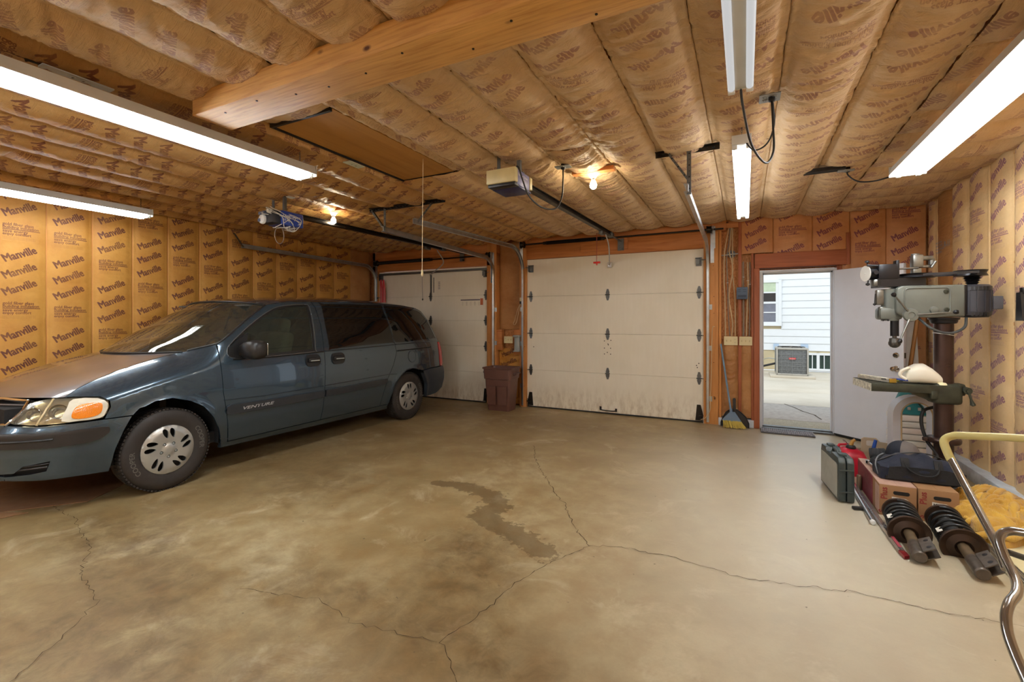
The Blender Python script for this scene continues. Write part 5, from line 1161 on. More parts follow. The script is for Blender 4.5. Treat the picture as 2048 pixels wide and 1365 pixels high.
# blue opener with exposed electronics
BLU = simple('blue_steel_cover', (40, 66, 150), .35)
op2 = thing('garage_door_opener', 'old blue garage door opener with loose white wires over the van', 'door opener', (-4.47, 3.34, 2.52))
bx, by, bz = -4.47, 3.36, 2.525
q = MB(); q.span((bx-.11, by-.10, bz-.075), (bx+.11, by+.17, bz+.075), bev=.01); q.build('motor_housing', BLU, op2, world_=True)
q = MB(); q.span((bx-.10, by-.20, bz-.07), (bx+.10, by-.10, bz+.06), bev=.008); q.build('terminal_board', simple('charcoal_board', (40, 40, 44), .5), op2, world_=True)
q = MB(); q.lathe([(0, 0), (.05, 0), (.052, .01), (.045, .025), (0, .03)], (bx-.04, by-.20, bz-.03), (0, -1, 0), n=20); q.build('lamp_socket', WHITEP, op2, world_=True)
for dx, dz, w_ in ((-.06, .03, .05), (.0, .035, .04), (.07, .045, .05), (-.07, -.04, .05)): q = MB(); q.box((bx+dx, by-.215, bz+dz), (w_*.8, .04, .034), bev=.006); q.build('relay', simple('relay_%d' % int((dx+.1)*100), random.choice([(190, 190, 188), (90, 96, 120), (220, 220, 214)]), .5), op2, world_=True)
rnd = random.Random(3)
for k in range(9):
    x_ = bx+rnd.uniform(-.12, .14); q = MB(); q.tube(spline([(x_*.7+bx*.3, by-.20+rnd.uniform(0, .06), bz+.07), (x_*.7+bx*.3+.03, by-.235, bz+rnd.uniform(-.02, .09)), (bx+.122, by+rnd.uniform(-.2, .12), bz+rnd.uniform(-.05, .05)), (bx+.10+rnd.uniform(-.03, .03), by+rnd.uniform(-.15, .12), bz-.08-rnd.uniform(0, .04)), (bx+rnd.uniform(-.05, .08), by+rnd.uniform(-.15, .08), bz-.10)], 6), .0036, 6); q.build('loose_wire', simple('white_wire', (206, 202, 192), .5), op2, world_=True)
q = MB(); q.tube([(bx+.02, by-.06+.055*math.cos(a), bz-.18+.09*math.sin(a)) for a in [2*PI*i/24 for i in range(24)]], .004, 6, closed=True); q.build('wire_loop', CABLE_G, op2, world_=True)
q = MB(); q.box((bx, by-.0, 2.755), (.28, .08, .012)); q.build('mounting_plate', simple('white_plate', (206, 206, 200), .5), op2, world_=True)
q = MB(); q.angle((bx-.10, by-.06, bz+.08), (bx-.10, by-.06, 2.77), .03, .003, (0, 1, 0), (1, 0, 0)); q.angle((bx+.10, by-.06, bz+.08), (bx+.10, by-.06, 2.77), .03, .003, (0, 1, 0), (-1, 0, 0)); q.build('hanging_bracket', GALV_D, op2, world_=True)
text_obj('lettering', 'CRAFTSMAN', WHITEP, op2, (bx+.1105, by-.085, bz+.012), (0, 1, 0), (0, 0, 1), .033, bold=.02, sx=1.1); text_obj('lettering', '1/2 HP', WHITEP, op2, (bx+.1105, by-.085, bz-.03), (0, 1, 0), (0, 0, 1), .028, bold=.02)
opener_rail(op2, bx, by+.17, -4.47, 6.30, 2.575, 2.60)
q = MB(); q.tube(spline([(-4.49, 6.2, 2.58), (-4.65, 6.6, 2.44), (-5.00, 6.85, 2.34), (-5.20, 6.95, 2.28)], 6), .009, 8); q.build('door_arm', GALV, op2, world_=True)
# pull string with a white toggle
q = MB(); q.tube([(-2.42, 3.14, 2.815), (-2.43, 3.14, 1.83)], .003, 6); ps = q.build('pull_string', simple('white_string', (206, 186, 150), .7)); tag(ps, 'thin pull string with a pale toggle hanging from the plywood hatch', 'string')
q = MB(); q.lathe([(.002, .04), (.008, .02), (.011, -.01), (.006, -.022), (0, -.022)], (-2.43, 3.14, 1.83), n=12); q.build('toggle', IVORY, ps)
q = MB(); q.tube([(-2.43, 3.14, 1.80), (-2.425, 3.14, 1.62)], .0015, 5); q.lathe([(0, .012), (.007, 0), (0, -.012)], (-2.425, 3.14, 1.61), n=10); q.build('string_tail', BLACKP, ps)
# wall gear around the centre post
q = MB(); t = thing('door_button', 'white garage door button on the post with a looped wire', 'button', (-3.318, YW-.022, 1.765))
q.box((0, -.015, .02), (.055, .03, .06), bev=.004); q.build('button', IVORY, t); q = MB(); q.box((0, -.012, -.03), (.06, .024, .05), bev=.003); q.build('base', BLACKP, t)
cord('bell_wire', [(-3.335, YW-.035, 1.72), (-3.38, YW-.05, 1.62), (-3.44, YW-.03, 1.46), (-3.47, YW-.03, 1.38), (-3.44, YW-.03, 1.365), (-3.40, YW-.04, 1.43), (-3.36, YW-.05, 1.58), (-3.335, YW-.035, 1.71)], .004, CABLE_W, 'looped cream bell wire under the door button', cat='wire')
t = thing('conduit_box', 'grey metal door lock box on the centre post', 'box', (-3.385, YW-.05, 1.05))
q = MB(); q.box((0, 0, 0), (.085, .07, .24), bev=.006); q.build('box', GREYP, t); q = MB(); q.box((0, -.02, .125), (.11, .09, .03), bev=.004); q.build('cap', GREYP, t); q = MB(); q.box((0, -.02, -.125), (.10, .08, .02), bev=.004); q.build('foot', GREYP, t)
# cables stapled in the strand board bays
cb = [(-.255, -.235, [( -.19, 2.74), (-.225, 2.55), (-.252, 2.35), (-.255, 1.95), (-.245, 1.7), (-.24, 1.22)], CABLE_W), (0, 0, [(-.18, 2.74), (-.20, 2.5), (-.225, 2.3), (-.215, 2.0), (-.21, 1.7), (-.20, 1.45), (-.185, 1.22)], CABLE_G),
      (0, 0, [(-.165, 2.74), (-.18, 2.5), (-.19, 2.36), (-.165, 2.25), (-.15, 2.1), (-.19, 1.85), (-.195, 1.72), (-.165, 1.5), (-.15, 1.38), (-.16, 1.22)], CABLE_W), (0, 0, [(-.15, 2.74), (-.155, 2.45), (-.15, 2.3), (-.155, 2.1), (-.14, 1.95), (-.125, 1.75), (-.118, 1.5), (-.12, 1.22)], CABLE_W),
      (0, 0, [(-.02, 2.23), (-.018, 2.0), (-.015, 1.6), (-.015, 1.22)], CABLE_G), (0, 0, [(-.03, 2.22), (-.032, 1.9), (-.022, 1.5), (-.025, 1.22)], CABLE_W), (0, 0, [(.03, 2.22), (.036, 1.95), (.03, 1.7), (.022, 1.45), (.018, 1.22)], CABLE_W), (0, 0, [(.058, 2.22), (.060, 1.95), (.052, 1.8), (.058, 1.5), (.050, 1.22)], CABLE_G)]
for i, (_, _, pts, m_) in enumerate(cb):
    cord('electric_cable', [(a, YW+.02+.018*(i % 2), z_) for a, z_ in pts], .0075, m_, ('cream cable furthest left in the wider strand board bay', 'grey cable beside the furthest left cream one', 'wavy cream cable in the middle of the wider strand board bay', 'cream cable hugging the stud left of the blue box', 'grey cable just right of the blue box', 'cream cable just right of the blue box', 'cream cable in the middle of the narrow strand board bay', 'grey cable nearest the side door frame')[i], cat='cable')
for x_, z_, lb_ in ((-.215, 1.95, 'white staple on the grey cable in the wider bay'), (-.018, 2.02, 'white staple right above the blue box'), (.034, 1.97, 'white staple on the middle cable of the narrow bay'), (.058, 1.92, 'white staple nearest the side door frame')):
    q = MB(); q.box((x_, YW+.011, z_), (.03, .006, .006)); tag(q.build('cable_staple', WHITEP), lb_, 'staple')
t = thing('ceiling_box', 'round junction box on a steel bar between the cables', 'junction box', (-.165, YW+.04, 2.345))
q = MB(); q.lathe([(0, .0), (.05, .0), (.05, -.03), (.044, -.03), (.044, -.004), (0, -.004)], (0, .03, 0), (0, 1, 0), n=24); q.build('box', GALV_D, t); q = MB(); q.cyl((-.13, -.01, -.015), (.10, -.01, .0), .009, 8); q.build('bar_hanger', GALV, t)
t = thing('junction_box', 'slate blue plastic device box on the stud between the cables', 'box', (-.035, YW-.035, 1.80))
q = MB(); q.box((0, 0, 0), (.135, .06, .16), bev=.006); q.build('box', simple('slate_blue_plastic', (72, 88, 110), .45), t)
for dx, dz in ((-.035, .045), (.03, .045), (-.035, .02), (.03, .02), (0, -.04)): q = MB(); q.box((dx, -.031, dz), (.04 if dz > 0 else .10, .004, .008 if dz > 0 else .03)); q.build('rib', simple('slate_dark', (50, 62, 80), .5), t)
cord('extension_cord', [(-.37, YW-.06, 1.35), (-.395, YW-.07, 1.34), (-.405, YW-.06, 1.2), (-.415, YW-.06, .7), (-.425, YW-.06, .4), (-.43, YW-.06, .2), (-.49, YW-.07, .09), (-.55, YW-.08, .06)], .0045, CABLE_W, 'cream cord running down the post right of the big door', cat='cord')
# ------------------------------------------------------------------ trash bin, broom, dustpan, mat
BROWN = simple('brown_plastic', (104, 70, 60), .42, var=.06)
t = thing('trash_bin', 'brown lidless plastic trash bin by the post between the garage doors', 'trash can', (-3.50, 6.58, 0), .03)
def loft(sections, close_bottom=True, close_top=False):
    q = MB(); n = len(sections[0][1]); vs = []
    for z_, pl in sections: vs += [(a, b, z_) for a, b in pl]
    fs = [(i*n+j, i*n+(j+1) % n, (i+1)*n+(j+1) % n, (i+1)*n+j) for i in range(len(sections)-1) for j in range(n)]
    if close_bottom: fs.append(tuple(range(n)))
    if close_top: fs.append(tuple((len(sections)-1)*n+j for j in range(n)))
    return q.add(vs, fs)
def rr(w, h, r=.04): return rrect(w, h, r, 4)
q = loft([(0, rr(.375, .265)), (.02, rr(.385, .275)), (.40, rr(.435, .335)), (.50, rr(.445, .345)), (.505, rr(.475, .37)), (.66, rr(.490, .385)), (.665, rr(.52, .41)), (.685, rr(.525, .415)), (.69, rr(.51, .40)), (.68, rr(.48, .375)), (.50, rr(.44, .335)), (.02, rr(.37, .26)), (.015, rr(.365, .255))]); q.build('body', BROWN, t, sm=30)
q = MB()
for x0_, x1_ in ((-.17, -.02), (.02, .17)): q.prism([(x0_, .10), (x1_, .10), (x1_+.01, .40), (x0_-.0, .40)], .010, (0, -.150, 0), (1, 0, 0), (0, -.11, .99), (0, -1, 0))
q.build('raised_panel', BROWN, t, kind='stuff')
for s_ in (-1, 1):
    q = MB(); q.tube([(s_*.235, -.07, .60), (s_*.29, -.07, .60), (s_*.29, .07, .60), (s_*.235, .07, .60)], .012, 8); q.box((s_*.255, 0, .575), (.03, .16, .03), bev=.006); q.build('handle', BROWN, t)
t = thing('broom', 'blue handled broom with yellow bristles leaning on the post', 'broom', (-.13, 6.80, 0))
q = MB(); q.tube([(-.165, 6.83, .20), (-.295, 6.915, 1.115)], .0115, 12); q.build('handle', simple('blue_grey_tube', (112, 142, 168), .35), t, world_=True)
q = MB(); q.prism([(-.03, .0), (.03, .0), (.105, -.115), (.10, -.125), (-.12, -.125), (-.125, -.115)], .04, (-.150, 6.80, .215), (1, 0, 0), (.02, -.12, 1), (0, 1, 0)); q.cyl((-.158, 6.825, .16), (-.170, 6.832, .25), .018, 12); q.build('head', simple('slate_blue_head', (116, 136, 158), .5), t, world_=True)
rnd = random.Random(5); q = MB()
for i in range(150):
    x_ = rnd.uniform(-.115, .098); y_ = rnd.uniform(-.014, .014); q.tube([(-.148+x_, 6.825+y_, .10), (-.14+x_*1.25+.03+rnd.uniform(-.01, .01), 6.80+y_*2+rnd.uniform(-.01, .01), .004+rnd.uniform(0, .012))], .0024, 4)
q.build('bristles', simple('yellow_bristles', (222, 196, 96), .7), t, world_=True, kind='stuff')
t = thing('dustpan', 'black upright dustpan behind the broom', 'dustpan', (-.12, 6.90, 0))
PAN = simple('black_dustpan', (34, 34, 35), .35)
out = [(-.17, 0), (.165, 0), (.165, .06), (.13, .14), (.07, .20), (.02, .232), (-.05, .235), (-.11, .19), (-.15, .11), (-.17, .05)]
q = MB(); q.prism(out, .005, (-.12, 6.885, .006), (1, 0, 0), (0, .09, .995), (0, -1, 0)); q.build('pan', PAN, t, world_=True)
q = MB(); P_ = [(-.12+a, 6.885+.09*b-.012, .006+b*.995) for a, b in out[1:]+[out[0]]]; q.tube(P_, .008, 6); q.build('rim', PAN, t, world_=True)
q = MB(); q.prism([(-.02, .22), (.02, .22), (.017, .30), (.019, .37), (.012, .385), (-.012, .385), (-.019, .37), (-.017, .30)], .014, (-.128, 6.88, .006), (1, 0, 0), (0, .05, .998), (0, -1, 0)); q.build('handle', PAN, t, world_=True)
q = MB(); q.prism(rrect(.012, .04, .005, 2), .002, (-.128, 6.886, .355), (1, 0, 0), (0, .05, .998), (0, -1, 0)); q.build('hang_hole', WHITEP, t, world_=True)
t = thing('door_mat', 'grey ribbed rubber door mat on the floor at the open side door', 'mat', (.475, 6.82, 0))
q = MB(); q.box((0, 0, .009), (.59, .235, .012), bev=.004); q.build('base', simple('mat_rubber', (92, 90, 94), .8), t)
q = MB(); rnd = random.Random(8)
for k in range(11): 
    y_ = -.10+k*.02
    for i in range(26): q.box((-.28+i*.0225+rnd.uniform(-.003, .003), y_, .018), (.015, .010, .008))
q.build('mat_ribs', simple('mat_fleck', (150, 148, 152), .9, var=.35, vs=40), t, kind='stuff')

# ------------------------------------------------------------------ drill press
DP = thing('drill_press', 'tall green grey drill press with bare belt pulleys and heavy brown column', 'drill press', (1.44, 5.03, 0), math.atan2(.12, .99))
GRN = simple('machine_grey_green', (104, 108, 102), .36, .1, var=.1, vs=8); OLIVE = simple('worn_olive_iron', (60, 62, 50), .5, .3, var=.3, vs=14, bump=.15)
COLM = simple('brown_steel_column', (74, 58, 54), .3, .7, var=.3, vs=4); BLK = simple('oily_black_iron', (32, 32, 36), .35, .4); IRON = simple('bare_iron', (120, 120, 116), .35, .8, var=.2, vs=20)
def dp(nm, q, m, sm=35, label=None, **k): return q.build(nm, m, DP, sm=sm, label=label, **k)
CX = .03
q = MB(); q.cyl((CX, 0, .05), (CX, 0, 1.455), .064, 40); dp('column', q, COLM)
q = MB(); q.box((.04, 0, .03), (.26, .30, .06), bev=.02); q.lathe([(.12, .05), (.10, .09), (.075, .13), (.068, .15)], (CX, 0, 0), n=32); dp('base', q, OLIVE)
q = MB(); q.lathe([(.066, .415), (.105, .420), (.112, .432), (.112, .452), (.105, .462), (.066, .466)], (CX, 0, 0), n=36); q.box((CX-.11, 0, .44), (.06, .03, .03), bev=.005); dp('collar', q, COLM)
q = MB(); q.lathe([(.066, 1.405), (.082, 1.410), (.088, 1.425), (.088, 1.435), (.098, 1.440), (.102, 1.455), (.066, 1.458)], (CX, 0, 0), n=36); dp('column_flange', q, BLK)
# head casting
q = MB(); q.prism([(-.285, 1.465), (-.10, 1.458), (.128, 1.462), (.128, 1.722), (-.285, 1.722), (-.325, 1.700), (-.325, 1.50)], .20, (0, .10, 0), (1, 0, 0), (0, 0, 1), (0, -1, 0))
bm = bmesh.new(); vs_ = [bm.verts.new(p) for p in q.v]; [bm.faces.new([vs_[i] for i in f]) for f in q.f]; bmesh.ops.bevel(bm, geom=list(bm.edges), offset=.014, segments=3, affect='EDGES', profile=.5); bm.verts.index_update(); q = MB(); q.add([v.co.copy() for v in bm.verts], [tuple(v.index for v in f.verts) for f in bm.faces]); bm.free(); head = dp('head_casting', q, GRN)
q = MB(); fr_ = [(-.27, 1.487), (.030, 1.487), (.030, 1.700), (-.27, 1.700)]
P_ = [(a, -.1015, b) for a, b in rrect(.30, .213, .03, 5, -.12, 1.5935)]; q.tube(P_, .006, 8, closed=True); q.build('raised_rim', GRN, head)
for x_, z_ in ((.004, 1.668), (.008, 1.522)): q = MB(); q.lathe([(.017, 0), (.017, .006), (.008, .008), (.008, .004), (0, .004)], (x_, -.10, z_), (0, -1, 0), n=18); q.build('bolt', OLIVE, head)
q = MB(); q.lathe([(.030, 0), (.028, .012), (.022, .015), (0, .015)], (-.075, -.10, 1.518), (0, -1, 0), n=24); q.build('boss', GRN, head)
# quill housing at the nose, depth stop, quill, chuck
q = MB(); q.cyl((-.335, 0, 1.43), (-.335, 0, 1.70), .062, 28); q.box((-.345, 0, 1.49), (.16, .13, .10), bev=.02); dp('quill_housing', q, GRN)
q = MB(); q.cyl((-.31, -.02, 1.30), (-.31, -.02, 1.45), .030, 22); dp('quill', q, BLK)
q = MB(); q.cyl((-.31, -.02, 1.285), (-.31, -.02, 1.305), .016, 16); q.lathe([(.018, 1.285), (.036, 1.280), (.038, 1.255), (.040, 1.250), (.040, 1.225), (.030, 1.210), (.012, 1.200), (0, 1.200)], (-.31, -.02, 0), n=24)
for k in range(12): a = 2*PI*k/12; q.box((-.31+.039*math.cos(a), -.02+.039*math.sin(a), 1.238), (.006, .006, .022), rot=a)
dp('chuck', q, simple('chuck_steel', (96, 94, 90), .35, .8))
q = MB(); q.box((-.42, -.03, 1.63), (.055, .05, .13), bev=.012); q.box((-.40, -.02, 1.50), (.05, .06, .10), bev=.012); dp('side_bracket', q, IRON)
q = MB(); q.tube([(-.455, -.05, 1.66), (-.462, -.055, 1.575)], .004, 6); q.lathe([(0, .012), (.011, .006), (.012, -.004), (0, -.012)], (-.462, -.055, 1.57), n=12); dp('small_lever', q, BLK)
for x_ in (-.40, -.365): q = MB(); q.lathe([(0, 0), (.008, -.004), (.009, -.012), (0, -.02)], (x_, -.05, 1.445), n=12); dp('stop_knob', q, BLK)
# feed hub with three handles
hub = Vector((-.235, -.125, 1.478)); q = MB(); q.lathe([(.050, .0), (.056, .02), (.050, .036), (.024, .040), (.022, .034), (0, .034)], hub+Vector((0, .03, 0)), (0, -1, 0), n=32); hb = dp('feed_hub', q, GRN)
for e_ in ((-.365, -.16, 1.645), (.045, -.15, 1.500), (-.325, -.16, 1.262)):
    e_ = Vector(e_); d_ = (e_-hub).normalized(); q = MB(); q.tube([hub+d_*.04, e_], [.008, .006], 10); ln = q.build('feed_handle', IRON, hb); q = MB(); q.lathe([(.006, -.02), (.014, -.012), (.018, 0), (.015, .014), (0, .020)], e_, d_, n=16); q.build('ball_knob', BLK, hb)
# pulleys, belts, guard remains
def pulley(c, r, h, n=36): q = MB(); q.lathe([(.01, 0), (r, 0), (r*.90, h*.45), (r*.90, h*.55), (r, h), (.01, h)], c, n=n); return q
dp('spindle_pulley', pulley((-.155, .0, 1.792), .125, .032), BLK); dp('motor_pulley', pulley((.205, .0, 1.795), .105, .046), BLK)
q = MB()
for i, r in enumerate((.058, .052, .045, .040)): q.lathe([(.01, 0), (r, 0), (r*.75, .008), (r, .016), (.01, .016)], (.215, 0, 1.775-i*.018), n=28)
q.cyl((.215, 0, 1.70), (.215, 0, 1.80), .012, 12); dp('stepped_pulley', q, BLK)
q = MB()
for y_ in (-.118, .10):
    q.prism([(0, 0), (.36, .010), (.36, .030), (0, .020)], .010, (-.155, y_, 1.80), (1, -.0, 0), (0, 0, 1), (0, 1, 0))
dp('drive_belt', q, simple('black_belt', (40, 40, 44), .5))
q = MB(); q.prism([(-.445, 1.715), (-.115, 1.722), (-.115, 1.785), (-.21, 1.79), (-.445, 1.79)], .15, (0, .08, 0), (1, 0, 0), (0, 0, 1), (0, -1, 0)); q.box((-.37, 0, 1.845), (.14, .15, .13), bev=.01); q.box((-.305, -.04, 1.865), (.022, .07, .15), bev=.004); dp('gear_case', q, BLK)
q = MB(); q.cyl((-.44, 0, 1.84), (-.505, -.01, 1.84), .058, 24); q.cyl((-.46, -.07, 1.84), (-.46, -.09, 1.84), .018, 16); dp('power_feed_case', q, BLK)
q = MB(); q.lathe([(.068, 0), (.068, .006), (0, .008)], (-.51, -.012, 1.838), (-1, -.25, 0), n=32); q.lathe([(.006, .008), (.006, .012), (0, .012)], (-.51, -.012, 1.838), (-1, -.25, 0), n=10); dp('dial', q, WHITEP, label='white round dial')
q = MB(); q.tube([(-.505, -.05, 1.775), (-.51, -.055, 1.755)], .005, 6); q.lathe([(0, .014), (.015, .008), (.016, -.006), (0, -.014)], (-.51, -.055, 1.742), n=14); q.tube([(-.51, -.05, 1.90), (-.515, -.055, 1.925)], .005, 6); q.lathe([(0, .014), (.016, .008), (.018, -.004), (0, -.014)], (-.515, -.055, 1.935), n=14); q.cyl((-.515, -.055, 1.905), (-.40, -.06, 1.895), .009, 8); dp('dial_lever', q, BLK)
q = MB(); q.box((-.44, -.03, 1.755), (.07, .08, .06), bev=.012); dp('nose_bracket', q, IRON)
q = MB(); q.cyl((-.31, -.03, 1.868), (-.15, -.03, 1.872), .008, 10); q.cyl((-.30, .03, 1.72), (-.02, .03, 1.722), .010, 8); dp('belt_rod', q, IRON)
q = MB(); q.box((-.155, 0, 1.845), (.06, .06, .05), bev=.008); q.box((-.15, .0, 1.93), (.075, .07, .11), bev=.012); q.box((-.105, .0, 1.955), (.12, .06, .035), bev=.01); q.cyl((-.16, 0, 1.97), (-.16, 0, 1.995), .028, 16); q.cyl((-.05, 0, 1.95), (-.05, 0, 1.90), .020, 14); q.cyl((-.06, -.02, 1.875), (-.03, -.02, 1.925), .010, 10); q.box((-.10, .0, 1.885), (.10, .02, .02), bev=.004); dp('spindle_top_bracket', q, IRON)
# motor
q = MB(); q.cyl((.225, 0, 1.505), (.225, 0, 1.675), .105, 36); q.lathe([(.0, 1.455), (.085, 1.458), (.104, 1.475), (.108, 1.505), (.104, 1.506)], (.225, 0, 0), n=36); q.lathe([(.104, 1.672), (.110, 1.675), (.108, 1.705), (.09, 1.722), (.03, 1.726), (0, 1.726)], (.225, 0, 0), n=36)
for k in range(14): a = 2*PI*k/14; q.box((.225+.106*math.cos(a), .106*math.sin(a), 1.59), (.010, .008, .17), rot=a)
mo = dp('motor', q, simple('motor_grey', (58, 58, 64), .4, .2))
q = MB(); 
for k in range(5): 
    a = -PI/2-.5+k*.22; q.box((.225+.107*math.cos(a), .107*math.sin(a), 1.690), (.010, .015, .028), rot=a); q.box((.225+.104*math.cos(a), .104*math.sin(a), 1.482), (.010, .013, .030), rot=a)
q.build('cooling_slots', BLACKP, mo, kind='stuff')
q = MB(); q.box((.352, -.01, 1.575), (.065, .10, .105), bev=.008); q.build('terminal_box', simple('motor_box_grey', (84, 84, 90), .4), mo)
q = MB(); q.box((.135, 0, 1.60), (.03, .16, .24), bev=.006); q.build('motor_mount', BLK, mo)
# table, arm bracket, crank
q = MB(); q.box((-.230, .13, .866), (.53, .44, .068), bev=.004)
for k in (-.16, .0, .16): q.box((-.230, .13+k, .901), (.47, .018, .003))
tb = dp('table', q, OLIVE)
q = MB(); q.box((-.4965, .13, .866), (.004, .43, .062)); q.build('worn_edge', simple('chipped_paint', (206, 204, 190), .7, var=.5, vs=30), tb, label='chipped white edge of the table')
q = MB(); q.box((CX, 0, .83), (.19, .18, .17), bev=.03, seg=3); q.box((.10, 0, .865), (.12, .10, .10), bev=.02); q.prism([(-.30, .868), (CX, .868), (CX, .745), (-.06, .76)], .09, (0, .045, 0), (1, 0, 0), (0, 0, 1), (0, -1, 0)); q.box((-.065, -.07, .82), (.05, .05, .07), bev=.012); dp('table_arm', q, OLIVE)
q = MB(); q.cyl((.145, -.05, .868), (.145, -.10, .866), .028, 18); q.cyl((.145, -.10, .866), (.145, -.115, .866), .016, 14); q.tube([(.145, -.105, .86), (.158, -.11, .80), (.168, -.11, .765)], [.009, .008, .016], 10); q.lathe([(0, .014), (.016, .008), (.018, -.006), (0, -.016)], (.169, -.11, .762), n=14); dp('crank', q, OLIVE)
# switch cord round the column, tie
q = MB(); q.tube(spline([(-.16, -.06, 1.45), (-.10, -.10, 1.375), (-.02, -.10, 1.335), (.06, -.09, 1.335), (.14, -.06, 1.38), (.165, -.03, 1.46)], 8), .010, 10); dp('motor_cable', q, simple('grey_conduit', (66, 70, 72), .45))
q = MB(); q.tube([(CX+.067*math.cos(a), .067*math.sin(a), 1.318-.012*math.cos(a)) for a in [2*PI*i/28 for i in range(28)]], .003, 6, closed=True); dp('string_tie', q, WHITEP)
# things on the drill table (world coordinates through the press frame)
Mx = DP.matrix_basis
def onT(nm, cat, label, loc, rz=0): p = Mx @ Vector(loc); return thing(nm, label, cat, p, rz+math.atan2(.12, .99))
t = onT('paper_bundle', 'paper', 'long speckled bundle of white strips lying on the drill table', (-.40, .12, .903), 1.95)
for i in range(4): q = MB(); q.box((0, -.012+i*.006, .006+i*.009), (.36-.01*i, .055-.006*i, .008), bev=.001); q.build('strip', simple('speckled_white_%d' % i, (214, 210, 196), .7, var=.3, vs=40), t)
q = MB(); q.box((-.182, .0, .02), (.006, .06, .035)); q.build('brass_end', simple('brass_edge', (190, 160, 70), .35, .7), t)
t = onT('pliers', 'pliers', 'blue handled pliers on the drill table beside the white jug', (-.25, .0, .905), .1)
for s_ in (-1, 1): q = MB(); q.tube(spline([(-.10, .012*s_, .03), (-.02, .022*s_, .026), (.05, .028*s_, .018), (.11, .020*s_-.01, .008)], 6), .0065, 8); q.build('grip', simple('blue_grip', (42, 66, 150), .4), t)
q = MB(); q.prism([(-.10, -.012), (-.10, .012), (-.15, .006), (-.15, -.006)], .012, (0, 0, .02)); q.build('jaw', GALV_D, t)
t = onT('plastic_jug', 'jug', 'milky white plastic jug lying on its side on the drill table', (-.10, .02, .905), -.15)
q = MB(); S_ = []; 
for (x_, w_, h_) in ((-.125, .05, .075), (-.105, .085, .125), (-.05, .095, .160), (0.0, .095, .165), (.05, .09, .13), (.10, .07, .08), (.15, .035, .03), (.165, .01, .012)): S_.append([(x_, w_*a*2*.5, h_*.5+h_*b*.5) for a, b in [(math.copysign(abs(math.cos(v))**.7, math.cos(v)), math.copysign(abs(math.sin(v))**.7, math.sin(v))) for v in [2*PI*j/24 for j in range(24)]]])
vs = [p for s__ in S_ for p in s__]; n = 24; q.add(vs, [(i*n+j, i*n+(j+1) % n, (i+1)*n+(j+1) % n, (i+1)*n+j) for i in range(len(S_)-1) for j in range(n)]+[tuple(range(n)), tuple((len(S_)-1)*n+j for j in range(n))]); q.build('body', simple('milky_plastic', (232, 226, 208), .4, var=.03), t, sm=60)
q = MB(); q.tube(spline([(-.10, -.06, .13), (-.15, -.06, .10), (-.16, -.06, .06), (-.12, -.06, .03)], 6), .014, 8); q.build('handle', simple('milky_plastic_b', (232, 226, 208), .4, var=.03), t)
t = onT('soap_bar', 'block', 'small cream block at the front right corner of the drill table', (-.005, -.055, .903)); q = MB(); q.lathe([(0, .022), (.025, .018), (.036, .004), (.036, 0), (0, 0)], n=16); q.build('block', simple('cream_block', (226, 216, 176), .5), t)
t = onT('tape_roll', 'tape', 'yellow green cap lying behind the blue pliers', (-.26, .12, .905)); q = MB(); q.lathe([(0, .018), (.03, .016), (.034, .0), (0, 0)], n=18); q.build('cap', simple('lime_plastic', (176, 176, 60), .5), t)

# ------------------------------------------------------------------ boxes and what lies on them
CARD = simple('corrugated_cardboard', (150, 112, 76), .75, var=.06, vs=4); REDP = simple('red_print', (150, 54, 66), .6, var=.12, vs=14); PINKP = simple('pinkish_print', (176, 142, 126), .65, var=.15, vs=10); LAB = simple('white_label', (220, 216, 206), .6, var=.03); RINK = simple('dark_red_ink', (140, 46, 44), .6); BINK = simple('black_ink', (28, 26, 26), .6)
def parts_box(x0_, x1_, rz, label, side_print):
    L = .72; w = x1_-x0_; t = thing('cardboard_box', label, 'box', ((x0_+x1_)/2, 4.265+L/2, 0), rz); h = .225
    q = MB(); q.box((0, 0, h/2), (w, L, h), bev=.003); q.build('carton', CARD, t)
    q = MB(); q.box((-w/4, 0, h+.0015), (w/2-.001, L-.004, .003)); q.build('top_flap', PINKP if side_print else CARD, t); q = MB(); q.box((w/4, 0, h+.0018), (w/2-.001, L-.004, .003)); q.build('top_flap', PINKP if side_print else CARD, t)
    if side_print:
        q = MB(); q.box((-w/2-.001, .10, h/2), (.002, L-.20, h-.004)); q.build('side_print', REDP, t, label='red printed side of the box')
        q = MB(); q.box((-w/2-.0012, -L/2+.06, h/2), (.002, .115, h-.03)); q.build('side_label', PINKP, t)
        text_obj('lettering', 'MAX', RINK, t, (-w/2-.0025, -L/2+.035, .20), (0, 0, -1), (0, 1, 0), .06, world_=False, bold=.02)
    q = MB(); q.prism(rrect(.095, .026, .012, 4), .002, (.02, -L/2-.0005, .175), (1, 0, 0), (0, 0, 1), (0, -1, 0)); q.build('hand_hole', BINK, t)
    q = MB(); q.prism([(-.045, .10), (.035, .095), (.05, .085), (.05, .0), (-.045, .0)], .0015, (.01, -L/2-.0005, .045), (1, 0, 0), (0, 0, 1), (0, -1, 0)); q.build('shipping_label', LAB, t)
    text_obj('lettering', 'Plus', RINK, t, (-w/2+.045, -L/2-.0012, .12), (0, 0, 1), (-1, 0, 0), .055, world_=False, bold=.02, lift=.0004)
    text_obj('lettering', 'KYB', BINK, t, (-.03, -L/2-.0025, .118), (1, 0, 0), (0, 0, 1), .026, world_=False, bold=.03, sx=1.5); text_obj('lettering', 'SR4154', BINK, t, (-.03, -L/2-.0025, .09), (1, 0, 0), (0, 0, 1), .020, world_=False)
    text_obj('lettering', 'S', RINK, t, (-w/2+.03, -L/2-.0012, .02), (0, 0, 1), (-1, 0, 0), .05, world_=False, bold=.02)
    return t
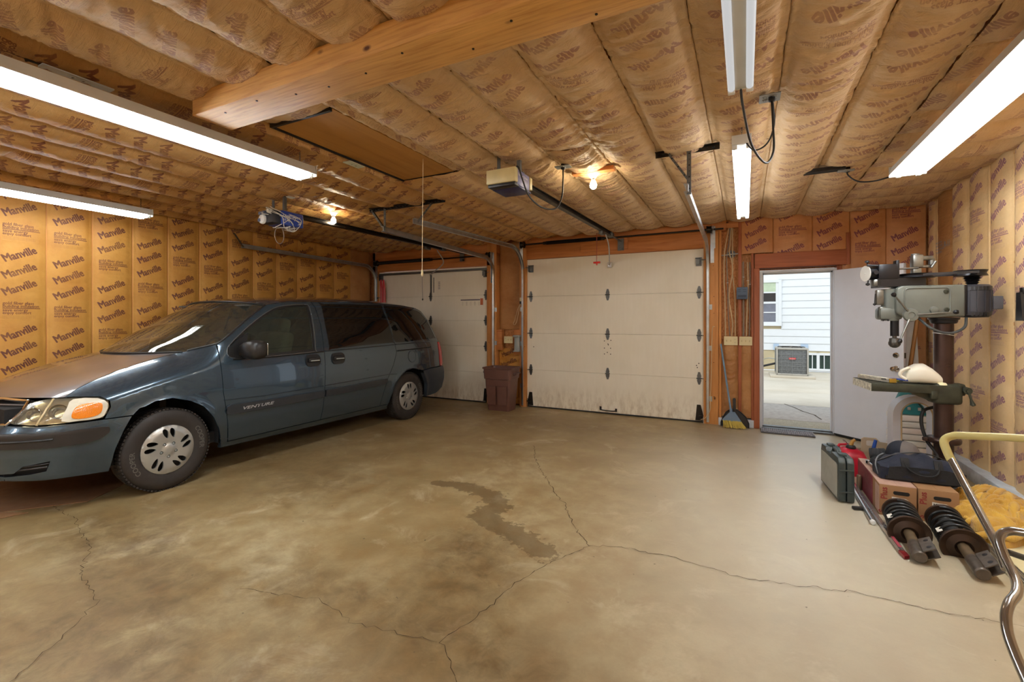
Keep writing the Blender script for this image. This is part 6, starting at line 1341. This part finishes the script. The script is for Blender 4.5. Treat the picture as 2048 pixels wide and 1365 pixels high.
parts_box(.885, 1.10, -.0, 'cardboard strut box with red printed side, left of the pair', True); parts_box(1.108, 1.33, .0, 'plain brown cardboard strut box, right of the pair', False)
# tool bag
NAV = simple('navy_canvas', (22, 28, 46), .85, var=.2, vs=8, bump=.5, bs=60, sheen=.05); NBK = simple('black_canvas', (28, 28, 30), .85, var=.15, bump=.5, bs=70)
t = thing('tool_bag', 'navy and black canvas tool bag resting on the strut boxes', 'bag', (1.165, 4.52, .23), .05)
q = MB(); S_ = []; nn = 28
for i in range(nn):
    x_ = -.25+.50*i/(nn-1); e = abs(x_)/.25; top = .185-.085*e**2.2+.012*math.sin(x_*40); wd = .115*(1-.18*e**4); ring = []
    for (yy_, zz_) in ((-wd, .004), (-wd*1.08, .03), (-wd*1.05, .09), (-wd*.75, .14 if e < .8 else .10), (-.035, top-.006), (0, top+.004), (.035, top-.006), (wd*.75, .14 if e < .8 else .10), (wd*1.05, .09), (wd*1.08, .03), (wd, .004)):
        ring.append((x_, yy_+.006*math.sin(x_*31+zz_*50), min(zz_, top)+.004*math.sin(x_*55+yy_*40)*(zz_ > .02)))
    S_.append(ring)
n = 11; q.add([p for s__ in S_ for p in s__], [(i*n+j, i*n+(j+1) % n, (i+1)*n+(j+1) % n, (i+1)*n+j) for i in range(nn-1) for j in range(n)]+[tuple(range(n)), tuple((nn-1)*n+j for j in range(n))]); q.build('body', NAV, t, sm=60)
q = MB(); q.prism([(-.215, .012), (.235, .012), (.19, .10), (.13, .112), (-.13, .112), (-.20, .10)], .006, (0, -.122, 0), (1, 0, 0), (0, .05, 1), (0, -1, 0)); q.build('front_pocket', NBK, t)
q = MB(); q.tube(spline([(-.11, -.09, .15), (-.09, -.125, .10), (-.03, -.145, .065), (.05, -.145, .065), (.09, -.125, .10), (.10, -.09, .15)], 8), .006, 8); q.build('carry_handle', NBK, t)
for x_ in (-.10, .095): q = MB(); q.box((x_, -.10, .135), (.05, .006, .075), rot=Matrix.Rotation(-.55, 3, 'X'), bev=.001); q.build('strap_patch', NBK, t)
q = MB(); q.tube(spline([(-.24, 0, .11), (-.12, -.005, .175), (0, 0, .196), (.12, .005, .178), (.24, 0, .11)], 8), .005, 6); q.build('zip', BLACKP, t)
q = MB(); q.tube(spline([(-.25, -.05, .02), (-.262, -.03, .09), (-.24, 0, .14), (-.20, .02, .165)], 8), .005, 6); q.build('piping', simple('grey_piping', (110, 114, 120), .6), t)
# black cloth heap, cap, red cloth
def heap(name, label, cat, c, rx, ry, h, m, seed, amp=.5, freq=14, aniso=1.0, res=70, rz=0, sag=1.6, edge=.012):
    t = np.linspace(-1, 1, res); A, B = np.meshgrid(t, t); r = np.sqrt(A*A+B*B); k = np.where(r > 1e-6, np.maximum(np.abs(A), np.abs(B))/np.maximum(r, 1e-6), 1); A2, B2 = A*k, B*k; rr_ = np.sqrt(A2**2+B2**2)
    ang = np.arctan2(B2, A2); wob = 1+.16*np.sin(3*ang+seed)+.09*np.sin(5*ang+2*seed)
    X = A2*rx*wob; Y = B2*ry*wob; base = np.clip(1-rr_**sag, 0, 1)
    w = fbm(X*freq*aniso+seed+.1*Y, Y*freq+seed*2, seed, 5); f = 1-np.abs(2*w-1)*1.8; Z = h*base**.6*(1-amp+amp*f)+edge*(rr_ < .985)
    Z = np.where(rr_ > .985, 0.001, Z); ca, sa = math.cos(rz), math.sin(rz)
    o = grid_mesh(name, X*ca-Y*sa, X*sa+Y*ca, Z, m); o.location = c; return tag(o, label, cat)
heap('jacket', 'crumpled black cloth on the boxes behind the tool bag', 'cloth', (1.09, 4.84, .233), .15, .13, .10, NBK, 4, .5, 16)
t = thing('baseball_cap', 'navy and grey baseball cap on the black cloth', 'cap', (1.15, 4.80, .325), 2.7)
q = MB(); vs = []; nr, nc_ = 10, 28
for i in range(nr+1):
    a = (PI/2)*i/nr
    for j in range(nc_): b = 2*PI*j/nc_; vs.append((.112*math.cos(b)*math.sin(a)**.9, .098*math.sin(b)*math.sin(a)**.9, .125*math.cos(a)**.85))
q.add(vs, [(i*nc_+j, i*nc_+(j+1) % nc_, (i+1)*nc_+(j+1) % nc_, (i+1)*nc_+j) for i in range(nr) for j in range(nc_)])
fr2 = [f for f in q.f if (Vector(q.v[f[0]])+Vector(q.v[f[2]])).x > .0]; bk2 = [f for f in q.f if f not in set(fr2)]
q1 = MB(); q1.v = q.v; q1.f = fr2; q1.build('front_crown', simple('navy_wool', (28, 32, 44), .85, bump=.4), t, sm=60); q2 = MB(); q2.v = q.v; q2.f = bk2; q2.build('rear_crown', simple('grey_mesh', (104, 96, 92), .85, bump=.5), t, sm=60, label='grey rear of the cap')
q = MB(); vs = []
for i in range(6):
    for j in range(15): b = -1.05+2.1*j/14; r_ = 1+.62*i/5*math.cos(b*.9); vs.append((.112*math.cos(b)*r_+.0, .098*math.sin(b)*(1+.10*i/5), .004-.02*(i/5)**1.5-.028*(b*b)*(i/5)))
q.add(vs, [(i*15+j, i*15+j+1, (i+1)*15+j+1, (i+1)*15+j) for i in range(5) for j in range(14)]); q.build('visor', simple('visor_black', (26, 26, 30), .8), t, sm=60)
q = MB(); q.lathe([(0, .006), (.006, .004), (.008, 0), (0, 0)], (0, 0, .124), n=10); q.build('button', NBK, t)
heap('red_rag', 'small bright red rag beside the cap', 'rag', (1.285, 4.78, .235), .05, .04, .075, simple('red_cloth', (206, 38, 44), .8, bump=.3), 9, .4, 30, res=24)
t = thing('work_glove', 'black ribbed glove cuff left of the cap', 'glove', (1.0, 4.90, .30)); q = MB(); q.lathe([(.04, -.05), (.048, -.045)]+[(.046+.003*(i % 2), -.04+.008*i) for i in range(12)]+[(.042, .06), (.0, .06)], (0, 0, 0), (1, -.25, .15), n=20); q.build('cuff', simple('black_knit', (44, 44, 46), .9, bump=.4), t)
q = MB(); q.box((.09, -.03, -.02), (.10, .08, .07), bev=.03, seg=3); q.box((.0, -.09, -.045), (.03, .12, .03), rot=.5, bev=.012); q.box((-.03, -.05, -.05), (.03, .10, .03), rot=-.5, bev=.012); q.build('fingers', NBK, t)
t = thing('torque_wrench', 'chrome torque wrench with black grip on the left strut box', 'wrench', (.945, 4.56, .240))
q = MB(); q.tube([(-.02, .20, .008), (.0, 0, .010), (.012, -.10, .010)], .009, 12); q.cyl((-.024, .235, .0), (-.024, .235, .022), .020, 16); q.build('shaft', CHROME, t); q = MB(); q.tube([(.012, -.10, .010), (.016, -.17, .010)], .0125, 12); q.build('grip', BLACKP, t)
# tool case, gas can, tote
CASE = simple('dark_green_case', (52, 62, 62), .4, var=.1, bump=.15, bs=120); CASEL = simple('scuffed_case_side', (150, 152, 146), .45, var=.15, vs=7)
t = thing('tool_case', 'dark green grey power tool case standing on its long edge', 'tool case', (.682, 4.66, 0), .10)
sil = [(-.26, .01), (.26, .01), (.265, .03), (.262, .30), (.24, .345), (.10, .352), (.085, .315), (-.045, .315), (-.06, .352), (-.235, .35), (-.262, .315), (-.268, .03)]
for s_, m_ in ((-1, CASE), (1, CASE)):
    q = MB(); q.prism(sil, .050, (s_*.003+(0 if s_ > 0 else -.050), 0, 0), (0, 1, 0), (0, 0, 1), (1, 0, 0)); bm = bmesh.new(); vs_ = [bm.verts.new(p) for p in q.v]; [bm.faces.new([vs_[i] for i in f]) for f in q.f]; bmesh.ops.bevel(bm, geom=list(bm.edges), offset=.008, segments=2, affect='EDGES', profile=.5); bm.verts.index_update(); q = MB(); q.add([v.co.copy() for v in bm.verts], [tuple(v.index for v in f.verts) for f in bm.faces]); bm.free(); q.build('shell', m_, t)
q = MB(); q.prism([(-.235, .03), (.235, .03), (.235, .29), (.09, .30), (-.21, .30), (-.235, .29)], .003, (-.057, 0, 0), (0, 1, 0), (0, 0, 1), (1, 0, 0)); q.build('side_panel', CASEL, t, label='pale scuffed side of the case')
for y_ in (-.15, .17): q = MB(); q.box((0, y_, .353), (.05, .065, .022), bev=.005); q.build('latch', CASE, t)
q = MB(); q.tube([(0, -.045, .335), (0, -.03, .352), (0, .07, .352), (0, .085, .335)], .012, 10); q.build('handle', CASE, t)
for z_ in (.09, .26): q = MB(); q.box((0, -.268, z_), (.09, .008, .012), bev=.002); q.build('front_rib', CASE, t)
t = thing('gas_can', 'red plastic gas can with brass coloured spout behind the tool case', 'gas can', (.885, 5.33, 0), .15)
q = loft([(0, rr(.20, .26, .04)), (.02, rr(.21, .27, .045)), (.16, rr(.21, .27, .045)), (.215, rr(.17, .22, .05)), (.235, rr(.08, .10, .03))], close_top=True); q.build('body', simple('red_gas_can', (186, 24, 48), .4, var=.06), t, sm=50)
q = MB(); q.lathe([(.04, .225), (.04, .25), (.030, .262), (.0, .265)], (0, -.02, 0), n=18); q.build('cap_ring', BLACKP, t); q = MB(); q.tube([(0, -.02, .255), (.01, -.025, .30), (.03, -.03, .318)], [.018, .015, .013], 12); q.build('spout', simple('amber_spout', (176, 130, 60), .4), t)
q = MB(); q.tube([(-.09, .06, .20), (-.07, .05, .245), (.0, .06, .25), (.02, .07, .22)], .012, 8); q.build('handle', simple('red_handle', (190, 30, 50), .4), t); q = MB(); q.tube(spline([(-.02, -.02, .26), (-.05, -.04, .30), (-.075, -.05, .315), (-.06, -.04, .295)], 5), .003, 6); q.build('cap_wire', GALV, t)
TAN = simple('tan_plastic', (196, 178, 150), .5, var=.05)
t = thing('tote_tray', 'tan plastic tote with carry handle behind the strut boxes', 'tote', (1.17, 5.62, 0), .1)
q = loft([(0, rr(.30, .20, .03)), (.15, rr(.34, .24, .03)), (.155, rr(.34, .24, .03)), (.15, rr(.32, .22, .03)), (.01, rr(.28, .18, .03))]); q.build('tray', TAN, t)
q = MB(); q.prism([(-.15, .0), (-.15, .27), (-.13, .285), (-.03, .285), (.0, .25), (.15, .235), (.15, 0)], .02, (0, .01, 0), (1, 0, 0), (0, 0, 1), (0, -1, 0)); q.build('handle_wall', TAN, t); q = MB(); q.prism(rrect(.075, .05, .012, 3, -.075, .235), .0215, (0, .0105, 0), (1, 0, 0), (0, 0, 1), (0, -1, 0)); q.build('hand_slot', simple('slot_pale', (220, 214, 204), .5), t)
t = thing('snips', 'blue handled snips with orange blades standing in the tan tote', 'snips', (1.085, 5.46, .10)); q = MB(); q.tube([(0, 0, .05), (.0, 0, .10), (.02, 0, .20)], [.010, .016, .014], 10); q.build('grip', simple('blue_grip_b', (36, 80, 170), .4), t); q = MB(); q.prism([(-.02, -.08), (.006, -.08), (.012, .06), (-.010, .06)], .006, (0, 0, 0), (1, 0, 0), (0, 0, 1), (0, -1, 0)); q.build('blade', simple('orange_blade', (196, 110, 50), .4), t)
q = MB(); q.tube([(.13, 0, .15), (.17, 0, .135)], .010, 8); q.build('red_tip', simple('red_tip', (200, 50, 60), .4), t); q = MB(); q.tube([(.165, 0, .137), (.22, 0, .125)], .016, 8); q.build('blue_body', simple('blue_grip_c', (50, 60, 160), .4), t)
# ------------------------------------------------------------------ arched machine, teal bag, leaning boards
ALU = simple('pale_arch_enamel', (206, 206, 212), .35, .1, var=.05)
t = thing('arched_frame', 'white and silver arched machine frame left of the drill column', 'machine', (1.36, 5.36, 0), .12)
def arch(w, h, n=16): return [(-w, 0), (-w, h-w)]+[(-w*math.cos(a), h-w+w*math.sin(a)) for a in np.linspace(0, PI, n)[1:-1]]+[(w, h-w), (w, 0)]
o_, i_ = arch(.175, .755), arch(.115, .70); q = MB(); n = len(o_); vs = [(a, -.06, b) for a, b in o_]+[(a, -.06, b) for a, b in i_]+[(a, .06, b) for a, b in o_]+[(a, .06, b) for a, b in i_]
fs = []
for j in range(n-1): fs += [(j, j+1, n+j+1, n+j), (2*n+j, 3*n+j, 3*n+j+1, 2*n+j+1), (j, 2*n+j, 2*n+j+1, j+1), (n+j, n+j+1, 3*n+j+1, 3*n+j)]
fs += [(0, n, 3*n, 2*n), (n-1, 2*n-1, 4*n-1, 3*n-1)]; q.add(vs, fs); q.build('arch', ALU, t, sm=30)
q = MB(); q.box((0, .0, .02), (.40, .20, .04), bev=.01); q.build('foot', ALU, t)
q = MB(); q.tube([(a*.99, -.064, b) for a, b in i_], .006, 6); q.build('inner_lip', simple('tan_lip', (176, 150, 110), .5), t)
q = MB(); q.tube(spline([(1.52, 5.25, .68), (1.44, 5.15, .69), (1.36, 5.10, .66), (1.34, 5.08, .56), (1.37, 5.06, .42), (1.42, 5.0, .32), (1.39, 4.98, .27), (1.40, 4.96, .24)], 8), .013, 10); tag(q.build('rubber_hose', RUBBER), 'black rubber hose curving down beside the drill column', 'hose')
t = thing('teal_bag', 'teal nylon bag behind the arched frame', 'bag', (1.50, 5.95, .50))
q = loft([(0, rr(.26, .16, .05)), (.10, rr(.28, .17, .05)), (.22, rr(.20, .12, .04)), (.30, rr(.06, .05, .02))], close_top=True); q.build('body', simple('teal_nylon', (30, 112, 116), .6, bump=.3), t, sm=50); q = MB(); q.tube([(-.05, -.09, .26), (.02, -.095, .12), (.10, -.10, .0)], .005, 6); q.build('strap', BLACKP, t)
for x_ in (-.05, .03): q = MB(); q.box((x_, -.093, .06), (.025, .01, .03), bev=.003); q.build('buckle', GALV, t)
t = thing('siding_stack', 'stack of white plastic panels under the teal bag', 'panels', (1.50, 5.95, 0))
for k in range(8): q = MB(); q.box((random.uniform(-.01, .01), 0, .03+k*.062), (.36, .24, .055), bev=.008); q.build('panel', simple('white_panel_%d' % k, (222+k % 3*4, 222, 216), .5, var=.03), t)
q = MB(); q.prism([(0, 0), (.11, 0), (.11, 1.75), (0, 1.75)], .03, (1.67, 6.70, .10), (1, 0, 0), (-.02, .09, 1), (0, 1, 0)); tag(q.build('foam_board', simple('white_foam', (218, 214, 204), .7)), 'white board leaning in the far right corner', 'board')
q = MB(); q.tube([(1.50, 6.40, .12), (1.72, 6.62, 1.52)], [.021, .019], 12); tag(q.build('wooden_handle', wood('ash_handle', (176, 124, 66), (150, 96, 44), 2)), 'brown wooden tool handle leaning before the white board', 'handle')
# ------------------------------------------------------------------ things on the floor in front
t = thing('tube_pole', 'long silver telescoping pole on the floor beside the boxes', 'pole', (.80, 4.5, 0))
q = MB(); q.tube([(.822, 5.0, .018), (.800, 4.03, .018)], .0165, 14); q.build('pole', simple('silver_pole', (190, 190, 192), .25, .9), t, world_=True); q = MB(); q.lathe([(.017, -.01), (.018, 0), (.013, .012), (0, .014)], (.800, 4.03, .018), (0, -1, 0), n=14); q.build('end_cap', WHITEP, t, world_=True)
t = thing('channel_strip', 'long metal channel strip with red tip lying on the floor', 'strip', (.83, 4.2, 0))
a_, b_ = Vector((.835, 5.0, .004)), Vector((.858, 3.60, .004)); q = MB(); q.sweep(a_, b_, [(-.016, 0), (.016, 0), (.019, .014), (.012, .024), (-.012, .024), (-.019, .014)], (1, 0, 0), (0, 0, 1)); q.build('channel', simple('silver_strip', (186, 180, 180), .25, .9), t, world_=True)
q = MB(); q.sweep(Vector((.853, 3.86, .006)), Vector((.858, 3.64, .006)), [(-.008, .020), (.008, .020), (.009, .0235), (-.009, .0235)], (1, 0, 0), (0, 0, 1)); q.build('red_insert', REDP, t, world_=True)
q = MB(); q.prism([(-.018, 0), (.018, 0), (.022, -.055), (-.006, -.075)], .018, (.858, 3.60, .003), (1, 0, 0), (0, 1, 0), (0, 0, 1)); q.build('red_tip', simple('red_tip_metal', (128, 30, 34), .3, .4), t, world_=True)
q = MB(); q.box((.775, 4.30, .014), (.10, .035, .022), rot=.3, bev=.005); tag(q.build('black_clip', BLACKP), 'small black clip on the floor right of the tool case', 'clip')
q = MB(); q.box((.865, 4.83, .06), (.03, .04, .12), bev=.005); tag(q.build('wood_block', simple('weathered_block', (120, 100, 76), .7)), 'small weathered block standing between the red can and boxes', 'block')
SPR = simple('black_spring', (36, 38, 40), .32, .3); PLT = simple('rusty_dark_plate', (62, 46, 36), .45, .5, var=.35, vs=10); BODY = simple('strut_tube', (104, 88, 66), .45, .3, var=.25, vs=12); BRK = simple('scuffed_bracket', (96, 88, 80), .4, .5, var=.3, vs=22)
def strut(a, b, roll, label):
    """strut lying on the floor: a is the knuckle bracket end, b the upper mount end"""
    a, b = Vector(a), Vector(b); t = thing('strut', label, 'car strut', (a.x, a.y, 0)); ax = (b-a).normalized(); L = (b-a).length; u, v, w_ = _basis(ax); u = Vector((1, 0, 0)); u = (u-ax*u.dot(ax)).normalized(); v = ax.cross(u)
    if v.z < 0: v = -v
    u, v = u*math.cos(roll)+v*math.sin(roll), v*math.cos(roll)-u*math.sin(roll)
    P = lambda s_, p=0, r=0: a+ax*s_+u*p+v*r
    q = MB(); q.lathe([(.0, .02), (.027, .02), (.029, .006), (.029, .40), (0, .40)], a, ax, n=24); q.build('shock_tube', BODY, t, world_=True)
    q = MB(); q.lathe([(0, -.004), (.030, -.004), (.036, .004), (.036, .15), (.029, .16)], a, ax, n=24); q.build('bracket_sleeve', BRK, t, world_=True)
    for s_ in (-1, 1):
        q = MB(); q.prism([(.03, .024*s_-.003), (.092, .024*s_-.003), (.092, .024*s_+.003), (.03, .024*s_+.003)], .15, P(.005), u, v, ax); br = q.build('knuckle_ear', BRK, t, world_=True)
        for k in (.035, .115):
            q = MB(); q.lathe([(.0, .0005), (.010, .0005), (.013, 0), (.013, -.002), (0, -.002)], P(.005+k, .066, .024*s_+.0035*s_), v*s_, n=14); q.build('bolt_hole', BLACKP, t, world_=True)
    q = MB(); q.lathe([(.030, .30), (.045, .285), (.08, .300), (.108, .292), (.114, .296), (.112, .304), (.085, .312), (.05, .330), (.030, .33)], a, ax, n=44); q.build('spring_seat', PLT, t, world_=True)
    q = MB(); turns = 5.2; pts = []; N = 190
    for i in range(N+1):
        f_ = i/N; g = 2*PI*turns*f_; r_ = .094*(1-.08*f_); pts.append(P(.312+(L-.312-.03)*f_, r_*math.cos(g), r_*math.sin(g)))
    q.tube(pts, .0085, 10); q.build('coil_spring', SPR, t, world_=True)
    q = MB(); n_ = 14; prof = []
    for i in range(n_): s0 = .34+(L-.40)*i/n_; prof += [(.032, s0), (.040, s0+(L-.40)/n_*.5)]
    q.lathe(prof, a, ax, n=20); q.build('dust_boot', RUBBER, t, world_=True)
    q = MB(); q.lathe([(0, L-.035), (.096, L-.03), (.10, L-.02), (.07, L-.01), (.06, L+.012), (.02, L+.02), (0, L+.02)], a, ax, n=32); q.build('upper_mount', PLT, t, world_=True)
    for k in range(3): q = MB(); g = 2*PI*k/3+.5; c_ = P(L-.01, .07*math.cos(g), .07*math.sin(g)); q.cyl(c_, c_+ax*.035, .005, 8); q.build('mount_stud', GALV_D, t, world_=True)
    q = MB(); q.box(P(.40, -.05, .085), (.03, .05, .003), rot=Matrix((u, ax, v)).transposed()); q.build('paper_tag', LAB, t, world_=True)
    return t
strut((.915, 3.49, .045), (.965, 4.12, .095), .5, 'black coil strut nearest the metal strip, left of the pair'); strut((1.160, 3.41, .045), (1.195, 4.11, .095), .6, 'black coil strut nearest the cart handle, right of the pair')
# cream board, alloy strips, blanket
q = MB(); q.prism([(1.34, 4.86), (1.82, 5.02), (1.82, 3.2), (1.42, 3.2), (1.40, 3.6)], .012, (0, 0, .001)); tag(q.build('cream_board', simple('cream_sheet', (216, 204, 160), .6, var=.04)), 'flat cream board on the floor under the yellow blanket', 'board')
for k, (x_, w_, h_) in enumerate(((1.335, .018, .014), (1.362, .022, .02), (1.392, .016, .012))):
    q = MB(); q.sweep(Vector((x_, 4.22-.1*k, .001)), Vector((x_-.03+.012*k, 2.9, .001)), [(-w_/2, 0), (w_/2, 0), (w_/2, h_), (w_/2-.003, h_), (w_/2-.003, .003), (-w_/2+.003, .003), (-w_/2+.003, h_), (-w_/2, h_)], (1, 0, 0), (0, 0, 1))
    tag(q.build('alloy_strip', simple('alloy_%d' % k, (176, 172, 164), .3, .8)), ('outermost alloy channel strip on the floor left of the cream board', 'middle of the three alloy strips beside the cream board', 'alloy channel strip lying right against the cream board')[k], 'strip', 'alloy strips')
YEL = NT('yellow_blanket_cloth'); _p = YEL.pos(obj=True); _w = YEL.nd('ShaderNodeTexWave', {'Vector': YEL.pos((1, 1, 1)), 'Scale': 60.0, 'Distortion': 5.0, 'Detail': 2.0}); YEL.set(col=YEL.mix(YEL.math('MULTIPLY', _w.outputs[1], .35), YEL.ramp(YEL.noise(_p, 7, 4), [(.35, srgb(170, 118, 24)), (.6, srgb(204, 158, 52))]), srgb(216, 184, 96)), rough=.9, sheen=.3, normal=YEL.bump(_w.outputs[1], .35, .006)); YEL = YEL.m
bl = thing('blanket', 'crumpled yellow chenille blanket heaped on the cream board', 'blanket', (1.54, 4.40, .013))
def fold(c, rx, ry, h, seed, rz, amp=.45, freq=9, an=.5):
    o = heap('blanket_fold', None, None, (0, 0, 0), rx, ry, h, YEL, seed, amp, freq, an, 60, rz, 2.2, .02)
    for k in ('label', 'category'):
        if k in o: del o[k]
    o.parent = bl; o.location = c
fold((0, -.05, 0), .24, .40, .10, 3, .1, .6, 10, .45); fold((.03, .16, .03), .20, .22, .17, 6, .5, .5, 11, .5); fold((-.06, -.12, .04), .18, .24, .13, 11, -.5, .55, 12, .4); fold((.10, -.22, .03), .13, .2, .12, 15, .9, .5, 12, .6)
rnd = random.Random(21)
for k in range(34):      # long soft rolls of cloth draped over the heap
    a = rnd.gauss(.25, .45); x_, y_ = rnd.uniform(-.12, .14), rnd.uniform(-.38, .34); L = rnd.uniform(.22, .42); pts = []
    for j in range(7):
        s_ = (j/6-.5)*L; px_ = x_+math.cos(a)*s_; py_ = y_+math.sin(a)*s_+.022*math.sin(j*1.3+k); px_ = max(-.235, min(.215, px_))
        zz = .045+.17*math.exp(-((px_-.04)/.20)**2-((py_-.04)/.30)**2)+.010*math.sin(j*1.9+k); pts.append((px_, py_, zz))
    r0 = rnd.uniform(.014, .026); q = MB(); q.tube(spline(pts, 5), [.004+r0*math.sin(PI*i/30)**.4*(1+.15*math.sin(i*.9+k)) for i in range(31)], 10); q.build('blanket_ridge', YEL, bl, sm=80)
# black cables behind the bag
for k in range(4):
    q = MB(); q.tube(spline([(1.36+.02*k, 4.80, .235 if k < 0 else .03+.03*k), (1.44, 4.74+.04*k, .12+.02*k), (1.52, 4.82+.03*k, .10), (1.60, 4.72-.02*k, .06)], 8), .012, 8); tag(q.build('black_cable', RUBBER), ('lowest', 'second lowest', 'second highest', 'highest')[k]+' black cable in the tangle between tool bag and blanket', 'cable', 'tangled cables')
t = thing('wall_holder', 'black plastic holder hanging on the right wall at the photo edge', 'holder', (1.84, 4.73, 1.52)); q = MB(); q.prism([(-.05, -.09), (.05, -.09), (.04, .12), (-.02, .12)], .07, (.035, 0, 0), (0, 1, 0), (0, 0, 1), (-1, 0, 0)); q.build('body', BLACKP, t); q = MB(); q.box((.0, 0, .13), (.05, .05, .05), bev=.006); q.build('hook', BLACKM, t)
# ------------------------------------------------------------------ cart handle close to the camera
CHR = simple('worn_chrome_tube', (168, 168, 166), .2, .95, var=.15, vs=9); CREAMS = simple('cream_handle_sleeve', (196, 184, 120), .4)
t = thing('cart_handle', 'bent chrome tube handle of a cart with cream grip, at the right edge', 'cart', (.75, 1.9, 0))
A_ = [(1.35, 2.02, 1.045), (.95, 2.19, 1.03), (.74, 2.285, 1.005), (.695, 2.30, .995), (.672, 2.295, .975), (.672, 2.27, .945), (.679, 2.25, .915)]
q = MB(); q.tube(spline(A_, 6), .0135, 14); q.build('grip_sleeve', CREAMS, t, world_=True)
q = MB(); q.tube([(.679, 2.25, .918), (.700, 2.05, .775), (.706, 1.98, .728), (.705, 1.93, .69)], .0118, 14); q.cyl((.705, 1.935, .695), (.705, 1.915, .68), .0135, 14); q.build('upper_tube', CHR, t, world_=True)
B_ = [(1.35, 1.78, .80), (.95, 1.905, .79), (.775, 1.965, .782), (.728, 1.975, .775), (.706, 1.965, .752), (.704, 1.93, .715), (.706, 1.87, .675), (.690, 1.82, .655), (.655, 1.77, .640), (.635, 1.73, .610), (.630, 1.68, .565), (.640, 1.55, .47), (.665, 1.42, .35), (.70, 1.28, .20), (.73, 1.18, .05), (.745, 1.14, .012)]
q = MB(); q.tube(spline(B_, 6), .0125, 16); q.build('lower_tube', CHR, t, world_=True)
B2 = [(p[0]*0+2.7-p[0] if False else p[0], p[1], p[2]) for p in B_]
q = MB(); q.tube(spline([(.725, 1.965, .715), (.76, 1.97, .705), (.79, 1.965, .70)], 5), .009, 10); q.build('height_lever', simple('grey_plastic_lever', (84, 86, 84), .45), t, world_=True)
q = MB(); q.box((.90, 1.10, .03), (.40, .30, .04), bev=.01); q.cyl((1.05, 1.12, .05), (1.32, 1.78, .80), .0125, 12); q.build('cart_deck', DARKM, t, world_=True)
q = MB(); q.tube([(1.35, 2.02, 1.045), (1.37, 1.9, .92), (1.35, 1.78, .80)], .0125, 12); q.build('side_tube', CHR, t, world_=True)
# ------------------------------------------------------------------ left side small things
t = thing('cardboard_sheet', 'flat brown cardboard sheet on the floor under the van nose', 'cardboard', (-5.25, 1.75, .0))
q = MB(); q.prism([(-.85, -.55), (.28, -.42), (.62, .0), (.05, .95), (-.9, .6)], .006, (0, 0, .002), (1, 0, 0), (0, 1, 0), (0, 0, 1)); q.build('sheet', simple('floor_cardboard', (132, 96, 66), .8), t); q = MB(); q.prism([(-.2, -.75), (.42, -.56), (.50, -.30), (.28, -.41), (-.22, -.50)], .005, (0, 0, .003)); q.build('flap', simple('floor_cardboard_flap', (146, 108, 74), .8), t)
for k, x_ in enumerate((-6.30, -6.235)):
    t = thing('ski', 'red ski standing in the far left corner, %s' % ('nearer the left wall' if k == 0 else 'nearer the garage door'), 'ski', (x_, 6.86, 0), group='skis')
    q = MB(); q.tube(spline([(-.012, .0, .02), (-.02, .01, 1.0), (-.012, .01, 1.9), (.0, -.01, 2.18), (.018, -.01, 2.2), (.024, 0, 2.1), (.028, .01, 1.9), (.030, .01, 1.0), (.024, 0, .02)], 6), .012, 8); q.build('edge', simple('red_pole_%d' % k, (196, 40, 44), .35), t)
    q = MB(); q.box((.006, .012, 1.05), (.022, .006, 2.1)); q.build('stripe', simple('pale_stripe_%d' % k, (214, 170, 160), .5), t)
